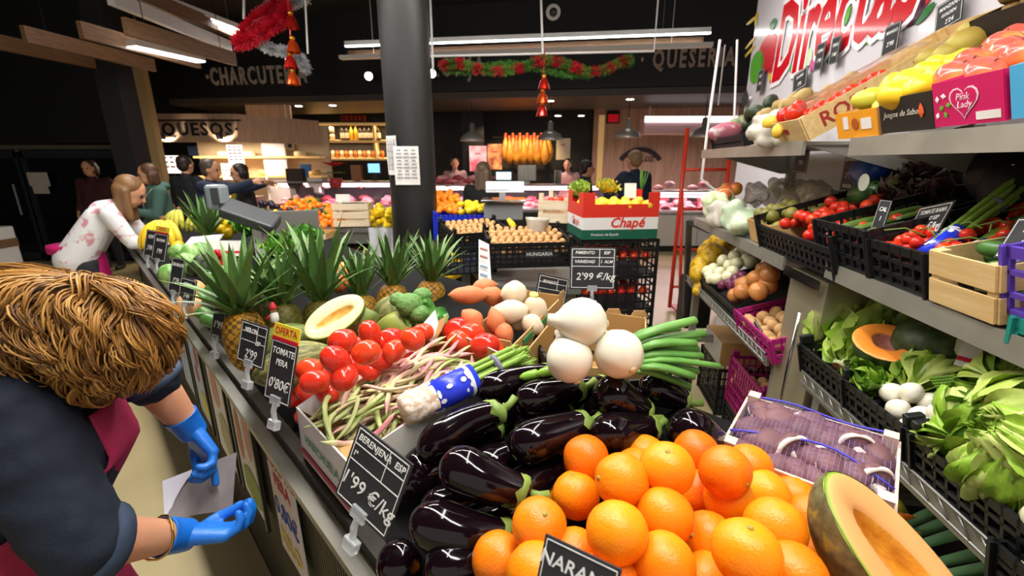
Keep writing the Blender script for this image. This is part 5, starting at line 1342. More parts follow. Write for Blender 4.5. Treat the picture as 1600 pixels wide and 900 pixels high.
# ------------------------------------------------------------------ melons
M_melon = mat('melon_net', '#8f8a50', .6, col2='#565c28', scale=70, stretch=(1, 1, .2), lo=.42, hi=.58, bump=.5, bscale=60); M_melon2 = mat('melon_green', '#4c5e28', .5, col2='#75803a', scale=50, stretch=(1, 1, .3))
M_melfl = mat('melon_flesh', '#f0e8b8', .35, col2='#e9dfa0', scale=8); M_melcav = mat('melon_seed', '#d99a2e', .4, col2='#e6c878', scale=40, bump=.6, bscale=60); M_meledge = mat('melon_edge', '#9aae3c', .4)
def melon(px, py, Z, L, R, d, m_, label):
    M = TRS(at(px, py, Z), frame(V(d))); th = thing('melon', label, 'melon', group='melons on the stall', M=M)
    mb = MB(); mb.lathe([(max(.0005, R * math.sin(PI * s) ** .72), (s - .5) * L) for s in [i / 16 for i in range(17)]], 26, rad=lambda a, i: 1 + .012 * math.sin(10 * a)); part('rind', mb, m_, th, sm=1, w=0)
    mb = MB(); mb.tube([V((0, 0, L * .48)), V((.004, 0, L * .54))], .004, 6); part('stalk', mb, M_twig, th, w=0)
melon(462, 570, 1.2, .22, .062, (.75, .45, .12), M_melon, 'netted melon lying at the stall edge beside the tomatoes')
melon(448, 536, 1.34, .22, .058, (.85, .3, .1), M_melon2, 'green melon behind the netted one, under the cut half')
melon(628, 514, 1.36, .17, .055, (.9, -.1, -.05), mat('melon_yellowgreen', '#8f963a', .5, col2='#7a8434', scale=10), 'yellow-green melon between tomatoes and broccoli')
melon(612, 488, 1.5, .13, .058, (.4, .2, 1), M_melon, 'small netted melon between pineapple and broccoli')
melon(545, 505, 1.4, .2, .055, (.9, .3, .1), M_melon2, 'green melon supporting the cut half')
half_fruit('melon_half', at(522, 494, 1.29), at(568, 470, 1.31) - at(478, 518, 1.27), (-.15, -.62, .72), .094, .062, .062, M_melon2, M_melfl, M_melcav, 'cut half melon with pale flesh and golden seeds', 'melon', (.68, .28, .018), rindedge=M_meledge)
# cut squash in the foreground
M_squash = mat('squash_rind', '#4a4e34', .5, col2='#75744e', scale=55, col3='#a89a3a', scale3=32, lo3=.6, hi3=.72, bump=.4, bscale=40)
M_sqfl = mat('squash_flesh', '#e9b270', .45, col2='#e4a866', scale=6); M_sqcav = mat('squash_fibre', '#e0a434', .4, col2='#c07c1c', scale=22, stretch=(1, 3, 1), bump=.9, bscale=45); M_sqedge = mat('squash_edge', '#8fae3a', .4)
half_fruit('squash_half', at(1424, 894, .575), at(1502, 978, .545) - at(1334, 794, .60), (.42, -.48, .77), .138, .082, .09, M_squash, M_sqfl, M_sqcav, 'large cut squash with pale orange flesh and stringy hollow', 'squash', (.62, .42, .035), rindedge=M_sqedge, lump=.015)
M_seed = mat('squash_seed', '#efd9a0', .5)

# ------------------------------------------------------------------ broccoli with leaves
M_broc = mat('broccoli_head', '#55803c', .7, col2='#6d9450', scale=60, bump=1., bscale=120); M_brleaf = mat('broccoli_leaf', '#3f7a34', .4, col2='#5f9a48', scale=7, rnd=.12, bump=.3, bscale=30); M_brrib = mat('broccoli_rib', '#a9c98a', .5)
BL = [leaf_mesh(.15, .052, [M_brleaf, M_brrib], .35, .3, .012, 6, .6, .07, 8, 8, k) for k in range(3)]
th = thing('broccoli', 'leafy green broccoli between the pineapples and sweet potatoes', 'broccoli', at(655, 500, 1.38))
for k, (px, py, Z, r) in enumerate([(640, 476, 1.33, .040), (622, 468, 1.38, .026), (655, 490, 1.32, .03), (660, 462, 1.4, .03)]):
    mb = MB(); c_ = at(px, py, Z); mb.ball(c_, (r, r, r * .85), 26, 18, fn=lambda d: 1 + .09 * noise.noise(d * 7) + .05 * noise.noise(d * 17)); part('floret', mb, M_broc, th, sm=1)
inv = mw(th).inverted()
for k, (px, py, Z, dx, dy, dz, roll) in enumerate([(660, 500, 1.36, .0, -.2, 1, 0), (672, 505, 1.35, .2, -.25, 1, .3), (650, 505, 1.34, -.1, -.5, .4, 0), (680, 510, 1.33, .5, -.4, .5, -.2), (690, 500, 1.36, .7, .1, .5, .2), (668, 515, 1.30, .1, -.8, -.3, 0), (640, 510, 1.31, -.2, -.8, -.2, .2), (685, 520, 1.31, .4, -.7, -.3, .1), (650, 480, 1.4, -.3, .1, 1, 0), (700, 490, 1.4, .9, .1, .45, .4), (676, 480, 1.4, .15, .2, 1, .6)]):
    d = V((dx, dy, dz)).normalized(); fr = frame(d, (0, -1, .5)); M = TRS(at(px, py, Z), fr @ Euler((-PI / 2, 0, 0)).to_matrix()) @ Matrix.Rotation(roll, 4, 'Y')
    obj('leaf', BL[k % 3], th, inv @ M @ Matrix.Scale(.72, 4))

# ------------------------------------------------------------------ farther along the stall: cucumbers, avocados, melons, bananas, radishes...
M_cuc = mat('cucumber', '#2f5526', .35, col2='#44702f', scale=18, stretch=(1, 1, .2), rnd=.12)
def cucumber(a, b, R, label, m_=M_cuc, nm='cucumber', cat='cucumber', group='cucumbers on the stall', bend=.06):
    a, b = V(a), V(b); L = (b - a).length; x = (b - a).normalized(); s_ = V((0, 0, 1)).cross(x).normalized(); mb = MB(); S = [0, .04, .12, .3, .5, .7, .88, .96, 1]
    mb.tube([a.lerp(b, s) + s_ * bend * L * math.sin(PI * s) for s in S], [R * w for w in (.3, .7, .95, 1, 1, 1, .9, .6, .2)], 12); th = thing(nm, label, cat, a, group); part('fruit', mb, m_, th, sm=1)
    mb = MB(); mb.tube([b, b + x * .012], R * .22, 6); part('stalk', mb, M_stemg, th)
lb = ['dark green cucumber lowest on the pile by the orange pineapple', 'dark green cucumber in the middle of the pile', 'dark green cucumber lying highest on the pile', 'dark green cucumber at the back of the pile', 'dark green cucumber at the edge beside the chalk tag', 'pale green cucumber at the stall lip', 'dark green cucumber left on the pile']
for k, (x0, y0, x1, y1, Z, R) in enumerate([(318, 470, 352, 478, 1.85, .026), (322, 452, 352, 458, 1.95, .027), (318, 432, 356, 442, 2.05, .027), (322, 425, 352, 425, 2.15, .025), (310, 486, 330, 500, 1.72, .026), (316, 498, 340, 506, 1.68, .025), (308, 462, 325, 475, 1.9, .025)]):
    cucumber(at(x0, y0, Z), at(x1, y1, Z * .99), R, lb[k])
for k, (px, py, Z) in enumerate([(316, 408, 2.2), (330, 417, 2.15), (305, 420, 2.15), (322, 412, 2.25)]):
    piece(AVO, 'avocado', px, py, Z, 'dark avocado in the small group above the cucumbers', 'avocado', 'avocados on the stall', 1.05, k=k)
M_wmel = mat('light_green_melon', '#8fb56a', .35, col2='#5f9440', scale=12, stretch=(3, 3, .4), lo=.4, hi=.6)
WM = fruit_kind('melon', M_wmel, .055, 1.15, .04, .02, M_twig, 16, 12)
for k, (px, py, Z) in enumerate([(281, 396, 2.45), (300, 400, 2.35), (268, 430, 2.25), (292, 412, 2.3), (315, 395, 2.45)]):
    piece(WM, 'green_melon', px, py, Z, ['striped light green melon left of the avocados', 'striped light green melon nearest to the white sheet', 'striped light green melon at the stall lip between tags', 'striped light green melon touching the avocados', 'striped light green melon under the white label'][k], 'melon', 'light green melons', 1., k=k)
M_ban = mat('banana', '#f2c21c', .42, col2='#e9cf3a', scale=8, rnd=.05); M_bang = mat('banana_green', '#9aa83a', .45, col2='#c9b83a', scale=10, rnd=.05)
def bananas(c, n, label, m_, s=1., yaw=0., up=.6):
    th = thing('banana_bunch', label, 'bananas', c, 'banana bunches'); c = V(c)
    for k in range(n):
        a = yaw + (k - n / 2) * .28; d = V((math.cos(a), math.sin(a), 0)); mb = MB(); L = .2 * s
        pts = [c + d * L * (.1 + math.sin(t * 1.5) * .55) + V((0, 0, L * (.45 * math.cos(t * 2.1) + .08 * k % .05))) for t in [i / 8 for i in range(9)]]
        mb.tube(pts, [.006 * s, .012 * s, .017 * s, .019 * s, .0195 * s, .019 * s, .017 * s, .012 * s, .005 * s], 8); part('banana', mb, m_, th, sm=1)
    mb = MB(); mb.tube([c + V((0, 0, .085 * s)), c + V((-.01, 0, .12 * s))], [.018 * s, .012 * s], 8); part('bunch_stem', mb, M_twig, th, sm=1)
bananas(at(262, 372, 2.85), 7, 'large yellow banana bunch at the far end of the stall', M_ban, 1.15, -1.2)
bananas(at(285, 348, 3.1), 5, 'greenish banana bunch behind the yellow one', M_bang, .9, -1.4)
bananas(at(312, 352, 3.0), 4, 'greenish banana bunch near the far pineapple', M_bang, .8, -1.2)
for k, (px, py, Z) in enumerate([(278, 385, 2.7), (286, 392, 2.7), (272, 392, 2.7), (358, 350, 2.9), (350, 345, 2.95), (362, 342, 2.95), (345, 358, 2.85), (365, 358, 2.9), (355, 366, 2.85)]):
    piece(LEMON, 'lemon', px, py, Z, 'yellow lemon under the banana bunch' if k < 3 else 'yellow lemon in the heap behind the far pineapple', 'lemon', 'lemons under the bananas' if k < 3 else 'lemons by the far pineapple', 1.1, k=k)
M_rad = mat('radish', '#cf1f30', .3, rnd=.08); RAD = fruit_kind('radish', M_rad, .016, 1., 0, .04, M_stemg, 10, 8)
for k, (px, py) in enumerate([(338, 402), (346, 398), (352, 405), (357, 410), (343, 411), (334, 410), (350, 414), (340, 394), (355, 472), (354, 476)]):
    piece(RAD, 'radish', px, py, 2.3 if k < 8 else 1.85, 'bright red radish among the cucumbers and the pineapple' if k > 7 else 'bright red radish in the heap in front of the white label', 'radish', 'radishes by the pineapple' if k > 7 else 'radishes on the stall', 1.1, k=k)
def card(c, w, h, label, n, up=(0, 0, 1), m_=M_paper, stripe=None):
    n = V(n).normalized(); x = V(up).cross(n).normalized(); M = axes(x, n.cross(x), n, c); th = thing('label_card', label, 'card', group='cards among the produce', M=M)
    mb = MB(); mb.box((0, 0, 0), (w, h, .003)); part('card_sheet', mb, m_, th, w=0)
    if stripe:
        mb = MB(); mb.box((0, -h * .25, .0022), (w, h * .14, .001)); part('stripe', mb, stripe, th, w=0)
card(at(318, 376, 2.6), .2, .1, 'white card lying on the fruit beside the bananas', (-.1, -.5, 1), (0, 1, .2))
card(at(354, 388, 2.45), .19, .09, 'white card with a red stripe in front of the scale', (0, -.8, .5), stripe=M_red)
mb = MB(); c_ = on_z(352, 345, 1.25)
# peach coloured bags at the stall lip
M_bagp = mat('peach_bag', '#e8b98a', .4, col2='#dfa06a', scale=10)
for k, (px, py, Z) in enumerate([(296, 476, 1.85), (304, 455, 1.95)]):
    part_ = blob('peach_bag', [('ell', at(px, py, Z), (.05, .045, .055))], .012, M_bagp); tag(part_, ['peach coloured bag of fruit at the stall lip', 'peach coloured bag of fruit behind another'][k], 'bag', 'peach bags')
# leafy greens & fillers along the back of the stall
M_parsley = mat('parsley', '#4f9428', .5, col2='#6fb03a', scale=30, rnd=.1)
ruffled_heap(at(395, 360, 2.9), .1, 46, [M_parsley, mat('parsley2', '#5ea832', .5)], 'bright green bunch of frilly greens behind the scale', 'leafy_bunch', 'greens', 3, .13, .05, (.0, -.4, 1), None, .02)
ruffled_heap(at(480, 385, 2.3), .1, 34, [M_parsley, M_brleaf], 'dark green leafy bunch behind the tallest pineapple crown', 'leafy_bunch', 'greens', 4, .10, .04, (0, -.3, 1), None, .015)
ruffled_heap(at(440, 400, 2.1), .1, 26, [M_parsley, M_letd], 'small bunch of herbs with a red tag behind the pineapples', 'leafy_bunch', 'greens', 5, .10, .03, (0, -.3, 1), None, .012)
for k, (px, py, Z) in enumerate([(535, 432, 1.95), (540, 420, 2.0), (528, 445, 1.9), (545, 440, 1.95)]):
    piece(PEACH, 'nectarine', px, py, Z, 'orange-red nectarine seen between two pineapple crowns', 'nectarine', 'nectarines behind the pineapples', 1.1, k=k)

# ------------------------------------------------------------------ mushroom crate at the right end
zc = 1.12
q = [on_z(px, py, z_) for px, py, z_ in ((1128, 700, 1.12), (1395, 800, 1.12), (1442, 735, 1.14), (1200, 660, 1.14))]
x_ = (q[1] - q[0]); x_.z = 0; L_ = x_.length; x_.normalize(); y_ = V((-x_.y, x_.x, .12)).normalized(); W_ = .20; z_ = x_.cross(y_).normalized()
MM = axes(x_, y_, z_, (q[0] + q[1]) / 2 - z_ * .075)
wood_crate(MM, L_, W_, .075, 'pale wooden crate of big brown mushrooms under a violet net', mat('crate_wood_pink', '#e6cfc0', .65, col2='#d9bda8', scale=7, stretch=(1, 8, 8)), nsl=1, post=.022, postup=.018)
M_mush = mat('mushroom_cap', '#7d5558', .6, col2='#5f4048', scale=14, rnd=.1, bump=.3, bscale=60); M_gill = mat('mushroom_gill', '#e2d2c8', .7)
MU = []
for k in range(3):
    R_ = .031 + .004 * k; mb = MB(); mb.lathe([(R_ * .8, -.006), (R_, .0), (R_ * .97, .009), (R_ * .75, .02), (R_ * .4, .0265), (0, .028)], 20, rad=lambda a, i: 1 + .07 * math.sin(2 * a + k) + .04 * math.sin(5 * a)); cap = mb.mesh(M_mush)
    mb = MB(); mb.lathe([(R_ * .99, .0), (R_ * .86, -.008), (R_ * .8, -.004), (R_ * .3, .004), (.009, .0), (.009, -.02), (0, -.021)], 20, rad=lambda a, i: 1 + .07 * math.sin(2 * a + k)); MU.append([('cap', cap, None), ('gills', mb.mesh(M_gill), None)])
rn = random.Random(8); i = 0
for j in range(5):
    for k in range(7):
        p = MM @ V((-L_ / 2 + .03 + (L_ - .06) * (k + .5 * (j % 2)) / 6.4, .025 + .037 * j, .05 + .012 * rn.random() + .012 * (j % 2)))
        spawn('mushroom', MU[rn.randrange(3)], TRS(p, frame(z_ + V((rn.uniform(-.9, .9), rn.uniform(-.9, .7), 0)) + (V((.3, 2.2, -1.2)) if (j * 7 + k) in (9, 13, 18, 26, 30) else V()))), 'big brownish mushroom cap in the netted wooden crate', 'mushroom', 'mushrooms in the crate'); i += 1
# violet net over the crate: fine strands
mb = MB()
def npt(u, v): return MM @ V((-L_ / 2 + L_ * u, -.004 + (W_ + .008) * v, .082 + .022 * math.sin(PI * u) * math.sin(PI * v) + .004 * math.sin(9 * u + 5 * v)))
for k in range(34):
    u = k / 33; mb.tube([npt(u, s / 8) for s in range(9)], .00024, 3, cap=False)
for k in range(22):
    v = k / 21; mb.tube([npt(s / 10, v) for s in range(11)], .00024, 3, cap=False)
nt = part('produce_net', mb, mat('net_violet', '#8f86d8', .5)); tag(nt, 'fine violet net stretched over the mushroom crate', 'net')
for ps in ([npt(s / 12, .98) + z_ * .002 for s in range(13)], [npt(s / 12, .25 + .12 * math.sin(s / 12 * 3)) for s in range(13)]):
    mb = MB(); mb.tube(ps, .0022, 6); part('gathered_fold', mb, mat('net_blue', '#4a45c0', .5), nt, sm=1)
lettering(bpy.data.objects['wooden_crate'], 'ELS', .03, M_red, TRS((.05, -.0062, .035)) @ UPRIGHT, thick=.0004)
zb = (MM @ V((0, 0, 0))).z; nlev = 4
for k in range(nlev):
    h_ = (zb - .005) / nlev; c_ = MM @ V((0, 0, 0)); plastic_crate(axes(V((x_.x, x_.y, 0)), V((-x_.y, x_.x, 0)), V((0, 0, 1)), (c_.x, c_.y, k * h_)), L_ * 1.02, .24, h_ - .002, M_blackp, ['black crate on the floor at the bottom of the stack under the mushrooms', 'second black crate from the floor under the mushrooms', 'third black crate from the floor under the mushrooms', 'black crate directly under the mushroom crate'][k], group='stack under the mushrooms', rows=4)
# black crate under the aubergines, behind
plastic_crate(axes(V((.985, .17, 0)), V((-.17, .985, .0)), V((0, 0, 1)), at(975, 655, 1.05) - V((0, 0, .07))), .30, .30, .17, M_blackp, 'black lattice crate under the aubergines and onion leaves')
# ------------------------------------------------------------------ right-hand racks
M_shelf = mat('shelf_steel', '#a9a79a', .35, metal=.55, col2='#98968a', scale=8); M_post = mat('rack_post', '#9a9990', .4, metal=.5)
M_panel = mat('rack_back_white', '#d2cdd0', .5)
RB = .56
def yof(px, py, r=0.): return on_rack(px, py, r).y
def rframe(y, r, z, tilt=.0, yaw=0.):
    """frame of something on the rack: x to the viewer's right, y to the wall (tilted up), z up"""
    x = Matrix.Rotation(yaw, 3, 'Z') @ (-HD); h = Matrix.Rotation(yaw, 3, 'Z') @ HR
    yy = h * math.cos(tilt) + V((0, 0, math.sin(tilt))); return axes(x, yy, x.cross(yy), rack(y, r, z))
def rack_unit(name, y0, y1, zs, label, back=True, deps=None):
    th = thing(name, label, 'rack', rack((y0 + y1) / 2, RB / 2, 0))
    for i, z in enumerate(zs):
        dp = deps[i] if deps else RB - .03
        c = [rack(y0, 0, z), rack(y1, 0, z), rack(y1, dp, z + .0), rack(y0, dp, z + .0)]
        mb = MB(); mb.hexa([p - V((0, 0, .012)) for p in c] + c); part('shelf', mb, M_shelf, th)
        mb = MB(); a, b = rack(y0, -.004, z - .022), rack(y1, -.004, z - .022); mb.bar(a, b, .05, .012, HR); part('shelf_lip', mb, M_shelf, th)
        for y in (y0 + .01, y1 - .01):
            mb = MB(); mb.prism([rack(y, .0, z - .012), rack(y, dp, z - .012), rack(y, dp, z - .14), rack(y, dp - .06, z - .14)], HD * .006); part('bracket', mb, M_post, th)
    for y in (y0 + .02, y1 - .02):
        mb = MB(); mb.bar(rack(y, RB - .03, 0), rack(y, RB - .03, zs[-1] + .05), .05, .035, HD); part('upright', mb, M_post, th)
        mb = MB(); mb.bar(rack(y, .05, 0), rack(y, .05, zs[0] - .03), .04, .04, HD); part('leg', mb, M_post, th)
        mb = MB(); mb.bar(rack(y, .05, zs[0] * .52), rack(y, RB - .03, zs[0] * .52), .03, .05, (0, 0, 1)); part('cross_bar', mb, M_post, th)
    # wire rail at the foot of the lowest shelf
    z = zs[0]
    for dz in (.005, .04):
        mb = MB(); mb.tube([rack(y0, -.02, z - .03 + dz), rack(y1, -.02, z - .03 + dz)], .004, 6); part('rail_wire', mb, M_grey, th, sm=1)
    n = int((y1 - y0) / .05)
    mb = MB()
    for k in range(n): y = y0 + (y1 - y0) * k / n; mb.tube([rack(y, -.02, z - .028), rack(y + .05, -.02, z + .012)], .0028, 5)
    part('rail_lattice', mb, M_grey, th, sm=1)['kind'] = 'stuff'
    if back:
        mb = MB(); mb.hexa([rack(y0, RB - .008, .3), rack(y1, RB - .008, .3), rack(y1, RB, .3), rack(y0, RB, .3), rack(y0, RB - .008, zs[-1]), rack(y1, RB - .008, zs[-1]), rack(y1, RB, zs[-1]), rack(y0, RB, zs[-1])]); part('back_panel', mb, M_panel, th)
    return th
NY0, NY1, FY0, FY1 = .28, 1.38, 1.66, 2.95
rack_unit('shelf_rack', NY0, NY1, [.96, 1.345, 1.715], 'near steel rack with lettuces, tomatoes and apple boxes')
rack_unit('shelf_rack', FY0, FY1, [.90, 1.30, 1.72], 'far steel rack with onions, bagged vegetables and wooden fruit boxes')
mb = MB()
for (ya, yb) in ((NY0, 1.36),):
    mb.hexa([rack(ya, .03, .48), rack(yb, .03, .48), rack(yb, .5, .48), rack(ya, .5, .48), rack(ya, .03, .5), rack(yb, .03, .5), rack(yb, .5, .5), rack(ya, .5, .5)])
tag(part('low_shelf_board', mb, M_dsteel), 'dark low board under the near rack carrying leeks', 'shelf')
# stainless case between the racks
M_inox = mat('inox_case', '#b5ac90', .3, metal=.6, col2='#a39b80', scale=3, stretch=(1, 1, .3))
th = thing('steel_cabinet', 'brushed steel cabinet standing between the two racks', 'cabinet', rack(1.52, .25, 0))
mb = MB(); mb.hexa([rack(1.40, .0, .05), rack(1.645, .0, .05), rack(1.645, .5, .05), rack(1.40, .5, .05), rack(1.40, .02, 1.27), rack(1.645, .02, 1.27), rack(1.645, .5, 1.27), rack(1.40, .5, 1.27)]); part('case', mb, M_inox, th)
mb = MB(); mb.bar(rack(1.41, -.006, 1.26), rack(1.64, -.006, 1.26), .03, .012, HR); part('top_trim', mb, M_chrome, th)
mb = MB(); mb.tube([rack(1.5, -.02, .55), rack(1.46, -.02, 1.15)], .006, 8); part('handle_or_glint', mb, M_chrome, th, sm=1)  # slanted chrome tube stands in for a reflected streak on the steel
mb = MB(); mb.hexa([rack(1.41, .01, 0), rack(1.63, .01, 0), rack(1.63, .48, 0), rack(1.41, .48, 0), rack(1.41, .01, .05), rack(1.63, .01, .05), rack(1.63, .48, .05), rack(1.41, .48, .05)]); part('plinth', mb, M_black, th)

# ------------------------------------------------------------------ banner wall
BW0, BW1 = .1, 4.05
mb = MB(); mb.hexa([rack(BW0, RB + .02, 0), rack(BW1, RB + .02, 0), rack(BW1, RB + .1, 0), rack(BW0, RB + .1, 0), rack(BW0, RB + .02, 3.6), rack(BW1, RB + .02, 3.6), rack(BW1, RB + .1, 3.6), rack(BW0, RB + .1, 3.6)])
struct('wall_banner', mb, mat('banner_wall', '#dcd8dd', .5), 'white partition wall behind the racks')
bn = thing('wall_banner_print', 'glossy white banner with big red lettering and fruit prints above the racks', 'banner', rack(2.2, RB, 2.3))
mb = MB(); z0, z1 = 1.75, 3.3; mb.hexa([rack(.15, RB + .005, z0), rack(4.0, RB + .005, z0), rack(4.0, RB + .012, z0), rack(.15, RB + .012, z0), rack(.15, RB + .005, z1), rack(4.0, RB + .005, z1), rack(4.0, RB + .012, z1), rack(.15, RB + .012, z1)])
part('sheet', mb, mat('banner_gloss', '#d9d5da', .12, coat=.6), bn)
M_bred = mat('banner_red', '#c4101f', .2, coat=.5); M_bwhite = mat('banner_white', '#f2eff2', .2, coat=.5)
inv = mw(bn).inverted()
a, b = on_rack(1208, 105, RB), on_rack(1432, 5, RB)
wd = (b - a).length; me = text_mesh('Directas', .5, M_bred, shear=.12, thick=.0012, align='LEFT', bold=.012); me2 = text_mesh('Directas', .5, M_bwhite, shear=.12, thick=.0008, align='LEFT', bold=.034)
w0 = max(v.co.x for v in me.vertices) - min(v.co.x for v in me.vertices); hD = max(v.co.y for v in me.vertices) - min(v.co.y for v in me.vertices)
zt, zb_ = on_rack(1228, 22, RB).z, on_rack(1215, 135, RB).z
TM = lambda off: axes(-HD, V((0, 0, 1)), -HR, rack(0, RB, 0))
sx = wd / w0; sy = (zt - zb_) / (hD * .93)
base = a.copy(); base.z = (zt + zb_) / 2 + .02
for off, mm in ((.004, me2), (.006, me)):
    M = axes(-HD, V((0, 0, 1)), -HR, base - HR * off) @ Matrix.Rotation(.03, 4, 'Z') @ Matrix.Diagonal((sx, sy, 1, 1)); obj('red_lettering' if mm is me else 'lettering_outline', mm, bn, inv @ M)
M_pfr = {k: mat('banner_' + k, c, .2, coat=.5) for k, c in (('green', '#5aa832'), ('dgreen', '#1f6a2c'), ('tom', '#c92832'), ('pale', '#cfe0b8'), ('pink', '#d65aa0'), ('plum', '#4a1f3a'), ('peach', '#e0a070'), ('yellow', '#e0c02c'))}
def bprint(px, py, rx, ry, k, rot=0., off=.002):
    c = on_rack(px, py, RB); e = on_rack(px + rx, py, RB); f = on_rack(px, py + ry, RB); ax = (e - c).length; ay = abs(c.z - f.z); mb = MB()
    M = axes(-HD, V((0, 0, 1)), -HR, c - HR * off) @ Matrix.Rotation(rot, 4, 'Z')
    mb.add([M @ V((ax * math.cos(t * .393) * (1 + .08 * math.sin(t * 1.2)), ay * math.sin(t * .393), 0)) for t in range(16)], [list(range(16))]); part('fruit_print', mb, M_pfr[k], bn)
for a_ in ((1182, 105, 10, 24, 'green', -.2), (1198, 85, 14, 30, 'tom'), (1212, 110, 10, 22, 'tom', .2), (1208, 38, 5, 8, 'dgreen'), (1278, 22, 18, 20, 'pale'), (1318, 28, 10, 16, 'green', .3), (1240, 106, 6, 8, 'green'), (1258, 95, 10, 18, 'pale'), (1271, 100, 5, 11, 'pink'), (1293, 82, 5, 8, 'pink'),
           (1300, 86, 8, 12, 'dgreen', .4), (1362, 55, 14, 7, 'green', .4), (1425, 20, 18, 20, 'plum'), (1445, 22, 14, 8, 'dgreen', .5), (1440, 2, 14, 12, 'tom'), (1395, 5, 10, 6, 'peach'), (1382, 48, 9, 6, 'peach'), (1175, 32, 8, 3, 'yellow'), (1172, 68, 7, 3, 'yellow', .2), (1172, 80, 7, 3, 'yellow', .2), (1182, 30, 2, 10, 'yellow'), (1204, 120, 3, 6, 'yellow')):
    bprint(*a_)
# small chalk tags on the banner wall
def wall_tag(px, py, w, h, lines, label, r=RB - .01, yaw=0., rot=0., **k):
    p = on_rack(px, py, r); M = axes(-HD, V((0, 0, 1)), -HR, p - HR * .02) @ Matrix.Rotation(rot, 4, 'Z') @ Matrix.Rotation(yaw, 4, 'Y'); return price_tag(M, w, h, lines, label, clip=False, **k)
wall_tag(1490, 42, .12, .10, [('MANZANA', 0, .75, .18), ('GOLDEN', 0, .5, .16), ("2'24", .05, .22, .22)], 'largest chalk tag on the banner, above the brown fruit', rot=.18)
wall_tag(1396, 85, .10, .12, [('MANGO', 0, .75, .16), ("2'98", 0, .35, .22)], 'chalk tag on the banner above the wooden tomato box', rot=.05)
wall_tag(1283, 110, .09, .14, [('KIWI', 0, .7, .18), ("1'98", 0, .35, .2)], 'chalk tag below the banner letters, left of a pair')
wall_tag(1307, 100, .08, .13, [('PERA', 0, .7, .18), ("1'68", 0, .35, .2)], 'chalk tag below the banner letters, right of a pair')
wall_tag(1254, 140, .17, .11, [('JENGIBRE', 0, .7, .18), ("3'95", 0, .3, .25)], 'wide tilted chalk tag above the brown roots', rot=.15)
wall_tag(1190, 143, .11, .15, [('AJO', 0, .7, .18), ("2'95", 0, .35, .2)], 'dark chalk tag at the left of the banner')
wall_tag(1170, 162, .11, .11, [], 'diamond turned dark tag at the banner edge', rot=.78, border=False)

# ------------------------------------------------------------------ top shelf, near rack: apple box etc.
ZT = 1.718
M_bblack = mat('box_black', '#221f1c', .5); M_bpink = mat('box_pink', '#c8185f', .4); M_borange = mat('box_orange', '#e89a1c', .4); M_bblue = mat('box_skyblue', '#4aa8d8', .4)
TL = .30
y1, y2, y3, y4 = yof(1318, 195), yof(1383, 190), yof(1467, 180), yof(1580, 165)
bx = open_box(rframe((y1 + y2) / 2 + .01, .0, ZT, TL), abs(y1 - y2) * 1.0, .28, .075, [M_borange, M_kraft], 'small orange fruit box at the shelf corner holding green pears')
mb = MB(); mb.lathe([(.016, 0), (.016, .001), (0, .001)], 20, TRS((.0, -.003, .04), (PI / 2, 0, 0))); part('round_logo', mb, mat('logo_brown', '#a8521c', .5), bx, w=0)
mb = MB(); mb.box((.05, -.003, .038), (.045, .001, .03)); part('pale_label', mb, M_paper, bx, w=0)
mb = MB(); mb.box((-.045, -.003, .045), (.024, .001, .036)); part('pale_label', mb, M_paper, bx, w=0)
heap(PEARY, 'pear', rframe((y1 + y2) / 2, .02, ZT, TL), abs(y1 - y2) * .9, .18, .02, 7, 'yellow-green pear in the small orange box', 'pear', 'pears in the orange box', .03, 2, .03)
bx = open_box(rframe((y2 + y3) / 2, .0, ZT + .005, TL), abs(y2 - y3), .3, .085, [M_bblack, M_kraft], 'black fruit box holding yellow mangoes')
lettering(bx, 'Juegos de Sabor', .02, mat('box_print_pale', '#d6cfc0', .6), TRS((-.01, -.003, .045)) @ UPRIGHT, shear=.3, thick=.0003)
mb = MB(); mb.lathe([(.0, 0), (.009, .012), (.007, .024), (0, .036)], 10, TRS((abs(y2 - y3) * .32, -.004, .028), None, (1, .15, 1))); part('flame_logo', mb, mat('logo_orange', '#e0602c', .5), bx, w=0)
for k, (px, py, Z) in enumerate([(1404, 150, 1.12), (1440, 137, 1.08), (1418, 128, 1.16), (1470, 125, 1.12), (1465, 108, 1.2), (1490, 105, 1.18), (1500, 98, 1.22), (1395, 140, 1.2), (1450, 115, 1.2), (1425, 148, 1.1), (1476, 140, 1.12)]):
    piece(MANGO, 'mango', px, py, Z, 'bright yellow mango in the black fruit box', 'mango', 'mangoes on the top shelf', .88, k=k)
bx = open_box(rframe((y3 + y4) / 2, .0, ZT + .008, TL), abs(y3 - y4), .32, .095, [M_bpink, M_bpink], 'magenta apple box with a heart logo on the top shelf')
hm = mat('heart_pale', '#f0d8e0', .5)
def heart(mb, s, x, z, y=-.0035, k=1.):
    pts = [V((x + s * k * .016 * 16 * math.sin(t) ** 3 / 16, y, z + s * k * .001 * (13 * math.cos(t) - 5 * math.cos(2 * t) - 2 * math.cos(3 * t) - math.cos(4 * t)))) for t in [i * 2 * PI / 24 for i in range(24)]]
    mb.prism(pts, (0, .0005, 0))
wl = abs(y3 - y4)
mb = MB(); heart(mb, 2.3, -wl * .02, .05); part('heart_logo', mb, hm, bx, w=0)
mb = MB(); heart(mb, 2.05, -wl * .02, .05, -.0042); part('heart_logo', mb, M_bpink, bx, w=0)
lettering(bx, 'Pink', .02, hm, TRS((-wl * .03, -.0047, .058)) @ UPRIGHT, shear=.2, thick=.0003); lettering(bx, 'Lady', .02, hm, TRS((-wl * .01, -.0047, .042)) @ UPRIGHT, shear=.2, thick=.0003)
mb = MB(); mb.box((wl * .3, -.003, .016), (wl * .32, .001, .016)); part('pale_label', mb, M_paper, bx, w=0)
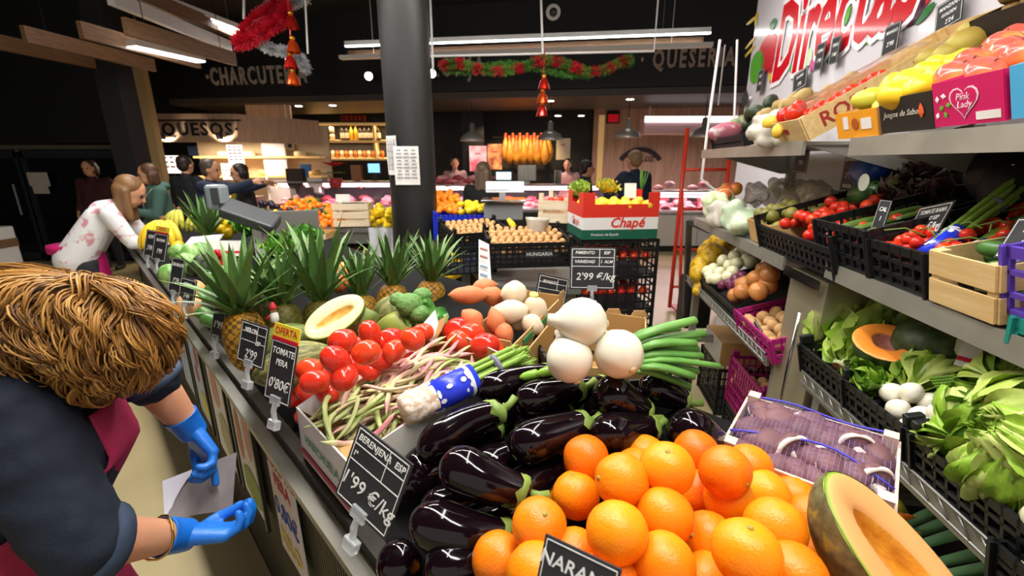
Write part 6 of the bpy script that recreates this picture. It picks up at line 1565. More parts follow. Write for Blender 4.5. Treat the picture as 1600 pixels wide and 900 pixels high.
for k, (x, z) in enumerate([(-.42, .06), (-.36, .04), (-.32, .065), (-.3, .025), (-.43, .025), (-.25, .045)]):
    mb = MB(); mb.lathe([(0, -.008), (.006, 0), (0, .008)], 8, TRS((x * wl, -.0035, z), (0, k * .9, 0), (1, .1, 1))); part('leaf_print', mb, M_pfr['green'] if k % 2 else M_bwhite, bx, w=0)
for k, (px, py, d, Z) in enumerate([(1536, 118, 58, .98), (1492, 122, 52, 1.03), (1520, 98, 46, 1.12), (1575, 85, 60, 1.0), (1600, 88, 60, .95), (1578, 112, 40, 1.02), (1566, 72, 46, 1.12), (1555, 104, 50, 1.08), (1612, 120, 60, .9), (1508, 112, 50, 1.1), (1590, 60, 50, 1.15)]):
    piece(APPLE, 'apple', px, py, Z, 'pink and yellow apple in the magenta box', 'apple', 'apples on the top shelf', 1., frame((RND.uniform(-.5, .2), RND.uniform(-.8, 0), .9)), k)
bx = open_box(rframe(y4 - .14, .0, ZT + .01, TL), .26, .3, .095, [M_bblue, M_bblue], 'sky-blue fruit box at the right edge of the top shelf')
M_tk = mat('tropical_brown', '#8f7030', .55, col2='#a89a3a', scale=7, rnd=.05); TK = fruit_kind('papaya', M_tk, .036, 1.3, .05, .04, M_twig, 14, 10)
for k, (px, py, Z, s) in enumerate([(1528, 48, 1.3, 1.15), (1512, 68, 1.28, 1.2), (1483, 85, 1.3, .95), (1455, 92, 1.35, .9), (1540, 70, 1.32, 1.1), (1500, 80, 1.34, 1.)]):
    piece(TK, 'brown_fruit', px, py, Z, ['topmost brown-yellow fruit against the banner', 'second highest brown fruit with a dark stalk spot', 'small brown fruit above the mangoes', 'brown fruit at the left end of its row', 'brown-yellow fruit behind the topmost two', 'brown fruit half hidden behind the mangoes'][k], 'fruit', 'brown fruits at the back of the top shelf', s, frame((1, -.2, .3)), k)
bx = open_box(TRS(at(1572, 70, 1.2) - V((0, 0, .0))) @ rframe(.9, 0, 0, .45).to_3x3().to_4x4(), .18, .22, .09, [M_bblack, M_bblack], 'dark box tilted at the back right of the top shelf')
heap(KIWI, 'kiwi', TRS(at(1585, 58, 1.22)) @ rframe(.9, 0, 0, .45).to_3x3().to_4x4(), .15, .16, .04, 6, 'green fruit in the dark tilted box', 'fruit', 'fruit in the dark tilted box', .0, 5, .028)

# ------------------------------------------------------------------ top shelf, far rack
ZF = 1.722; yb = yof(1250, 200)
wd_ = .24; yR = yof(1262, 212, 0) ; FM = rframe(yR + wd_ / 2 - .02, .0, ZF, .54)
nb = wood_crate(FM, wd_, .62, .085, 'long pale wooden box with red lettering and film-wrapped tomatoes', M_crwood, nsl=1, post=.02, postup=.0)
M_bpr = mat('box_lettering', '#9a2a22', .6)
for s, x, sz in (('ROSA', .14, .07), ('DE', .275, .04), ('NIJAR', .44, .07)):
    lettering(nb, s, sz, M_bpr, TRS((wd_ / 2 + .0065, x, .042)) @ Matrix.Rotation(PI / 2, 4, 'Z') @ UPRIGHT, thick=.0004, bold=.001)
mb = MB(); mb.box((.0, -.0068, .045), (.03, .001, .02)); part('red_stamp', mb, M_bpr, nb, w=0)
heap(TOMR, 'tomato', FM, wd_ * .8, .36, .02, 18, 'large pinkish tomato under film in the long wooden box', 'tomato', 'tomatoes in the long wooden box', .0, 6, .03, 1.15)
mb = MB(); mb.grid(lambda u, v: FM @ V(((u - .5) * wd_ * .94, .02 + v * .42, .10 + .012 * math.sin(u * PI) + .004 * math.sin(u * 20 + v * 31))), 12, 18); tag(part('plastic_film', mb, mat('clear_film', '#f4e9ea', .12, trans=.9, alpha=.35), None, sm=1), 'clear plastic film over the tomatoes in the long wooden box', 'film')
# wrapped slab of card between
mb = MB(); Mx = rframe(yR + wd_ + .07, .02, ZF + .03, .48)
bx = open_box(rframe(yR + wd_ + .12, .0, ZF, .48), .2, .44, .09, [M_boxwhite, M_boxwhite], 'white lined fruit box of brown roots beside the wooden box')
M_ging = mat('ginger', '#b59a62', .7, col2='#a08650', scale=12, rnd=.07); GIN = fruit_kind('ginger', M_ging, .026, 1.5, 0, .25, None, 12, 8, 3)
heap(GIN, 'ginger_root', rframe(yR + wd_ + .12, .02, ZF, .48), .18, .40, .04, 22, 'knobbly brown ginger root in the white lined box', 'ginger', 'ginger roots on the top shelf', .02, 7, .03)
# plastic bag hanging over the front
M_film = mat('bag_film', '#e6dcd0', .2, trans=.5, alpha=.6); M_filmw = mat('bag_white', '#c4bfb2', .3, col2='#aaa392', scale=12, bump=.6, bscale=40)
b_ = bagblob('plastic_bag', on_rack(1203, 203, -.02), (.06, .10, .08), M_filmw, 9, 3, .009); tag(b_, 'clear bag with yellow contents hanging over the far top shelf', 'bag')
M_sw = mat('yellow_stuff', '#dfb53a', .5)
blob('contents', [('ell', on_rack(1205, 192, -.035), (.03, .05, .03)), ('ell', on_rack(1215, 205, -.045), (.02, .03, .03))], .008, M_sw, b_)
plastic_crate(rframe(yof(1140, 222) + .0, .0, ZF, .3), .5, .36, .06, M_blackp, 'black tray at the far end of the top shelf')
heap(AVO, 'avocado', rframe(yof(1150, 220) - .08, .02, ZF + .02, .3), .2, .2, .02, 7, 'dark green avocado at the far end of the top shelf', 'avocado', 'avocados on the far top shelf', .06, 9, .034)
for k, (px, py, r, s, c, lb) in enumerate([(1130, 208, .02, (.09, .05, .05), '#a85a6a', 'pink net bag of beetroot at the corner of the top shelf'), (1155, 196, .15, (.07, .05, .05), '#6a7a4a', 'green bag behind the beetroot net'), (1205, 172, .25, (.06, .05, .05), '#c020a0', 'bright magenta bag among the avocados'), (1185, 180, .2, (.06, .05, .04), '#c98a5a', 'orange net bag between avocados and the magenta bag')]):
    mm = mat('netbag%d' % k, c, .5, col2='#d9c9c4', scale=25, lo=.5, hi=.7); tag(blob('net_bag', [('ell', on_rack(px, py, r), s), ('ell', on_rack(px + 8, py - 4, r + .05), s)], .012, mm), lb, 'bag', 'net bags on the far top shelf')

# ------------------------------------------------------------------ middle shelf, near rack
ZM = 1.35
def crate_on(px0, px1, py, z, W, H, tilt, m_, label, r=0., lf=None, **k):
    ya, yb = yof(px0, py, r), yof(px1, py, r); M = rframe((ya + yb) / 2, r, z, tilt); plastic_crate(M, abs(ya - yb), W, H, m_, label, low_front=lf, **k); return M, abs(ya - yb)
Mc, Lc = crate_on(1285, 1372, 385, ZM, .40, .13, .28, M_blackp, 'black crate of cucumbers at the left end of the middle shelf')
rn = random.Random(3)
for k in range(8):
    x = -Lc / 2 + .03 + (k % 4) * Lc * .24; y = .05 + .12 * (k // 4); cucumber(Mc @ V((x, y, .085)), Mc @ V((x + .015, y + .11, .09)), .017, 'light green courgette in the crate at the left of the middle shelf', mat('courgette', '#5f7f30', .4, col2='#456424', scale=14, rnd=.1), 'courgette', 'courgette', 'courgettes on the middle shelf')
Mc, Lc = crate_on(1372, 1470, 400, ZM, .40, .11, .28, M_blackp, 'black crate of small vine tomatoes on the middle shelf')
rn = random.Random(4)
for k in range(75):
    p = Mc @ V((rn.uniform(-.46, .46) * Lc, rn.uniform(.02, .34), .075 + rn.uniform(0, .03))); spawn('cherry_tomato', CHERRY[k % 2], TRS(p, frame((rn.uniform(-.5, .5), rn.uniform(-.5, .5), 1))), 'small red vine tomato in the black crate on the middle shelf', 'tomato', 'vine tomatoes on the near middle shelf')
mb = MB()
for k in range(9):
    p = Mc @ V((rn.uniform(-.4, .4) * Lc, rn.uniform(.05, .3), .115)); q = p + V((rn.uniform(-.08, .08), rn.uniform(-.08, .08), .005)); mb.tube([p, (p + q) / 2 + V((0, 0, .012)), q], .002, 5)
tag(part('vine_stems', mb, M_stemg, None, sm=1), 'thin green vine stems lying over the small tomatoes', 'stems', kind='stuff')
# tag 4'98 and its neighbours
p = on_rack(1440, 385, .10); price_tag(tag_frame(p + V((-.01, 0, .03)), -HD + V((0, 0, .35)), .25), .15, .085, [('TOMATE RAMA', 0, .76, .2), ('CHERRY ESP', 0, .53, .18), ("4'98 €/kg", .04, .24, .36)], "chalk tag reading TOMATE RAMA 4'98 on a dark stake", stake=True, clip=False)
p = on_rack(1370, 360, .05); price_tag(tag_frame(p, -HD, .1), .05, .085, [('CAL', 0, .7, .2), ('1', 0, .4, .2)], 'narrow chalk tag between courgettes and vine tomatoes', clip=False)
p = on_rack(1592, 405, .02); price_tag(tag_frame(p, -HD + V((0, 0, .25)), .3), .12, .085, [('PEPINO', 0, .7, .2), ("1'00", 0, .3, .35)], 'chalk tag reading PEPINO on a clear clip over the wooden crate')
# asparagus box
Mc, Lc = crate_on(1440, 1530, 400, ZM, .42, .08, .28, M_blackp, 'low black crate under the asparagus bundles', r=.05)
asparagus(on_rack(1448, 405, .03) + V((0, 0, .01)), on_rack(1600, 285, .30), 'asparagus bundle with violet wrapper and string on the middle shelf', 12, .022, (.0, .30), None, 4)
asparagus(on_rack(1500, 410, .05), on_rack(1620, 335, .3), 'darker asparagus bundle behind the wooden crate', 10, .020, (.0, .3), None, 5)
LVb = [leaf_mesh(.09, .02, [M_letd, M_letd], .3, .2, .004, 6, .6, .08, 6, 6, k) for k in range(2)]
ya, yb_ = yof(1468, 450), yof(1585, 450); Mw = rframe((ya + yb_) / 2, -.01, ZM + .005, .22)
wood_crate(Mw, abs(ya - yb_), .34, .115, 'pale wooden crate of small cucumbers at the front of the middle shelf', M_crwood, nsl=2, gap=.22, post=.022, postup=.0)
rn = random.Random(6)
for k in range(16):
    x = rn.uniform(-.4, .4) * abs(ya - yb_); y = .04 + .017 * k; a_ = Mw @ V((x - .06, y, .05 + .03 * (k % 3))); cucumber(a_, a_ + (-HD) * .12 + V((0, 0, .002)), .017, 'small dark cucumber in the wooden crate on the middle shelf', M_cuc, 'small_cucumber', 'cucumber', 'small cucumbers in the wooden crate')
Mc, Lc = crate_on(1578, 1660, 470, ZM + .03, .32, .13, .25, M_purp, 'purple plastic crate at the right end of the middle shelf')
Mc, Lc = crate_on(1580, 1660, 540, ZM - .02, .30, .05, .1, M_greenp, 'teal plastic tray under the purple crate')
# dark red lettuces at the back of the shelf
M_rl = mat('red_lettuce', '#2a1a1c', .55, col2='#3d2a22', scale=16, rnd=.2, bump=.5, bscale=60); M_rlg = mat('red_lettuce_green', '#4f6a24', .5, col2='#3a2a20', scale=9, rnd=.15)
for k, (px, py, r, lb) in enumerate([(1470, 262, .36, 'dark red loose-leaf lettuce at the top of the pile'), (1430, 300, .34, 'dark red loose-leaf lettuce lower left with bright green heart'), (1500, 300, .34, 'dark red loose-leaf lettuce in the middle of the pile'), (1520, 250, .38, 'dark red loose-leaf lettuce at the upper right'), (1460, 320, .32, 'dark red loose-leaf lettuce just above the price tag'), (1545, 300, .38, 'dark red loose-leaf lettuce in the shade at the right')]):
    ruffled_heap(on_rack(px, py + 14, r + .06), .1, 34, [M_rl, M_rl, M_rlg], lb, 'red_lettuce', 'lettuce', 10 + k, .12, .055, -HR + V((0, 0, .7)), 'dark red lettuces', .02)
Mc, Lc = crate_on(1400, 1560, 340, ZM + .06, .3, .10, .35, M_blackp, 'black crate carrying the dark red lettuces', r=.24)
blob_ = blob('black_bag', [('ell', on_rack(1590, 270, .40), (.10, .12, .10)), ('ell', on_rack(1620, 300, .36), (.1, .12, .10))], .014, M_black, smooth=3); tag(blob_, 'black bag at the back right of the middle shelf', 'bag')
for k in range(4):
    mb = MB(); p = on_rack(1563 + k * 7, 288 - k * 3, .30); mb.bar(p, p + V((-.012, 0, .035)), .006, .003, HR); part('white_stripe', mb, M_bwhite, blob_)

# ------------------------------------------------------------------ lower shelf, near rack: lettuces and squash
ZL = .965
crs = []
for i, (p0, p1, lb) in enumerate([(1255, 1330, 'black crate of romaine lettuces at the left end of the lower shelf'), (1335, 1450, 'black crate with the cut pumpkin and white onions'), (1455, 1700, 'black crate of round lettuces in front on the lower shelf')]):
    ya, yb_ = yof(p0, 600), yof(p1, 640 + i * 60); M = rframe((ya + yb_) / 2, -.01, ZL, .24); plastic_crate(M, abs(ya - yb_) - .006, .46, .10, M_blackp, lb, rows=3, pitch=.03, dip=True); crs.append((M, abs(ya - yb_)))
def rl(px, py, r): return on_rack(px, py, r)
romaine(rl(1286, 552, .05), rl(1385, 446, .26) - rl(1286, 552, .05), 'romaine lettuce leaning at the left end, largest of the three', 15, (.0, -.5, 1), 1.45, 1)
romaine(rl(1312, 570, .04), rl(1400, 490, .26) - rl(1312, 570, .04), 'romaine lettuce lying lowest with a white rib', 12, (.0, -.5, 1), 1.2, 2)
romaine(rl(1370, 530, .14), rl(1450, 470, .40) - rl(1370, 530, .14), 'romaine lettuce behind, under the middle shelf', 12, (.0, -.5, 1), 1.35, 3)
M_pkr = mat('pumpkin_rind', '#2a3c20', .45, col2='#4f5f36', scale=50, bump=.3, bscale=50); M_pkf = mat('pumpkin_flesh', '#f0933a', .4, col2='#ea8830', scale=8); M_pkc = mat('pumpkin_cav', '#c98a72', .35, col2='#a8665a', scale=30, bump=.8, bscale=60)
half_fruit('pumpkin_half', rl(1388, 534, .08), -HD, V((-.25, -.22, .95)), .088, .080, .10, M_pkr, M_pkf, M_pkc, 'cut pumpkin with bright orange flesh facing up under film', 'pumpkin', (.45, .45, .03), rindedge=mat('pumpkin_edge', '#d9a04a', .4), lump=.02)
mb = MB(); c_ = rl(1470, 540, .2); mb.ball(c_, (.105, .105, .08), 36, 18, fn=lambda d: 1 + .035 * abs(math.cos(6 * math.atan2(d.y, d.x)))); th = thing('pumpkin', 'whole dark green pumpkin behind the cut one', 'pumpkin', c_); part('rind', mb, M_pkr, th, sm=1)
mb = MB(); mb.tube([c_ + V((0, 0, .07)), c_ + V((.01, -.01, .10))], [.014, .010], 8); part('stalk', mb, M_twig, th)
# fennel / turnip bulbs
M_fen = mat('fennel', '#cfcfae', .4, col2='#b9bd94', scale=8)
for k, (px, py, r, R_, lb) in enumerate([(1527, 545, .2, .045, 'pale fennel bulb with a red edged label'), (1560, 540, .22, .045, 'pale fennel bulb right of the labelled one'), (1594, 560, .18, .042, 'pale fennel bulb at the right edge'), (1545, 528, .3, .045, 'pale fennel bulb in the shade behind')]):
    c_ = rl(px, py, r); th = thing('fennel_bulb', lb, 'fennel', c_, 'fennel bulbs'); mb = MB(); mb.lathe([(.01, -R_ * 1.1), (R_ * .7, -R_ * .85), (R_, -R_ * .2), (R_ * .9, R_ * .4), (R_ * .5, R_ * .95), (R_ * .2, R_ * 1.15), (0, R_ * 1.2)], 18, TRS(c_, frame(V((.1, .3, 1)))), rad=lambda a, i: 1 + .05 * math.sin(4 * a)); part('bulb', mb, M_fen, th, sm=1)
    for s in range(3):
        d = V((RND.uniform(-.4, .4), -.5, -.5)); mb = MB(); mb.tube([c_ + d * .05, c_ + d * .14], [.011, .008], 8); part('stalk', mb, M_letd, th, sm=1)
c_ = rl(1520, 552, .13); card(c_, .045, .075, 'white label with a red edge on a fennel bulb', (-.8, -.5, .4), (.35, .2, 1), M_paper, M_red)
# white onions in a nest
M_on2 = mat('small_white_onion', '#f0ece0', .3, col2='#e6ddc0', scale=9, stretch=(4, 4, .6)); ONW = fruit_kind('onion', M_on2, .025, 1.0, 0, .03, M_twig, 14, 10, 2, .12)
for k, (px, py, r) in enumerate([(1392, 614, .0), (1424, 614, .02), (1403, 640, -.01), (1440, 652, -.01), (1470, 647, .0), (1410, 620, .06), (1445, 668, -.02), (1452, 630, .05), (1425, 668, -.02), (1470, 668, -.01)]):
    p = rl(px, py, r + .03); spawn('white_onion', ONW[k % 2], TRS(p, frame((.2, -.4, .8)), 1.05), 'small white onion in the group beside the round lettuces', 'onion', 'white onions on the lower shelf')
head_lettuce(rl(1452, 590, .13), .062, (-.6, -.2, -.3), 'pale lettuce with frilly bright leaves behind the white onions', M_letp, M_let, 9, 1, ruff=.3)
head_lettuce(rl(1566, 602, .10), .066, (-.75, -.55, .35), 'round lettuce showing its brown cut base at the upper right', M_letp, M_let, 9, 2)
head_lettuce(rl(1520, 640, .06), .060, (.3, -.4, -.8), 'smooth pale round lettuce lying lengthwise', M_letp, M_let, 8, 3, cut=False, ruff=.05)
head_lettuce(rl(1492, 690, .02), .055, (-.7, -.6, .5), 'frilly lettuce with a brown cut base nearest the front edge', M_let, M_letp, 9, 4, ruff=.25)
head_lettuce(rl(1560, 675, .04), .066, (.3, .2, -.8), 'bright green crinkled lettuce at the front right', M_let, M_letd, 10, 5, cut=False, ruff=.25)
head_lettuce(rl(1565, 735, .0), .060, (.2, .2, -.9), 'crinkled lettuce lowest at the right front', M_let, M_letp, 10, 6, cut=False, ruff=.25)
head_lettuce(rl(1605, 640, .05), .065, (.5, -.3, .3), 'round lettuce cut by the right picture edge', M_letp, M_let, 9, 7, ruff=.15)
head_lettuce(rl(1615, 705, .02), .062, (.5, -.3, -.3), 'crinkled lettuce at the right picture edge', M_let, M_letp, 9, 8, cut=False, ruff=.25)
ruffled_heap(rl(1378, 604, .05), .1, 16, [M_let, M_letd], 'small loose lettuce leaves between pumpkin and onions', 'loose_lettuce', 'lettuce', 31, .08, .035, -HR + V((0, 0, .8)), None, .012)
for k in range(7):
    a_ = rl(1452 + k * 3, 592 + k * 4, .04); b_2 = rl(1535 + k * 2, 590 + k * 5, .10); mb = MB(); mb.tube([a_, (a_ + b_2) / 2 + V((0, 0, .006)), b_2], [.003, .0045, .006], 6); tag(part('celery_stalk', mb, M_letd, None, sm=1), 'thin green stalk lying across the lettuces', 'stalk', 'thin green stalks on the lettuces')
Mc, Lc = crate_on(1590, 1700, 800, ZL - .05, .2, .08, .2, M_blackp, 'small black crate at the right edge of the lower shelf', r=-.02)
heap(ONC, 'pale_onion', Mc, Lc, .18, .02, 6, 'pale onion in the small crate at the right edge', 'onion', 'onions at the right edge', .0, 4, .032)
# clear film tags and leeks, carrots under the shelf
M_lk = mat('leek_leaf', '#5a8a5a', .45, col2='#7fae7a', scale=8, rnd=.12)
for k in range(9):
    a_ = rack(1.05 - k * .035, .06, .60 + .012 * (k % 3)); b_2 = a_ + V((.34, .10 - .02 * k, .05)); mb = MB(); mb.tube([a_, a_.lerp(b_2, .4), a_.lerp(b_2, .75), b_2], [.012, .014, .018, .012], 8, flat=.6); th = thing('leek', 'leek lying on the low board under the near rack', 'leek', a_, 'leeks under the rack'); part('shaft', mb, M_lk, th, sm=1)
    mb = MB(); mb.lathe([(.012, 0), (.014, -.012), (0, -.02)], 8, TRS(a_, frame(b_2 - a_))); part('root_end', mb, M_onionw, th, sm=1)
M_car = mat('carrot', '#e8762a', .45, rnd=.06)
for k in range(7):
    a_ = rack(1.16 - k * .02, .05, .64 + .016 * (k % 3)); tuber('carrot', a_ + V((.06, 0, .0)), .16, .014, (1, .2 - .05 * k, .1), M_car, 'orange carrot in the bunch under the near rack', 'carrot', 'carrots under the rack', k, .1)
for k in range(8):
    a_ = rack(1.3 - k * .02, .2, .62); tuber('green_pear', a_, .09, .03, (.3, .6, 1), mat('pear_yellow', '#c9c23a', .4), 'yellow-green fruit in the shade under the near rack', 'fruit', 'fruit under the rack', k, .0)

# ------------------------------------------------------------------ middle and lower shelf, far rack
Mc, Lc = crate_on(1192, 1322, 375, 1.302, .42, .14, .3, M_blackp, 'black crate of ripe round tomatoes on the far middle shelf', lf=.10)
rn = random.Random(14)
for k in range(46):
    lay = k // 24; p = Mc @ V((rn.uniform(-.44, .44) * Lc, rn.uniform(.03, .36), .075 + .035 * lay + rn.uniform(0, .015))); spawn('tomato', TOMR[k % 2], TRS(p, rrot(), .85), 'round red tomato in the black crate on the far middle shelf', 'tomato', 'tomatoes on the far middle shelf')
bx = open_box(rframe(yof(1188, 355), .02, 1.305, .3), .26, .44, .10, [M_kraft, M_kraft], 'kraft box of green-brown fruit on the far middle shelf')
M_fig = mat('olive_fruit', '#8a7a34', .5, col2='#6a6a2c', scale=10, rnd=.12); FIG = fruit_kind('fig', M_fig, .027, 1.2, 0, .05, M_twig)
heap(FIG, 'olive_fruit', rframe(yof(1188, 355), .03, 1.305, .3), .24, .40, .05, 34, 'olive green fruit in the kraft box on the far middle shelf', 'fruit', 'olive fruits in the kraft box', .02, 8, .028)
for k, (px, py, s1, m_, lb) in enumerate([(1135, 338, (.07, .12, .055), M_filmw, 'white plastic bag of celery hanging over the far middle shelf'), (1165, 345, (.06, .10, .06), mat('bag_green_tint', '#c9d6b8', .3, col2='#8fae8a', scale=8, bump=.5, bscale=40), 'greenish clear bag beside the kraft box'), (1125, 320, (.07, .1, .05), mat('bag_leaf', '#b9cf8a', .4, col2='#e2e6d0', scale=12), 'bag of pale leaves at the far end of the middle shelf')]):
    tag(bagblob('vegetable_bag', on_rack(px, py, .02), tuple(v * 1.35 for v in s1), m_, 9, k), lb, 'bag', 'vegetable bags on the far middle shelf')
for k, (px, py, r) in enumerate([(1128, 302, .1), (1140, 300, .12), (1150, 295, .15), (1135, 296, .14), (1122, 308, .08), (1132, 306, .05)]):
    p = on_rack(px, py, r); spawn('orange_pepper', PEACH[k % 2], TRS(p, rrot(), 1.2), 'orange pepper at the far end of the middle shelf', 'pepper', 'orange peppers on the far rack')
# hanging green salad bag with a blue top and tags behind
th = thing('salad_bag', 'salad bag with a blue top leaning at the back of the far middle shelf', 'bag', on_rack(1352, 310, .3))
blob('bag', [('cap', on_rack(1345, 305, .3), .05, on_rack(1365, 300, .3), .05)], .011, mat('salad_film', '#3f6a34', .3, col2='#2c4f26', scale=16), th)
blob('bag_top', [('cap', on_rack(1348, 268, .32), .05, on_rack(1370, 262, .32), .05, on_rack(1360, 280, .31), .04)], .011, mat('bag_blue', '#1f4fa8', .3, col2='#2a5fc0', scale=8), th)
mb = MB(); c_ = on_rack(1350, 285, .22); mb.lathe([(.03, 0), (.03, .002), (0, .002)], 20, TRS(c_, frame(-HR))); part('round_label', mb, mat('label_pale', '#c9d6c0', .5), th)
wall_tag(1330, 300, .10, .16, [('ESPINACA', 0, .8, .12), ("1'95", 0, .4, .2), ('BOLSA', 0, .15, .12)], 'chalk tag beside the blue topped salad bag', r=.32)
wall_tag(1255, 270, .14, .14, [('SETAS', 0, .75, .16), ("2'95", 0, .35, .2)], 'chalk tag in the shade above the olive fruit', r=.34)
M_gf = mat('grey_film', '#8a7d68', .2, col2='#b5a280', scale=30, bump=.8, bscale=60, alpha=.6)
for k, (px, py, lb) in enumerate([(1190, 290, 'crumpled brownish film bag at the left back of the far middle shelf'), (1230, 285, 'crumpled brownish film bag in the middle back of the far middle shelf'), (1275, 290, 'crumpled brownish film bag behind the ripe tomatoes')]): tag(bagblob('film_bag', on_rack(px, py + 16, .28), (.08, .13, .055), M_gf, 11, k + 5), lb, 'bag', 'film bags on the far middle shelf')
# lower far shelf
ZFL = .905
def net_heap(px, py, r, lb, s=(.09, .11, .07)):
    mm = mat('net_yellow', '#d6a81c', .5, col2='#a8841a', scale=34, lo=.45, hi=.6, bump=.8, bscale=70); tag(blob('net_bag', [('ell', on_rack(px, py, r), s), ('ell', on_rack(px + 6, py - 8, r + .08), s), ('ell', on_rack(px - 4, py + 10, r - .02), tuple(v * .8 for v in s))], .012, mm, smooth=1), lb, 'bag', 'yellow net bags')
net_heap(1112, 395, .12, 'yellow net bag highest at the far end of the low shelf'); net_heap(1130, 378, .22, 'yellow net bag at the back of the low shelf'); net_heap(1092, 418, -.01, 'yellow net bag hanging over the end of the low shelf', (.05, .08, .07)); net_heap(1092, 445, -.01, 'small yellow net bag lowest at the end of the low shelf', (.03, .05, .04))
Mc, Lc = crate_on(1100, 1160, 450, ZFL, .4, .07, .28, M_blackp, 'black crate of cream onions on the far low shelf')
for k, (px, py, r) in enumerate([(1130, 408, .06), (1115, 420, .03), (1125, 426, .02), (1148, 400, .1), (1140, 415, .06), (1152, 412, .08), (1110, 430, .0), (1120, 436, .0), (1165, 395, .18), (1175, 390, .2), (1180, 402, .18), (1168, 405, .14), (1160, 388, .2), (1112, 436, .0), (1145, 425, .04), (1138, 432, .02), (1106, 424, .0), (1172, 410, .14)]):
    spawn('cream_onion', ONC[k % 2], TRS(on_rack(px, py, r), rrot(), 1.1), 'cream coloured onion on the far low shelf', 'onion', 'cream onions on the far rack')
for k, (px, py, r) in enumerate([(1140, 442, .0), (1130, 446, .0), (1150, 436, .02), (1146, 448, -.005), (1125, 440, .01), (1160, 432, .05), (1135, 436, .03), (1152, 444, .0)]):
    spawn('red_onion', ONP[k % 2], TRS(on_rack(px, py, r + .02), rrot(), 1.0), 'dark red onion beside the cream onions', 'onion', 'red onions on the far rack')
for k, (px, py, r) in enumerate([(1203, 430, .06), (1182, 435, .04), (1162, 445, .02), (1185, 455, .01), (1160, 456, .0), (1150, 462, .0), (1200, 445, .06), (1204, 418, .1), (1175, 440, .06), (1195, 422, .1), (1190, 440, .06)]):
    spawn('brown_onion', ONB[k % 2], TRS(on_rack(px, py, r + .02), rrot(), 1.1), 'big brown onion heaped above the magenta crate', 'onion', 'brown onions on the far rack')
Mc, Lc = crate_on(1158, 1222, 500, ZFL - .01, .38, .10, .3, M_magp, 'magenta crate of shallots on the far low shelf', r=-.01)
heap(POT, 'shallot', Mc, Lc * .9, .3, .03, 16, 'brownish shallot in the magenta crate on the shelf', 'shallot', 'shallots in the magenta crate', .0, 12, .028)
# on the floor under the far rack
def floor_crate(px, py, L, W, H, m_, label, z=0., r=None, **k):
    p = on_z(px, py, z); M = axes(-HD, HR, V((0, 0, 1)), p); plastic_crate(M, L, W, H, m_, label, **k); return M
p = on_z(1145, 575, .28)
M1 = axes(-HD, HR, V((0, 0, 1)), V((1.33, 2.32, 0)))
plastic_crate(M1, .46, .32, .20, M_blackp, 'black crate on the floor under the magenta crate', rows=4)
M2 = axes(-HD, HR, V((0, 0, 1)), V((1.33, 2.32, .205))); plastic_crate(M2, .46, .32, .30, M_magp, 'tall magenta crate of potatoes standing under the far rack', rows=5, dip=True)
heap(POT, 'potato', M2, .42, .28, .12, 26, 'yellowish potato in the tall magenta crate', 'potato', 'potatoes in the tall magenta crate', 0, 13, .034, 1.15)
wall_tag(1185, 535, .09, .09, [('PATATA', 0, .7, .2), ("0'95", 0, .3, .3)], 'chalk tag hanging at the magenta potato crate', r=.0, rot=-.25)
M3 = axes(-HD, HR, V((0, 0, 1)), V((1.40, 2.90, 0))); plastic_crate(M3, .42, .32, .34, M_blackp, 'black crate on the floor carrying the small carton', rows=5)
bx = open_box(axes(-HD, HR, V((0, 0, 1)), V((1.40, 2.90, .345))), .34, .26, .16, [M_boxwhite, M_kraft], 'small closed carton on the black crate under the far rack')
mb = MB(); mb.box((0, .13, .162), (.34, .26, .004)); part('lid_flap', mb, M_kraft, bx, w=0)
# red hand truck and small stand at the end of the rack
M_redm = mat('red_tube', '#c8331f', .35)
ht = thing('hand_truck', 'red tubular hand truck standing beyond the rack', 'hand truck', on_z(1065, 480, 0))
yy_ = 4.95
def hp(px, py, y=yy_): return on_y(px, py, y)
for (x0, y0_, x1, y1_) in ((1074, 200, 1046, 480), (1140, 235, 1120, 470)):
    mb = MB(); mb.tube([hp(x0, y0_), hp(x1, y1_)], .022, 8); part('side_tube', mb, M_redm, ht, sm=1)
mb = MB(); mb.tube([hp(1066, 300, yy_ - .1), hp(1062, 478, yy_ - .2)], .018, 8); part('side_tube', mb, M_redm, ht, sm=1)
for (py, x0, x1) in ((265, 1067, 1138), (390, 1055, 1128), (327, 1062, 1100), (448, 1052, 1092)):
    mb = MB(); mb.tube([hp(x0, py), hp(x1, py)], .016, 8); part('cross_tube', mb, M_redm, ht, sm=1)
mb = MB(); mb.box(hp(1062, 478) + V((.05, -.1, .0)), (.3, .3, .02)); part('toe_plate', mb, M_redm, ht)
for px in (1080, 1100):
    mb = MB(); mb.lathe([(.02, -.025), (.11, -.025), (.12, 0), (.11, .025), (.02, .025)], 20, TRS(hp(px, 470) + V((0, .1, .05)), (0, PI / 2, 0))); part('wheel', mb, M_black, ht, sm=1)
th = thing('low_stand', 'dark low stand with clutter at the end of the rack', 'stand', on_z(1090, 500, 0))
for (px, py) in ((1075, 350),):
    mb = MB(); mb.bar(on_y(1077, 345, 3.3), on_y(1070, 500, 3.3), .035, .035); part('post', mb, M_dsteel, th)
mb = MB(); mb.bar(on_y(1077, 347, 3.3), on_y(1112, 362, 3.1), .04, .03); part('arm', mb, M_dsteel, th)
mb = MB(); c_ = on_y(1085, 470, 3.35); mb.box(c_, (.2, .2, .4), bev=.02); part('bin', mb, M_blackp, th)
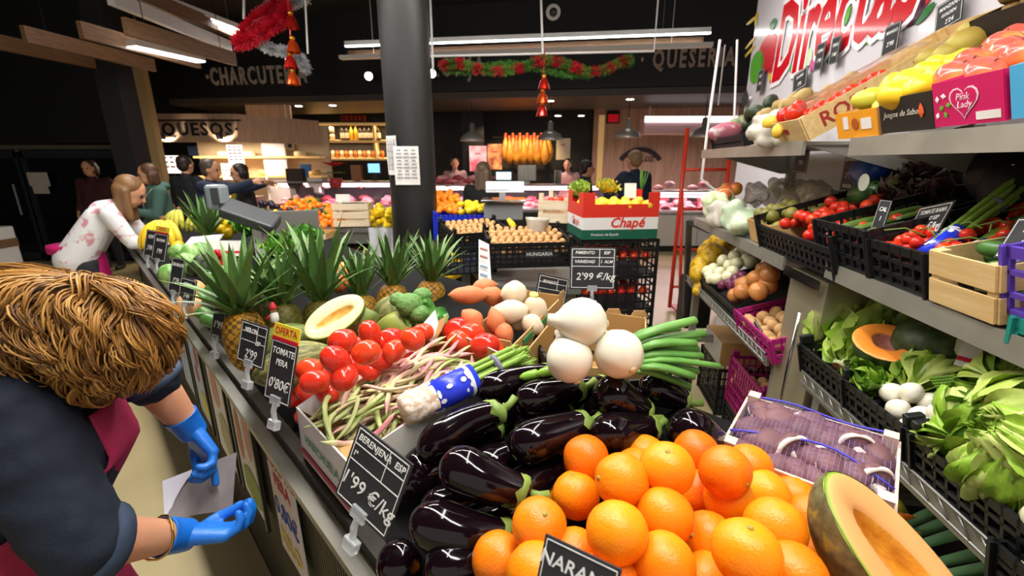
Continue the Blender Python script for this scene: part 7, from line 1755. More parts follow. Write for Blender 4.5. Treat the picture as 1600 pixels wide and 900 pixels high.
# ------------------------------------------------------------------ vendor island behind the stall
def py_(px, py, y): return on_y(px, py, y)
def table(name, label, x0, x1, y0, y1, z, m_=M_grey, skirt=None, cloth_=None):
    th = thing(name, label, 'table', ((x0 + x1) / 2, (y0 + y1) / 2, 0))
    mb = MB(); mb.box(((x0 + x1) / 2, (y0 + y1) / 2, z - .02), (x1 - x0, y1 - y0, .04)); part('table_top', mb, m_, th)
    for x in (x0 + .03, x1 - .03):
        for y in (y0 + .03, y1 - .03):
            mb = MB(); mb.box((x, y, (z - .04) / 2), (.045, .045, z - .04)); part('leg', mb, m_, th)
    mb = MB(); mb.box(((x0 + x1) / 2, y0 + .02, z - .09), (x1 - x0, .02, .1)); part('apron_rail', mb, m_, th)
    mb = MB(); mb.box(((x0 + x1) / 2, y1 - .05, z * .5), (x1 - x0, .02, z * .9)); part('rear_board', mb, M_black, th)
    return th
a, b = py_(402, 350, 4.0), py_(608, 352, 4.0)
table('display_table', 'grey metal table with mandarins and crates left of the column', a.x, b.x, 3.98, 4.6, py_(500, 356, 4.0).z)
ZQ = py_(500, 352, 4.0).z
rn = random.Random(21)
for k in range(95):
    u = rn.random(); v = rn.random() ** 1.0; px = 430 + 104 * u; top = 305 + 25 * abs(u - .45) * 2 if u < .95 else 330
    py = top + (354 - top) * v; y = 4.28 - .26 * v
    spawn('mandarin', MAND[k % 2], TRS(py_(px, py, y), rrot(), 1.05), 'bright mandarin in the heap left of the column', 'mandarin', 'mandarins left of the column')
ML_ = leaf_mesh(.05, .014, [M_brleaf, M_brleaf], .2, .2, .0, 4, .6, .1, 6, 4)
for k in range(16):
    p = py_(rn.uniform(450, 525), rn.uniform(308, 345), 4.05); tag(obj('mandarin_leaf', ML_, None, TRS(p, rrot())), 'small green leaf among the mandarins', 'leaf', 'leaves among the mandarins')
PLUM = fruit_kind('plum', mat('plum_dark', '#2a1c2c', .35, rnd=.15), .028, 1., .04, .03, None, 10, 8)
for k in range(26):
    px = rn.uniform(408, 472); py = 318 + (px - 408) * .35 + rn.uniform(-6, 10); piece(PLUM, 'dark_plum', px, py, 3.95 + rn.uniform(-.05, .1), 'dark plum in the row in front of the mandarins', 'plum', 'dark plums', 1., k=k)
for k in range(14): piece(LEMON, 'quince', rn.uniform(415, 445), rn.uniform(334, 352), 3.75, 'pale yellow fruit in the small white box', 'fruit', 'pale yellow fruits in the small box', 1.1, k=k)
for k in range(16): piece(PEACH, 'nectarine', rn.uniform(448, 500), rn.uniform(346, 362), 3.72, 'red-yellow nectarine in front of the mandarins', 'nectarine', 'nectarines in front of the mandarins', 1., k=k)
open_box(TRS(py_(432, 368, 3.7), (0, 0, .1)), .28, .25, .08, [M_boxwhite, M_boxwhite], 'small white box of pale yellow fruit by the frilly greens', group='boxes on the island')
open_box(TRS(py_(478, 374, 3.68), (0, 0, -.05)), .34, .25, .05, [M_crwoodp, M_kraft], 'shallow pale box of nectarines', group='boxes on the island')
wood_crate(TRS(py_(550, 354, 3.98), (0, 0, .12)), .30, .24, .20, 'whitish slatted crate of dark fruit left of the column', M_crwoodp, nsl=3, gap=.35, post=.03, postup=.0)
for k in range(8): piece(PLUM, 'dark_fruit', 538 + k * 5, 322, 4.1, 'dark fruit on top of the whitish slatted crate', 'fruit', 'dark fruits in the slatted crate', 1.2, k=k)
for k in range(30): piece(LEMON, 'lemon', rn.uniform(580, 612), rn.uniform(322, 352), 3.98 + rn.uniform(0, .2), 'yellow lemon in the heap just left of the column', 'lemon', 'lemons left of the column', 1.05, k=k)
mb = MB(); a, b = py_(575, 356, 3.9), py_(612, 356, 3.9); mb.grid(lambda u, v: V((a.x + (b.x - a.x) * u, 3.9 + .02 * math.sin(u * 14 + v * 3), a.z - v * .42)), 16, 8); tag(part('white_cloth', mb, mat('cloth_white', '#d9d9dc', .6, col2='#c4c4ca', scale=9), None, sm=1), 'white plastic cloth hanging below the lemons beside the column', 'cloth')
card(py_(536, 313, 4.2), .13, .11, 'blank white sign standing above the slatted crate', (0, -1, .1))
card(py_(522, 392, 3.85), .08, .07, 'small white paper on the dark table opening', (0, -1, 0))
bx = open_box(TRS(py_(565, 412, 4.05)), .26, .2, .12, [M_kraft, M_kraftin], 'brown carton on the shelf under the metal table', group='boxes on the island')
# grey worktop edge behind the pineapples
mb = MB(); a, b = py_(405, 378, 3.0), py_(500, 372, 3.2); mb.bar(a, b, .07, .4, (0, 0, 1)); tag(part('steel_worktop', mb, M_grey), 'grey steel worktop edge behind the scale', 'worktop')
mb = MB(); mb.box((a.x + .1, 3.05, (a.z - .05) / 2), (.05, .05, a.z - .05)); tag(part('worktop_leg', mb, M_grey), 'steel leg under the worktop behind the pineapples', 'table leg')
# vendor scale
M_scale = mat('scale_dark', '#3a3d40', .4); M_scl = mat('scale_light', '#7f8a8c', .4)
th = thing('market_scale', 'dark market scale on a pale post behind the far pineapple', 'scale', at(408, 400, 2.55))
mb = MB(); mb.box(at(406, 374, 2.55), (.05, .04, .2)); part('post', mb, M_ledsoft, th)
c_ = at(378, 338, 2.5); d = (at(432, 353, 2.5) - at(350, 325, 2.5)).normalized(); fr = Matrix((d, V((-.1, .9, .3)).normalized(), d.cross(V((-.1, .9, .3)).normalized()))).transposed()
mb = MB(); mb.box(at(392, 338, 2.5), (.31, .16, .06), fr, bev=.012); part('display_head', mb, M_scale, th)
mb = MB(); mb.box(at(340, 308, 2.55), (.09, .1, .14), bev=.018); part('printer', mb, M_scl, th)
mb = MB(); mb.box(at(336, 306, 2.49), (.04, .01, .09), bev=.003); part('paper_slot', mb, M_scale, th)
mb = MB(); mb.box(at(355, 328, 2.55), (.05, .06, .08)); part('neck', mb, M_scale, th)

# ------------------------------------------------------------------ right of the column: blue crate, nut crates, scale, stack of tomato crates
a, b = py_(676, 377, 3.55), py_(890, 377, 3.3)
table('display_table', 'metal table with the blue crate right of the column', a.x, py_(775, 377, 3.5).x, 3.5, 4.0, py_(720, 378, 3.5).z)
Mb = TRS(py_(724, 376, 3.5)); wb = .44
cr = plastic_crate(Mb, wb, .32, .20, M_bluep, 'blue plastic crate with pale lettering right of the column', rows=4, dip=True, solid=True)
cr = bpy.data.objects[[o.name for o in bpy.data.objects if o.name.startswith('plastic_crate')][-1]] if cr is None else cr
lettering(cr, 'PLASENCIA', .055, mat('crate_white', '#c9d2ee', .5), TRS((.05, -.008, .09)) @ UPRIGHT, thick=.0008); lettering(cr, 'BIO', .045, mat('crate_red', '#c0405a', .5), TRS((-.14, -.008, .12)) @ UPRIGHT, thick=.0008); lettering(cr, 'FRUTA', .045, mat('crate_red', '#c0405a', .5), TRS((.13, -.008, .16)) @ UPRIGHT, thick=.0008)
for k in range(44):
    px = rn.uniform(680, 716); py = 300 + rn.random() * 34; piece(MAND, 'mandarin', px, py, 3.7 + (334 - py) * .006, 'mandarin in the heap right of the column', 'mandarin', 'mandarins right of the column', 1., k=k)
for k in range(24): piece(LEMON, 'lemon', rn.uniform(718, 760), rn.uniform(316, 332), 3.65 + rn.uniform(0, .12), 'yellow lemon in the blue crate', 'lemon', 'lemons in the blue crate', 1., k=k)
for k in range(14):
    p = py_(rn.uniform(684, 715), rn.uniform(385, 435), 3.45); spawn('lemon_net', LEMON[k % 2], TRS(p, rrot(), 1.5), 'big yellow fruit in a net below the blue crate', 'fruit', 'netted yellow fruit below the blue crate')
# nut crates on a steel bench
a, b = at(705, 400, 2.75), at(890, 425, 2.45)
mb = MB(); p0, p1 = at(700, 402, 2.9), at(762, 450, 2.4); p2 = at(905, 432, 2.45)
bench = thing('steel_bench', 'low steel bench carrying the crates of nuts', 'bench', (p1.x, p1.y, 0))
zb2 = p1.z - .03
mb = MB(); mb.hexa([V((p1.x, p1.y, zb2)), V((p2.x, p1.y - .02, zb2)), V((p2.x, p1.y + .9, zb2)), V((p1.x - .25, p1.y + .9, zb2)), V((p1.x, p1.y, zb2 + .04)), V((p2.x, p1.y - .02, zb2 + .04)), V((p2.x, p1.y + .9, zb2 + .04)), V((p1.x - .25, p1.y + .9, zb2 + .04))]); part('bench_top', mb, M_grey, bench)
for (x, y) in ((p1.x + .04, p1.y + .04), (p2.x - .05, p1.y + .04), (p1.x - .2, p1.y + .8)):
    mb = MB(); mb.box((x, y, zb2 / 2), (.05, .05, zb2)); part('leg', mb, M_grey, bench)
def nut_crate(pl, pr, H, label, n, seed, word, back=.34):
    """front lower edge from pl to pr (world)"""
    x = pr - pl; x.z = 0; L = x.length; x.normalize(); y = V((-x.y, x.x, .12)).normalized(); M = axes(x, y, x.cross(y), (pl + pr) / 2); th = plastic_crate(M, L, back, H, M_blackp, label, rows=5, pitch=.03, dip=True)
    heap(NUT, 'walnut', M, L * .94, back * .92, H - .07, n, 'tan walnut heaped in a black crate' if seed == 1 else 'tan walnut in the rear black crate', 'nut', 'walnuts in the front crate' if seed == 1 else 'walnuts in the rear crate', .05, seed, .019)
    mb = MB(); mb.box((.05, -.008, H * .55), (L * .34, .002, .045)); part('maker_plate', mb, mat('plate_dark', '#2c2d30', .5), th, w=0)
    lettering(th, word, .028, M_chalk, TRS((.05, -.0095, H * .55)) @ UPRIGHT, thick=.0004)
nut_crate(at(764, 428, 2.42), at(890, 408, 2.46), .14, 'front black crate full of walnuts', 120, 1, 'HUNGARIA')
nut_crate(at(712, 404, 2.85), at(800, 382, 3.0), .13, 'rear black crate of walnuts beside the blue crate', 90, 2, 'MEMBRILLA')
plastic_crate(TRS(at(735, 428, 2.6), (0, 0, .3)), .3, .3, .16, M_blackp, 'black crate under the rear walnut crate')
# white bag roll and yellow brush on the nuts
th = thing('paper_cone', 'rolled down white plastic bag standing on the walnuts', 'bag', at(838, 375, 2.65)); mb = MB(); mb.lathe([(.045, 0), (.055, .05), (.068, .10), (.072, .12), (.06, .115), (.05, .06), (.0, .05)], 22, TRS(at(838, 372, 2.65), frame((.05, .1, 1))), rad=lambda a, i: 1 + .05 * math.sin(5 * a + i)); part('bag_wall', mb, M_filmw, th, sm=1)
th = thing('yellow_scoop', 'yellow plastic scoop stuck in the walnuts', 'scoop', at(802, 362, 2.75)); mb = MB(); mb.tube([at(794, 342, 2.75), at(800, 350, 2.75), at(806, 362, 2.75)], [.02, .035, .028], 10, flat=.5); part('scoop_bowl', mb, M_lemon, th, sm=1); mb = MB(); mb.tube([at(806, 362, 2.75), at(812, 374, 2.75)], .012, 8); part('scoop_handle', mb, M_lemon, th, sm=1)
# hanging white sheet before the bench
c_ = at(763, 408, 2.2); th = thing('hanging_sheet', 'narrow white handwritten sheet hanging in front of the walnut crates', 'notice', c_); a0, a1, a2, a3 = at(748, 440, 2.2), at(768, 446, 2.2), at(764, 382, 2.25), at(748, 374, 2.25)
mb = MB(); mb.add([a0, a1, a2, a3, a0 + V((0, .004, 0)), a1 + V((0, .004, 0)), a2 + V((0, .004, 0)), a3 + V((0, .004, 0))], [[0, 1, 2, 3], [7, 6, 5, 4], [0, 4, 5, 1], [2, 6, 7, 3]]); part('sheet', mb, M_paper, th)
for k, (py, m_) in enumerate(((388, M_ppink), (400, M_ppink), (415, M_pblue), (428, M_pblue))):
    mb = MB(); mb.bar(at(750, py, 2.2), at(762, py + 4, 2.2), .012, .001, (0, -1, 0)); part('ink_line', mb, m_, th)
# white scale with display
th = thing('counter_scale', 'white counter scale with two pans of light behind the walnuts', 'scale', py_(790, 330, 3.6)); wp = mat('scale_white', '#dfe0e2', .35)
mb = MB(); c_ = py_(787, 327, 3.6); mb.box(c_ - V((0, 0, .01)), (.3, .26, .12), bev=.01); part('base', mb, mat('scale_grey', '#8d8f90', .4), th)
mb = MB(); mb.box(py_(787, 312, 3.55), (.34, .28, .018), bev=.005); part('pan', mb, M_chrome, th)
mb = MB(); mb.box(py_(785, 304, 3.75), (.05, .05, .14)); part('post', mb, wp, th)
mb = MB(); mb.box(py_(789, 292, 3.7), (.31, .07, .085), bev=.008); part('display_head', mb, wp, th)
mb = MB(); mb.box(py_(778, 291, 3.655), (.18, .01, .05)); part('display_window', mb, mat('lcd_pale', '#cfd6ea', .2), th)
wood_crate(TRS(py_(866, 348, 3.3), (0, 0, -.35)), .24, .3, .16, 'pale wooden crate of red tomatoes beside the white scale', M_crwoodp, nsl=2, gap=.4, post=.03, postup=.05)
for k in range(14): piece(TOMR, 'tomato', rn.uniform(845, 885), rn.uniform(312, 322), 3.4 + rn.uniform(0, .15), 'red tomato in the pale wooden crate by the scale', 'tomato', 'tomatoes in the pale wooden crate', 1., k=k)
# stack of black tomato crates with the red-white-green carton on top
sx_, sy_ = at(962, 400, 2.95).x, 2.95
yawS = .12
ztop = at(925, 372, 2.85).z
nst = 5; hs = ztop / nst
for k in range(nst):
    Ms = TRS((sx_, sy_ - .15, k * hs), (0, 0, yawS)); plastic_crate(Ms, .50, .40, hs - .004, M_blackp, ['lowest black tomato crate in the stack on the floor', 'second black tomato crate from the floor', 'middle black tomato crate of the stack', 'black tomato crate second from the top', 'topmost black tomato crate right under the carton'][k], rows=4, group='stack of tomato crates', pitch=.06)
    if k: heap(TOMR, 'tomato', Ms, .46, .36, hs * .35, 18 if k < 3 else 26, 'red tomato inside the stacked black crates', 'tomato', 'tomatoes in the stacked crates', 0, 30 + k, .034, 1.2)
Mt = TRS((sx_ - .01, sy_ - .17, ztop + .002), (0, 0, yawS)); Lx, Wx = .48, .38
ch = thing('tomato_carton', 'red, white and green carton of yellow fruit on the crate stack', 'carton', M=Mt)
bands = [('green_band', 0, .06, mat('stripe_green', '#0f5a44', .5)), ('white_band', .06, .135, M_white), ('red_band', .135, .215, mat('stripe_red', '#d6301f', .5))]
for nm, z0_, z1_, m_ in bands:
    for (c0_, s0_) in (((0, 0, 0), (Lx, .006, 1)), ((0, Wx, 0), (Lx, .006, 1)), ((-Lx / 2, Wx / 2, 0), (.006, Wx, 1)), ((Lx / 2, Wx / 2, 0), (.006, Wx, 1))):
        mb = MB(); mb.box((c0_[0], c0_[1], (z0_ + z1_) / 2), (s0_[0], s0_[1], z1_ - z0_)); part(nm, mb, m_, ch, w=0)
for x in (-1, 1):
    for y in (0, Wx):
        mb = MB(); mb.box((x * (Lx / 2 - .035), y, .25), (.07, .006, .07)); part('corner_lug', mb, bands[2][3], ch, w=0)
        mb = MB(); mb.box((x * Lx / 2, .05 if y == 0 else Wx - .05, .25), (.006, .1, .07)); part('corner_lug', mb, bands[2][3], ch, w=0)
mb = MB(); mb.box((0, Wx / 2, .005), (Lx, Wx, .01)); part('base', mb, M_kraft, ch, w=0)
mb = MB(); mb.lathe([(.02, 0), (.02, .002), (0, .002)], 12, TRS((-Lx / 2 - .004, .2, .09), (0, -PI / 2, 0), (1, .5, 1))); part('hand_hole', mb, M_black, ch, w=0)
lettering(ch, 'Chapé', .085, bands[2][3], TRS((.04, -.0045, .10)) @ UPRIGHT, shear=.25, thick=.0006, bold=.002); lettering(ch, 'Chapé', .07, mat('stripe_pink', '#e07a7a', .5), TRS((-Lx / 2 - .0045, .17, .10)) @ Matrix.Rotation(-PI / 2, 4, 'Z') @ UPRIGHT, shear=.25, thick=.0006)
lettering(ch, 'Producto de España', .022, M_white, TRS((-.1, -.0045, .03)) @ UPRIGHT, shear=.2, thick=.0006)
heap(MANGO, 'yellow_fruit', Mt, .44, .34, .165, 22, 'yellow fruit in the red, white and green carton', 'fruit', 'yellow fruits in the three-colour carton', 0, 41, .036, .9)
ruffled_heap(py_(905, 305, 3.15), .1, 26, [M_let, M_letp], 'green and white curly lettuce on the rear corner of the carton', 'leafy_bunch', 'greens', 51, .09, .04, (-.2, -.3, 1), None, .014)
ruffled_heap(py_(948, 300, 3.2), .1, 34, [mat('yellow_leaf', '#d6b83a', .5), mat('yellow_leaf2', '#b9bd3a', .5)], 'yellowish leafy bunch on the rear of the carton', 'leafy_bunch', 'greens', 52, .09, .03, (.1, -.2, 1), None, .014)
ONS = [leaf_mesh(.16, .008, [M_leek, M_leek], .1, .1, .0, 4, .7, .1, 6, 5, k) for k in range(2)]
th = thing('chive_bunch', 'thin green chives standing right of the yellow leaves', 'greens', py_(1002, 300, 3.2))
for k in range(9): obj('leaf', ONS[k % 2], th, Matrix.Rotation(k * .7, 4, 'Z') @ Matrix.Rotation(PI / 2 - .12 - .04 * k, 4, 'X'))
card(py_(985, 298, 3.1), .08, .1, 'white card at the back of the yellow fruit', (0, -1, .2))
# ------------------------------------------------------------------ counters of the butcher and cheese stalls
M_meat = mat('meat_pink', '#c9525e', .4, col2='#e6a8ac', scale=9, rnd=.15, hue=.01); M_meatd = mat('meat_dark', '#8f2c34', .4, col2='#b5545a', scale=9, rnd=.15); M_tray = mat('tray_white', '#e9e2e6', .3)
M_cfront = mat('counter_front', '#d9d2cc', .4); M_cdark = mat('counter_dark', '#2b2a2c', .4)
M_tube = mat('pink_tube', '#ffd0e0', .4, emit=5)
def counter(pxa, pxb, y, label, front, zt=1.2, n=6, seed=0):
    xa, xb = on_y(pxa, 330, y).x, on_y(pxb, 330, y).x; th = thing('display_counter', label, 'counter', ((xa + xb) / 2, y + .45, 0), 'refrigerated display counters')
    w = xb - xa; cx = (xa + xb) / 2; nseg = max(2, int(w / .9))
    for i in range(nseg):
        mb = MB(); mb.box((xa + w * (i + .5) / nseg, y + .45, .41), (w / nseg - .012, .88, .58)); part('front_panel', mb, front, th)
    mb = MB(); mb.box((cx, y + .48, .06), (w, .84, .12)); part('plinth', mb, M_black, th)
    mb = MB(); mb.box((cx, y + .45, .74), (w, .9, .05)); part('display_deck', mb, M_steel, th)
    mb = MB(); mb.box((cx, y + .45, zt + .015), (w, .5, .03)); part('top_shelf', mb, M_steel, th)
    mb = MB(); mb.box((cx, y + .86, (zt + .75) / 2), (w, .03, zt - .72)); part('rear_board', mb, M_cdark, th)
    mb = MB(); mb.grid(lambda u, v: V((xa + w * u, y + .02 + .16 * v * v, .76 + (zt - .76) * v)), 4, 6); part('front_glass', mb, M_glass, th, sm=1)
    mb = MB(); mb.box((cx, y + .3, zt - .02), (w * .96, .05, .02)); part('light_tube', mb, M_tube, th)
    o = area_light('counter_light', (cx, y + .32, zt - .04), w * .95, .06, 9 * w, (1, .62, .72)); 
    rn = random.Random(seed)
    for i in range(n):
        x = xa + w * (i + .5) / n; tw = w / n * .88
        tr = thing('meat_tray', f'tray of pink meat, number {i + 1} from the left in its counter', 'tray', (x, y + .4, .765), 'trays in the counters'); tr['label'] = label_tray(i, n, label)
        mb = MB(); mb.box((x, y + .4, .775), (tw, .6, .02)); part('dish', mb, M_tray, tr)
        for k in range(5):
            mb = MB(); mb.ball((x + rn.uniform(-.35, .35) * tw, y + .2 + .09 * k, .82 + .03 * k), (rn.uniform(.07, .13), .08, .05), 10, 7, fn=lambda d: 1 + .2 * noise.noise(d * 2 + V((k, i, seed)))); part('cut', mb, M_meat if rn.random() < .65 else M_meatd, tr, sm=1)
    return xa, xb, th
def label_tray(i, n, l): return ('tray of pink meat at the left end of the ' if i == 0 else 'tray of pink meat at the right end of the ' if i == n - 1 else f'tray of pink meat, {["", "second", "third", "fourth", "fifth", "sixth", "seventh", "eighth", "ninth"][i]} from the left in the ') + l.split(' display')[0]
counter(425, 612, 8.9, 'left-hand display counter before the bottle shelves', M_cdark, 1.25, 6, 1)
counter(664, 1000, 8.7, 'middle display counter under the hanging hams', M_cdark, 1.2, 9, 2)
counter(1008, 1180, 8.4, 'right-hand display counter with a white front', M_cfront, 1.1, 6, 3)
# things on the counters
def box_on(px, py, y, w, h, d, m_, label, cat, name, scr=None, bev=.01):
    y += .35; p = on_y(px, py, y); th = thing(name, label, cat, p - V((0, 0, h / 2))); mb = MB(); mb.box(p, (w, d, h), bev=bev); part('casing', mb, m_, th)
    if scr: mb = MB(); mb.box(p - V((0, d / 2 + .003, -h * .02)), (w * .8, .006, h * .7)); part('screen', mb, scr, th)
    mb = MB(); mb.box(p - V((0, 0, h / 2 + .06)), (w * .35, d * .6, .12)); part('foot', mb, m_, th)
M_scr = mat('screen_blue', '#6aa8f0', .3, emit=2.0); M_scr2 = mat('screen_pale', '#cfe4f4', .3, emit=1.6)
box_on(585, 263, 8.8, .28, .24, .06, M_black, 'monitor with a blue screen beside the column', 'monitor', 'monitor', M_scr)
box_on(787, 275, 8.75, .36, .20, .08, mat('till_teal', '#2c4a50', .4), 'counter scale display with a pale lit screen', 'scale display', 'scale_display', M_scr2)
box_on(823, 270, 8.9, .36, .3, .3, M_steel, 'steel slicer housing on the middle counter', 'slicer', 'slicer')
box_on(871, 280, 8.8, .14, .36, .2, M_chrome, 'chrome grinder on the middle counter', 'grinder', 'grinder')
box_on(558, 270, 8.9, .2, .3, .16, mat('bottles_brown', '#8a5a3c', .4), 'brown box of bottles beside the blue monitor', 'box', 'bottle_box')
box_on(463, 277, 8.9, .32, .34, .2, mat('basket_dark', '#3a2f28', .6), 'dark basket on the left-hand counter', 'basket', 'basket')
box_on(495, 285, 8.9, .3, .16, .2, M_white, 'white packet stack on the left-hand counter', 'packets', 'packet_stack')
box_on(478, 262, 9.0, .2, .14, .08, mat('badge_blue', '#5a8ac0', .4), 'blue topped display card on the left-hand counter', 'display card', 'display_card')
# poinsettia
p = on_y(524, 285, 8.9); th = thing('poinsettia', 'red poinsettia in a pot on the left-hand counter', 'plant', p); mb = MB(); mb.lathe([(.1, -.1), (.14, .08), (.0, .08)], 14, TRS(p)); part('pot', mb, mat('pot_red', '#a02c34', .5), th, sm=1)
PT = [leaf_mesh(.22, .07, [m_, m_], .1, .15, .01, 4, .6, .1, 6, 5, k) for k, m_ in enumerate((mat('bract_red', '#c9152c', .5, rnd=.1), M_brleaf))]
for k in range(26):
    top = k < 15; obj('bract' if top else 'leaf', PT[0 if top else 1], th, TRS((0, 0, .30 if top else .18)) @ Matrix.Rotation(k * 2.4, 4, 'Z') @ Matrix.Rotation(.25 if top else -.1, 4, 'X'))
# pendant lamps
M_shade = mat('pendant_metal', '#b9b5b0', .4, metal=.7)
for k, (px, py, y) in enumerate([(738, 213, 9.65), (860, 211, 9.4), (981, 207, 9.2), (1100, 206, 9.0)]):
    p = on_y(px, py, y); th = thing('pendant_lamp', ['metal dome pendant lamp nearest the column', 'metal dome pendant lamp in front of the hams', 'metal dome pendant lamp over the arched sign', 'metal dome pendant lamp by the end of the rack'][k], 'lamp', p, 'metal pendant lamps')
    mb = MB(); mb.lathe([(.25, -.09), (.245, -.06), (.19, .02), (.1, .07), (.055, .09), (.05, .24), (.02, .26), (0, .26)], 24, TRS(p), cap=False); part('lamp_shade', mb, M_shade, th, sm=1)
    mb = MB(); mb.ball(p - V((0, 0, .03)), .05, 10, 8); part('bulb', mb, mat('bulb_warm', '#ffe0c0', .4, emit=5), th, sm=1)
    mb = MB(); mb.tube([p + V((0, 0, .26)), V((p.x, p.y, 2.83))], .008, 6); part('cord', mb, M_black, th)
    spot_light('pendant_light', p - V((0, 0, .1)), p - V((0, 0, 1)), 35, (1, .7, .7), 100)
# hams hanging on a rail
M_ham = mat('ham_yellow', '#d99a34', .45, col2='#b5682a', scale=7, rnd=.12); M_hoof = mat('ham_red', '#c0492c', .6)
a, b = on_y(770, 215, 11.5), on_y(868, 215, 11.5); mb = MB(); mb.tube([a, b], .02, 8); rail = tag(part('ham_rail', mb, M_chrome), 'rail with hanging hams at the back', 'rail')
HAM = []
for k in range(2):
    mb = MB(); mb.lathe([(0, -.62), (.05, -.6), (.10, -.48), (.115, -.36), (.08, -.2), (.04, -.08), (.03, 0)], 12, None, rad=lambda a, i: 1 + .1 * math.sin(2 * a)); mh = mb.mesh(M_ham); mb = MB(); mb.lathe([(.032, -.1), (.036, .0), (.03, .06), (0, .07)], 10); HAM.append([('meat', mh, None), ('hoof_wrap', mb.mesh(M_hoof), None)])
for k in range(13):
    p = on_y(790 + k * 5.6, 212 + (k % 2) * 4, 11.45 - .06 * (k % 2)); spawn('cured_ham', HAM[k % 2], TRS(p, (0, 0, k)), 'cured ham hanging from the rail behind the counter', 'ham', 'hams on the rail')
spot_light('ham_spot', on_y(820, 175, 10.6), on_y(822, 240, 11.5), 120, (1, .72, .38), 80)
spot_light('ham_spot', on_y(760, 175, 10.6), on_y(765, 240, 11.5), 60, (1, .72, .45), 70)
# dark box column behind the first pendant, with lit picture panels
mb = MB(); c_ = on_y(740, 230, 11.8); mb.box((c_.x, 11.9, 1.9), (.55, .5, 2.8)); struct('column_rear', mb, M_black, 'dark rear pillar behind the first pendant lamp')
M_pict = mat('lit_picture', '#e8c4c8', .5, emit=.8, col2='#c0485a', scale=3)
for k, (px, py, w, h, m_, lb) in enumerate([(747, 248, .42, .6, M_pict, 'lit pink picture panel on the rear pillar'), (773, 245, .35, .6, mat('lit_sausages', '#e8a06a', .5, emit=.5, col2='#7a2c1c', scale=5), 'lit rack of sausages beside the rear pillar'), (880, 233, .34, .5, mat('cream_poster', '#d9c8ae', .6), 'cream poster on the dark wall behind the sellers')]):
    p = on_y(px, py, 11.5); th = thing('wall_panel', lb, 'panel', p); mb = MB(); mb.box(p, (w, .04, h)); part('board', mb, m_, th); mb = MB(); mb.box(p - V((0, .025, -h * .2)), (w * .3, .01, h * .04)); part('heading', mb, M_red, th)
# bottle shelf
M_shw = mat('bottle_shelf_wood_glow', '#d9b070', .5, emit=.25); M_glow = mat('shelf_light', '#ffd28a', .4, emit=2.5)  # wood carries a faint glow of its own, as if lit
y = 12.83; x0, x1 = on_y(492, 210, y).x, on_y(640, 210, y).x; zt, zm, zb = on_y(540, 194, y).z, on_y(540, 221, y).z, on_y(540, 249, y).z
bs = thing('bottle_shelf', 'wooden wall shelf with lit rows of bottles and jars', 'shelf', ((x0 + x1) / 2, y, zb))
for z in (zt, zm, zb):
    mb = MB(); mb.box(((x0 + x1) / 2, y, z), (x1 - x0, .32, .05)); part('shelf_board', mb, M_shw, bs)
    if z != zt: mb = MB(); mb.box(((x0 + x1) / 2, y + .13, z + .035), (x1 - x0 - .05, .02, .02)); part('light_strip', mb, M_glow, bs)
for x in (x0, x0 + (x1 - x0) * .64, x1):
    mb = MB(); mb.box((x, y, (zt + zb) / 2), (.05, .32, zt - zb)); part('side_board', mb, M_shw, bs)
area_light('shelf_glow', ((x0 + x1) / 2, y - .1, zt - .06), x1 - x0, .05, 14, (1, .75, .4)); area_light('shelf_glow', ((x0 + x1) / 2, y - .1, zm - .06), x1 - x0, .05, 14, (1, .75, .4))
def bottle_kind(h, r, m_, cap, lab):
    mb = MB(); mb.lathe([(r, 0), (r, h * .6), (r * .4, h * .78), (r * .36, h * .95)], 10); me = mb.mesh(m_); mb = MB(); mb.lathe([(r * 1.03, h * .15), (r * 1.03, h * .5)], 10, cap=False); ml = mb.mesh(lab); mb = MB(); mb.lathe([(r * .42, h * .9), (r * .42, h), (0, h)], 8); return [('glass', me, None), ('paper_label', ml, None), ('cap', mb.mesh(cap), None)]
def jar_kind(h, r, m_, cap):
    mb = MB(); mb.lathe([(r, 0), (r, h * .85), (r * .8, h * .9)], 10); me = mb.mesh(m_); mb = MB(); mb.lathe([(r * .85, h * .88), (r * .85, h), (0, h)], 10); return [('glass', me, None), ('lid', mb.mesh(cap), None)]
M_bd = mat('bottle_dark', '#2a1512', .2); M_lw = mat('label_white', '#efe6d8', .6); M_lr = mat('label_red', '#c8503c', .6); M_by = mat('oil_yellow', '#d9a92c', .25); M_ja = mat('jar_amber', '#d9843a', .3); M_jw = mat('jar_pale', '#e9d9c0', .4)
BK = [bottle_kind(.42, .055, M_bd, M_lr, M_lr), bottle_kind(.38, .06, M_bd, M_bd, M_lw), bottle_kind(.40, .05, M_by, M_by, M_by)]; JK = [jar_kind(.18, .065, M_jw, M_bd), jar_kind(.2, .05, M_ja, M_lr), jar_kind(.2, .05, M_jw, M_jw)]
for k in range(6): spawn('wine_bottle', BK[0], TRS(on_y(536 + k * 6.8, 193, y - .02)), 'dark bottle with a red label in the row on top of the shelf', 'bottle', 'bottles on top of the shelf')
for k in range(6):
    q = on_y(500 + (k % 3) * 10, 219, y); q.z = zm + .03 + .19 * (k // 3); spawn('jar', JK[0], TRS(q), 'pale jar stacked at the left of the middle shelf board', 'jar', 'stacked pale jars')
for k in range(9):
    q = on_y(536 + k * 7, 219, y); q.z = zm + .03; spawn('bottle', BK[1 + (k in (2, 3))], TRS(q), 'oil bottle on the middle shelf board' if k in (2, 3) else 'dark bottle with a white label on the middle shelf board', 'bottle', 'oil bottles' if k in (2, 3) else 'white label bottles')
for k in range(15):
    q = on_y(500 + k * 7, 247, y); q.z = zb + .03; spawn('jar', JK[1 + k % 2], TRS(q), 'amber jar on the lowest shelf board' if k % 2 == 0 else 'cream jar on the lowest shelf board', 'jar', 'amber jars' if k % 2 == 0 else 'cream jars')
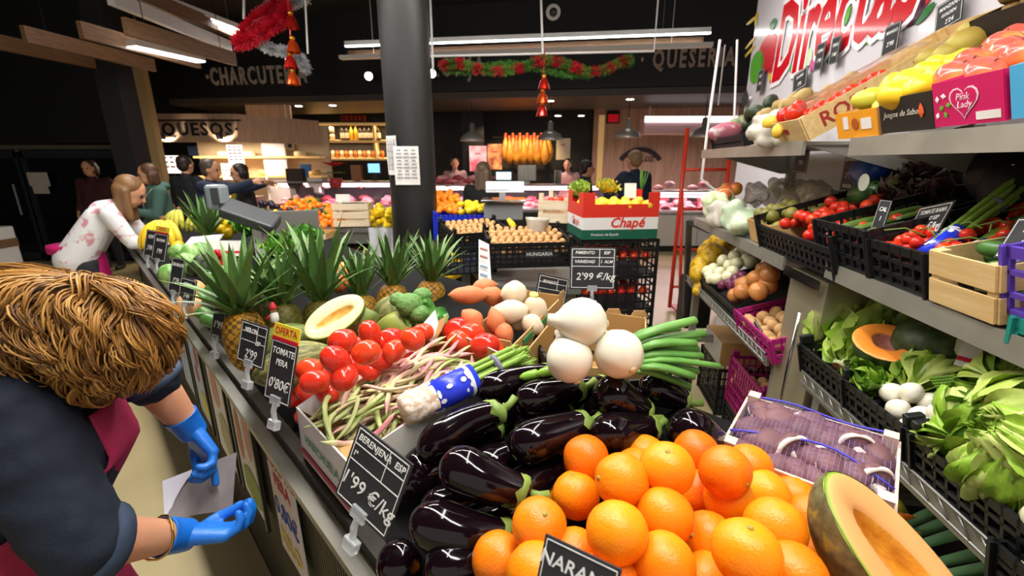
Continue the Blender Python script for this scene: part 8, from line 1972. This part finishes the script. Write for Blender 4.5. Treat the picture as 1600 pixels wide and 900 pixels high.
# white fridge door, wall clock, light timber wall left of the shelf
p = on_y(432, 262, 9.9); th = thing('cold_room_door', 'tall white cold room door beside the cheese kiosk', 'door', (p.x, 9.9, 0)); mb = MB(); mb.box((p.x, 9.9, 1.15), (.5, .06, 2.3), bev=.02); part('leaf', mb, mat('door_lilac', '#cfc6d0', .4), th); mb = MB(); mb.tube([(p.x - .2, 9.84, 1.0), (p.x - .2, 9.84, 1.4)], .02, 8); part('handle_or_glint', mb, M_chrome, th, sm=1)
mb = MB(); a, b = on_y(395, 250, 10.2), on_y(462, 250, 10.2); mb.box(((a.x + b.x) / 2, 10.25, 1.45), (b.x - a.x, .08, 2.9)); struct('trim_6', mb, M_lightwood, 'timber wall panel behind the cold room door')
p = on_y(453, 228, 10.1); th = thing('thermostat', 'small white control box on the timber wall', 'control box', p); mb = MB(); mb.box(p, (.16, .06, .16), bev=.01); part('casing', mb, M_white, th); mb = MB(); mb.box(p - V((-.02, .034, 0)), (.08, .006, .08)); part('display', mb, mat('disp_green', '#2c4a40', .3), th); mb = MB(); mb.tube([p, V((p.x, p.y, 2.85))], .015, 6); part('conduit', mb, M_white, th)
# cheese kiosk
ky = 8.6; kx0, kx1 = on_y(240, 250, ky).x, on_y(380, 250, ky).x; kz0, kz1 = on_y(300, 222, ky).z, on_y(300, 178, ky).z
kk = thing('cheese_kiosk', 'timber cheese kiosk lettered QUESOS with warm lamps', 'kiosk', ((kx0 + kx1) / 2, ky, 0))
mb = MB(); mb.box(((kx0 + kx1) / 2, ky, (kz0 + kz1) / 2), (kx1 - kx0, .08, kz1 - kz0)); part('header', mb, M_lightwood, kk)
mb = MB(); mb.hexa([V((kx1, ky, kz0)), V((kx1 + .9, ky + 1.4, kz0)), V((kx1 + .86, ky + 1.43, kz0)), V((kx1 - .04, ky + .03, kz0)), V((kx1, ky, kz1)), V((kx1 + .9, ky + 1.4, kz1)), V((kx1 + .86, ky + 1.43, kz1)), V((kx1 - .04, ky + .03, kz1))]); part('side_header', mb, M_lightwood, kk)
lettering(kk, '·QUESOS·', .3, M_black, mw(kk).inverted() @ TRS(on_y(308, 203, ky - .05)) @ UPRIGHT, thick=.01, bold=.006, space=1.2)
mb = MB(); mb.box(((kx0 + kx1) / 2 + .4, ky + 1.6, 1.2), (kx1 - kx0 + 1.2, .06, 2.4)); part('rear_wall', mb, mat('kiosk_wall', '#b8a890', .6), kk)
for z in (1.35, 1.75): mb = MB(); mb.box(((kx0 + kx1) / 2 + .4, ky + 1.4, z), (kx1 - kx0 + 1, .35, .04)); part('wall_shelf', mb, M_shw, kk)
mb = MB(); mb.box(((kx0 + kx1) / 2, ky + .3, .5), (kx1 - kx0, .6, 1.0)); part('kiosk_counter', mb, mat('kiosk_counter', '#8a7866', .5), kk)
mb = MB(); mb.box(((kx0 + kx1) / 2, ky - .15, kz1 - .12), (kx1 - kx0 + .3, .03, .03)); part('lamp_bar', mb, M_black, kk)
for f in (.22, .84):
    p = V((kx0 + (kx1 - kx0) * f, ky - .16, kz0 + .04)); mb = MB(); mb.lathe([(.05, 0), (.06, .1), (.0, .12)], 12, TRS(p)); part('spot_head', mb, M_black, kk); spot_light('kiosk_spot', p + V((0, -.03, -.02)), p + V((0, .16, .22)), 40, (1, .82, .6), 120)
area_light('kiosk_light', ((kx0 + kx1) / 2, ky + .8, kz0 + .05), kx1 - kx0, .3, 60, (1, .8, .55))
CH = [jar_kind(.12, .13, mat('cheese', '#e0b870', .5, rnd=.15), mat('cheese_rind', '#c9964a', .5)), jar_kind(.1, .12, mat('cheese2', '#e9d9b0', .5), mat('cheese2r', '#d9c490', .5))]
for k in range(9): spawn('round_cheese', CH[k % 2], TRS((kx0 + .2 + k * .27, ky + 1.38, 1.77 if k % 2 else 1.37)), 'round cheese on the upper kiosk shelf' if k % 2 else 'round cheese on the lower kiosk shelf', 'cheese', 'cheeses in the kiosk' if k % 2 else 'cheeses on the lower kiosk shelf')
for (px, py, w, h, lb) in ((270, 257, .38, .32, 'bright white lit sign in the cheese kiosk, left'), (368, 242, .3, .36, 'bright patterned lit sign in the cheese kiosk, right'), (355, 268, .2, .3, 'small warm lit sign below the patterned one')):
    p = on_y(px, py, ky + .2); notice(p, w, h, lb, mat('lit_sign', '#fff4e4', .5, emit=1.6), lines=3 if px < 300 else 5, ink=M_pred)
box_on(330, 236, ky + 1.35, .9, .2, .2, mat('box_navy', '#2a3a5c', .5), 'blue box on top of the kiosk shelf', 'box', 'blue_box')
# right-hand stall: canopy light, red sign, arch sign
a, b = on_y(1000, 190, 10.5), on_y(1165, 190, 10.2); th = thing('canopy_light', 'long white canopy light over the right-hand counter', 'lamp', (a + b) / 2); mb = MB(); mb.box((a + b) / 2 - V((0, 0, .1)), (b.x - a.x, .4, .34), bev=.03); mb.tube([a + V((.2, 0, 0)), a + V((.2, 0, .6))], .02, 6); mb.tube([b - V((.2, 0, 0)), b + V((-.2, 0, .6))], .02, 6); part('canopy', mb, mat('canopy_rose', '#d9b9bc', .4), th); mb = MB(); mb.box((a + b) / 2 + V((0, -.22, .03)), (b.x - a.x, .03, .12)); part('diffuser', mb, mat('canopy_glow', '#f4f0f4', .4, emit=1.5), th)
area_light('canopy_lamp', (a + b) / 2 - V((0, .3, .35)), b.x - a.x, .2, 55, (1, .78, .78))
p = on_y(958, 183, 12.82); th = thing('led_sign', 'dark red turn number display on the timber wall', 'sign', p); mb = MB(); mb.box(p, (.34, .06, .32), bev=.01); part('casing', mb, M_black, th); mb = MB(); mb.box(p - V((0, .035, .03)), (.28, .008, .2)); part('red_panel', mb, mat('red_led', '#a00818', .4, emit=.5), th)
p = on_y(1002, 236, 12.83); th = thing('arch_sign', 'dark arched band sign on the timber wall', 'sign', p); mb = MB(); pts = [p + V((math.sin(t) * .72, 0, math.cos(t) * .72 - .62)) for t in [-.95 + i * .19 for i in range(11)]]; pt2 = [p + V((math.sin(t) * .60, 0, math.cos(t) * .60 - .62)) for t in [-.95 + i * .19 for i in range(11)]]
for i in range(10): mb.hexa([pt2[i] + V((0, .03, 0)), pt2[i], pt2[i + 1], pt2[i + 1] + V((0, .03, 0)), pts[i] + V((0, .03, 0)), pts[i], pts[i + 1], pts[i + 1] + V((0, .03, 0))])
part('arch_band', mb, mat('arch_dark', '#2a1c1c', .5), th); lettering(th, 'Luz', .3, mat('arch_dark', '#2a1c1c', .5), mw(th).inverted() @ TRS(on_y(1010, 247, 12.8)) @ UPRIGHT, shear=.3, thick=.006)
mb = MB(); a, b = on_y(934, 240, 12.2), on_y(941, 240, 12.2); mb.box(((a.x + b.x) / 2, 12.2, 1.5), (.14, .1, 2.6)); struct('trim_7', mb, M_shw, 'warm timber edge of the right-hand stall')
for k in range(8):
    p = on_y(1010 + k * 18, 300 - (k % 3) * 6, 8.9); tag(blob('meat_pack', [('ell', p, (.12, .1, .07))], .03, M_meat if k % 2 else mat('pack_rose', '#d9a0a4', .4)), f'pink meat pack on the right-hand counter', 'meat', 'meat packs on the right-hand counter')
for k in range(12):
    p = on_y(676 + k * 8, 288 - (k % 3) * 5, 9.0); tag(blob('sausage_pack', [('ell', p, (.13, .1, .06))], .03, M_meatd if k % 2 else M_meat), 'reddish meat pack on the middle counter', 'meat', 'meat packs on the middle counter')
# downlights in the soffit and small spots
M_dl = mat('downlight', '#fff4ea', .4, emit=12)
for k, (px, py, lb) in enumerate([(466, 160, 'left'), (519, 156, 'near the column'), (872, 181, 'in the dark ceiling over the hams'), (908, 181, 'in the dark ceiling by the timber wall'), (860, 148, 'above the middle counter'), (985, 146, 'above the arch sign')]):
    p = on_f(px, py, -.6) if k in (0, 1, 4, 5) else on_y(px, py, 11.2)
    if k in (0, 1, 4, 5): p.z = 2.815
    th = thing('downlight', 'small round ceiling downlight ' + lb, 'lamp', p, 'downlights'); mb = MB(); mb.lathe([(.09, .0), (.09, .02)], 16, TRS(p)); part('rim', mb, M_white, th); mb = MB(); mb.lathe([(.07, -.004), (.07, .0)], 16, TRS(p)); part('lens', mb, M_dl, th)
    mb = MB(); mb.tube([p + V((0, 0, .02)), V((p.x, p.y, 4.4 if k in (2, 3) else 2.9))], .02, 6); part('stem', mb, M_black, th)
for k, (px, py) in enumerate([(576, 119), (675, 115)]):
    p = on_f(px, py, .35); th = thing('track_spot', ['lit track spot left of the column', 'lit track spot right of the column'][k], 'lamp', p, 'track spots'); d = V((-p.x, -p.y, -1.2)).normalized(); mb = MB(); mb.lathe([(.07, -.2), (.08, .0), (.075, .0)], 14, TRS(p, frame(d))); part('spot_head', mb, M_black, th); mb = MB(); mb.lathe([(.07, .002), (0, .004)], 14, TRS(p, frame(d))); part('lens', mb, mat('spot_lens', '#fff6e8', .4, emit=14), th)
    mb = MB(); mb.tube([p - d * .15, V((p.x, p.y, 4.4))], .015, 6); part('stem', mb, M_black, th)
# ------------------------------------------------------------------ tinsel garlands and bells
def tinsel(path, r, cols, label, n=900, seed=0, name='tinsel_garland'):
    rn = random.Random(seed); path = [V(p) for p in path]; th = thing(name, label, 'garland', path[0], 'tinsel garlands')
    mb = MB(); mb.tube(path, .006, 5); part('core', mb, M_dsteel, th, sm=1)
    ms = [mat('tinsel_' + c, c, .3, metal=.15, spec=.9) for c in cols]; mb = MB(); L = len(path) - 1
    for k in range(n):
        u = rn.random() * L; i = min(int(u), L - 1); p = path[i].lerp(path[i + 1], u - i); d = V((rn.gauss(0, 1), rn.gauss(0, 1), rn.gauss(0, 1))).normalized(); e = d.orthogonal().normalized() * .0024; q = p + d * r * rn.uniform(.7, 1.1)
        mb.cur = int((u * 2.2 + rn.uniform(-.25, .25)) % len(ms)) if len(ms) > 1 else 0; mb.add([p + d * r * .15 + e, p + d * r * .15 - e, q - e, q + e], [[0, 1, 2, 3]])
    o = part('strands', mb, ms, th); o['kind'] = 'stuff'
def wavy(pts, y): return [on_y(a, b, y) for a, b in pts]
yt = 4.55
tinsel(wavy([(440, -8), (425, 15), (400, 30), (382, 50), (372, 68), (392, 62), (420, 45), (442, 30), (447, 10)], yt), .075, ['#c8102a', '#e02840'], 'red tinsel garland at the upper left', 5000, 1)
tinsel(wavy([(478, -4), (455, 6), (430, 2), (408, 25), (398, 62), (420, 75), (448, 82), (470, 92), (478, 108)], yt + .1), .065, ['#d8dcde', '#a8acb0'], 'silver tinsel garland behind the red one', 4000, 2)
tinsel(wavy([(690, 103), (715, 98), (745, 108), (780, 112), (815, 106), (848, 92), (880, 98), (915, 112), (945, 110), (968, 98), (984, 92)], yt), .055, ['#c01830', '#4f8a34', '#d02038', '#62983c'], 'red and green tinsel garland hanging on the white pipe', 6000, 3)
tinsel(wavy([(694, 108), (730, 112), (760, 104), (800, 100), (840, 106), (880, 116), (920, 118), (950, 106), (986, 98)], yt + .05), .045, ['#4f8a34', '#5f9a3c'], 'green tinsel strand twisted behind the red garland', 2500, 4)
M_bell = mat('bell_red', '#d8281c', .2, metal=.7, coat=.5); M_bellg = mat('bell_gold', '#d9952c', .2, metal=.8)
def bells(pts, y, label, s=1.):
    P = wavy(pts, y); th = thing('bell_pendant', label, 'bells', P[-1], 'bell pendants'); mb = MB(); mb.tube([P[0] + V((0, 0, .3)), P[-1]], .004, 5); part('ribbon', mb, M_bell, th)
    for k, p in enumerate(P):
        mb = MB(); mb.lathe([(.05 * s, -.045 * s), (.042 * s, -.02 * s), (.03 * s, .02 * s), (.012 * s, .04 * s), (0, .045 * s)], 14, TRS(p), cap=False); part('bell', mb, M_bell if k % 2 == 0 else mat('bell_orange', '#e0501c', .2, metal=.7), th, sm=1)
        mb = MB(); mb.ball(p + V((0, 0, .05 * s)), .02 * s, 8, 6); part('gold_bow', mb, M_bellg, th, sm=1)
bells([(455, 33), (458, 72), (454, 96), (458, 122)], yt - .1, 'string of red and gold bells under the silver tinsel', 1.25)
bells([(850, 130), (848, 152), (847, 172)], yt - .05, 'string of red bells under the middle garland', 1.15)
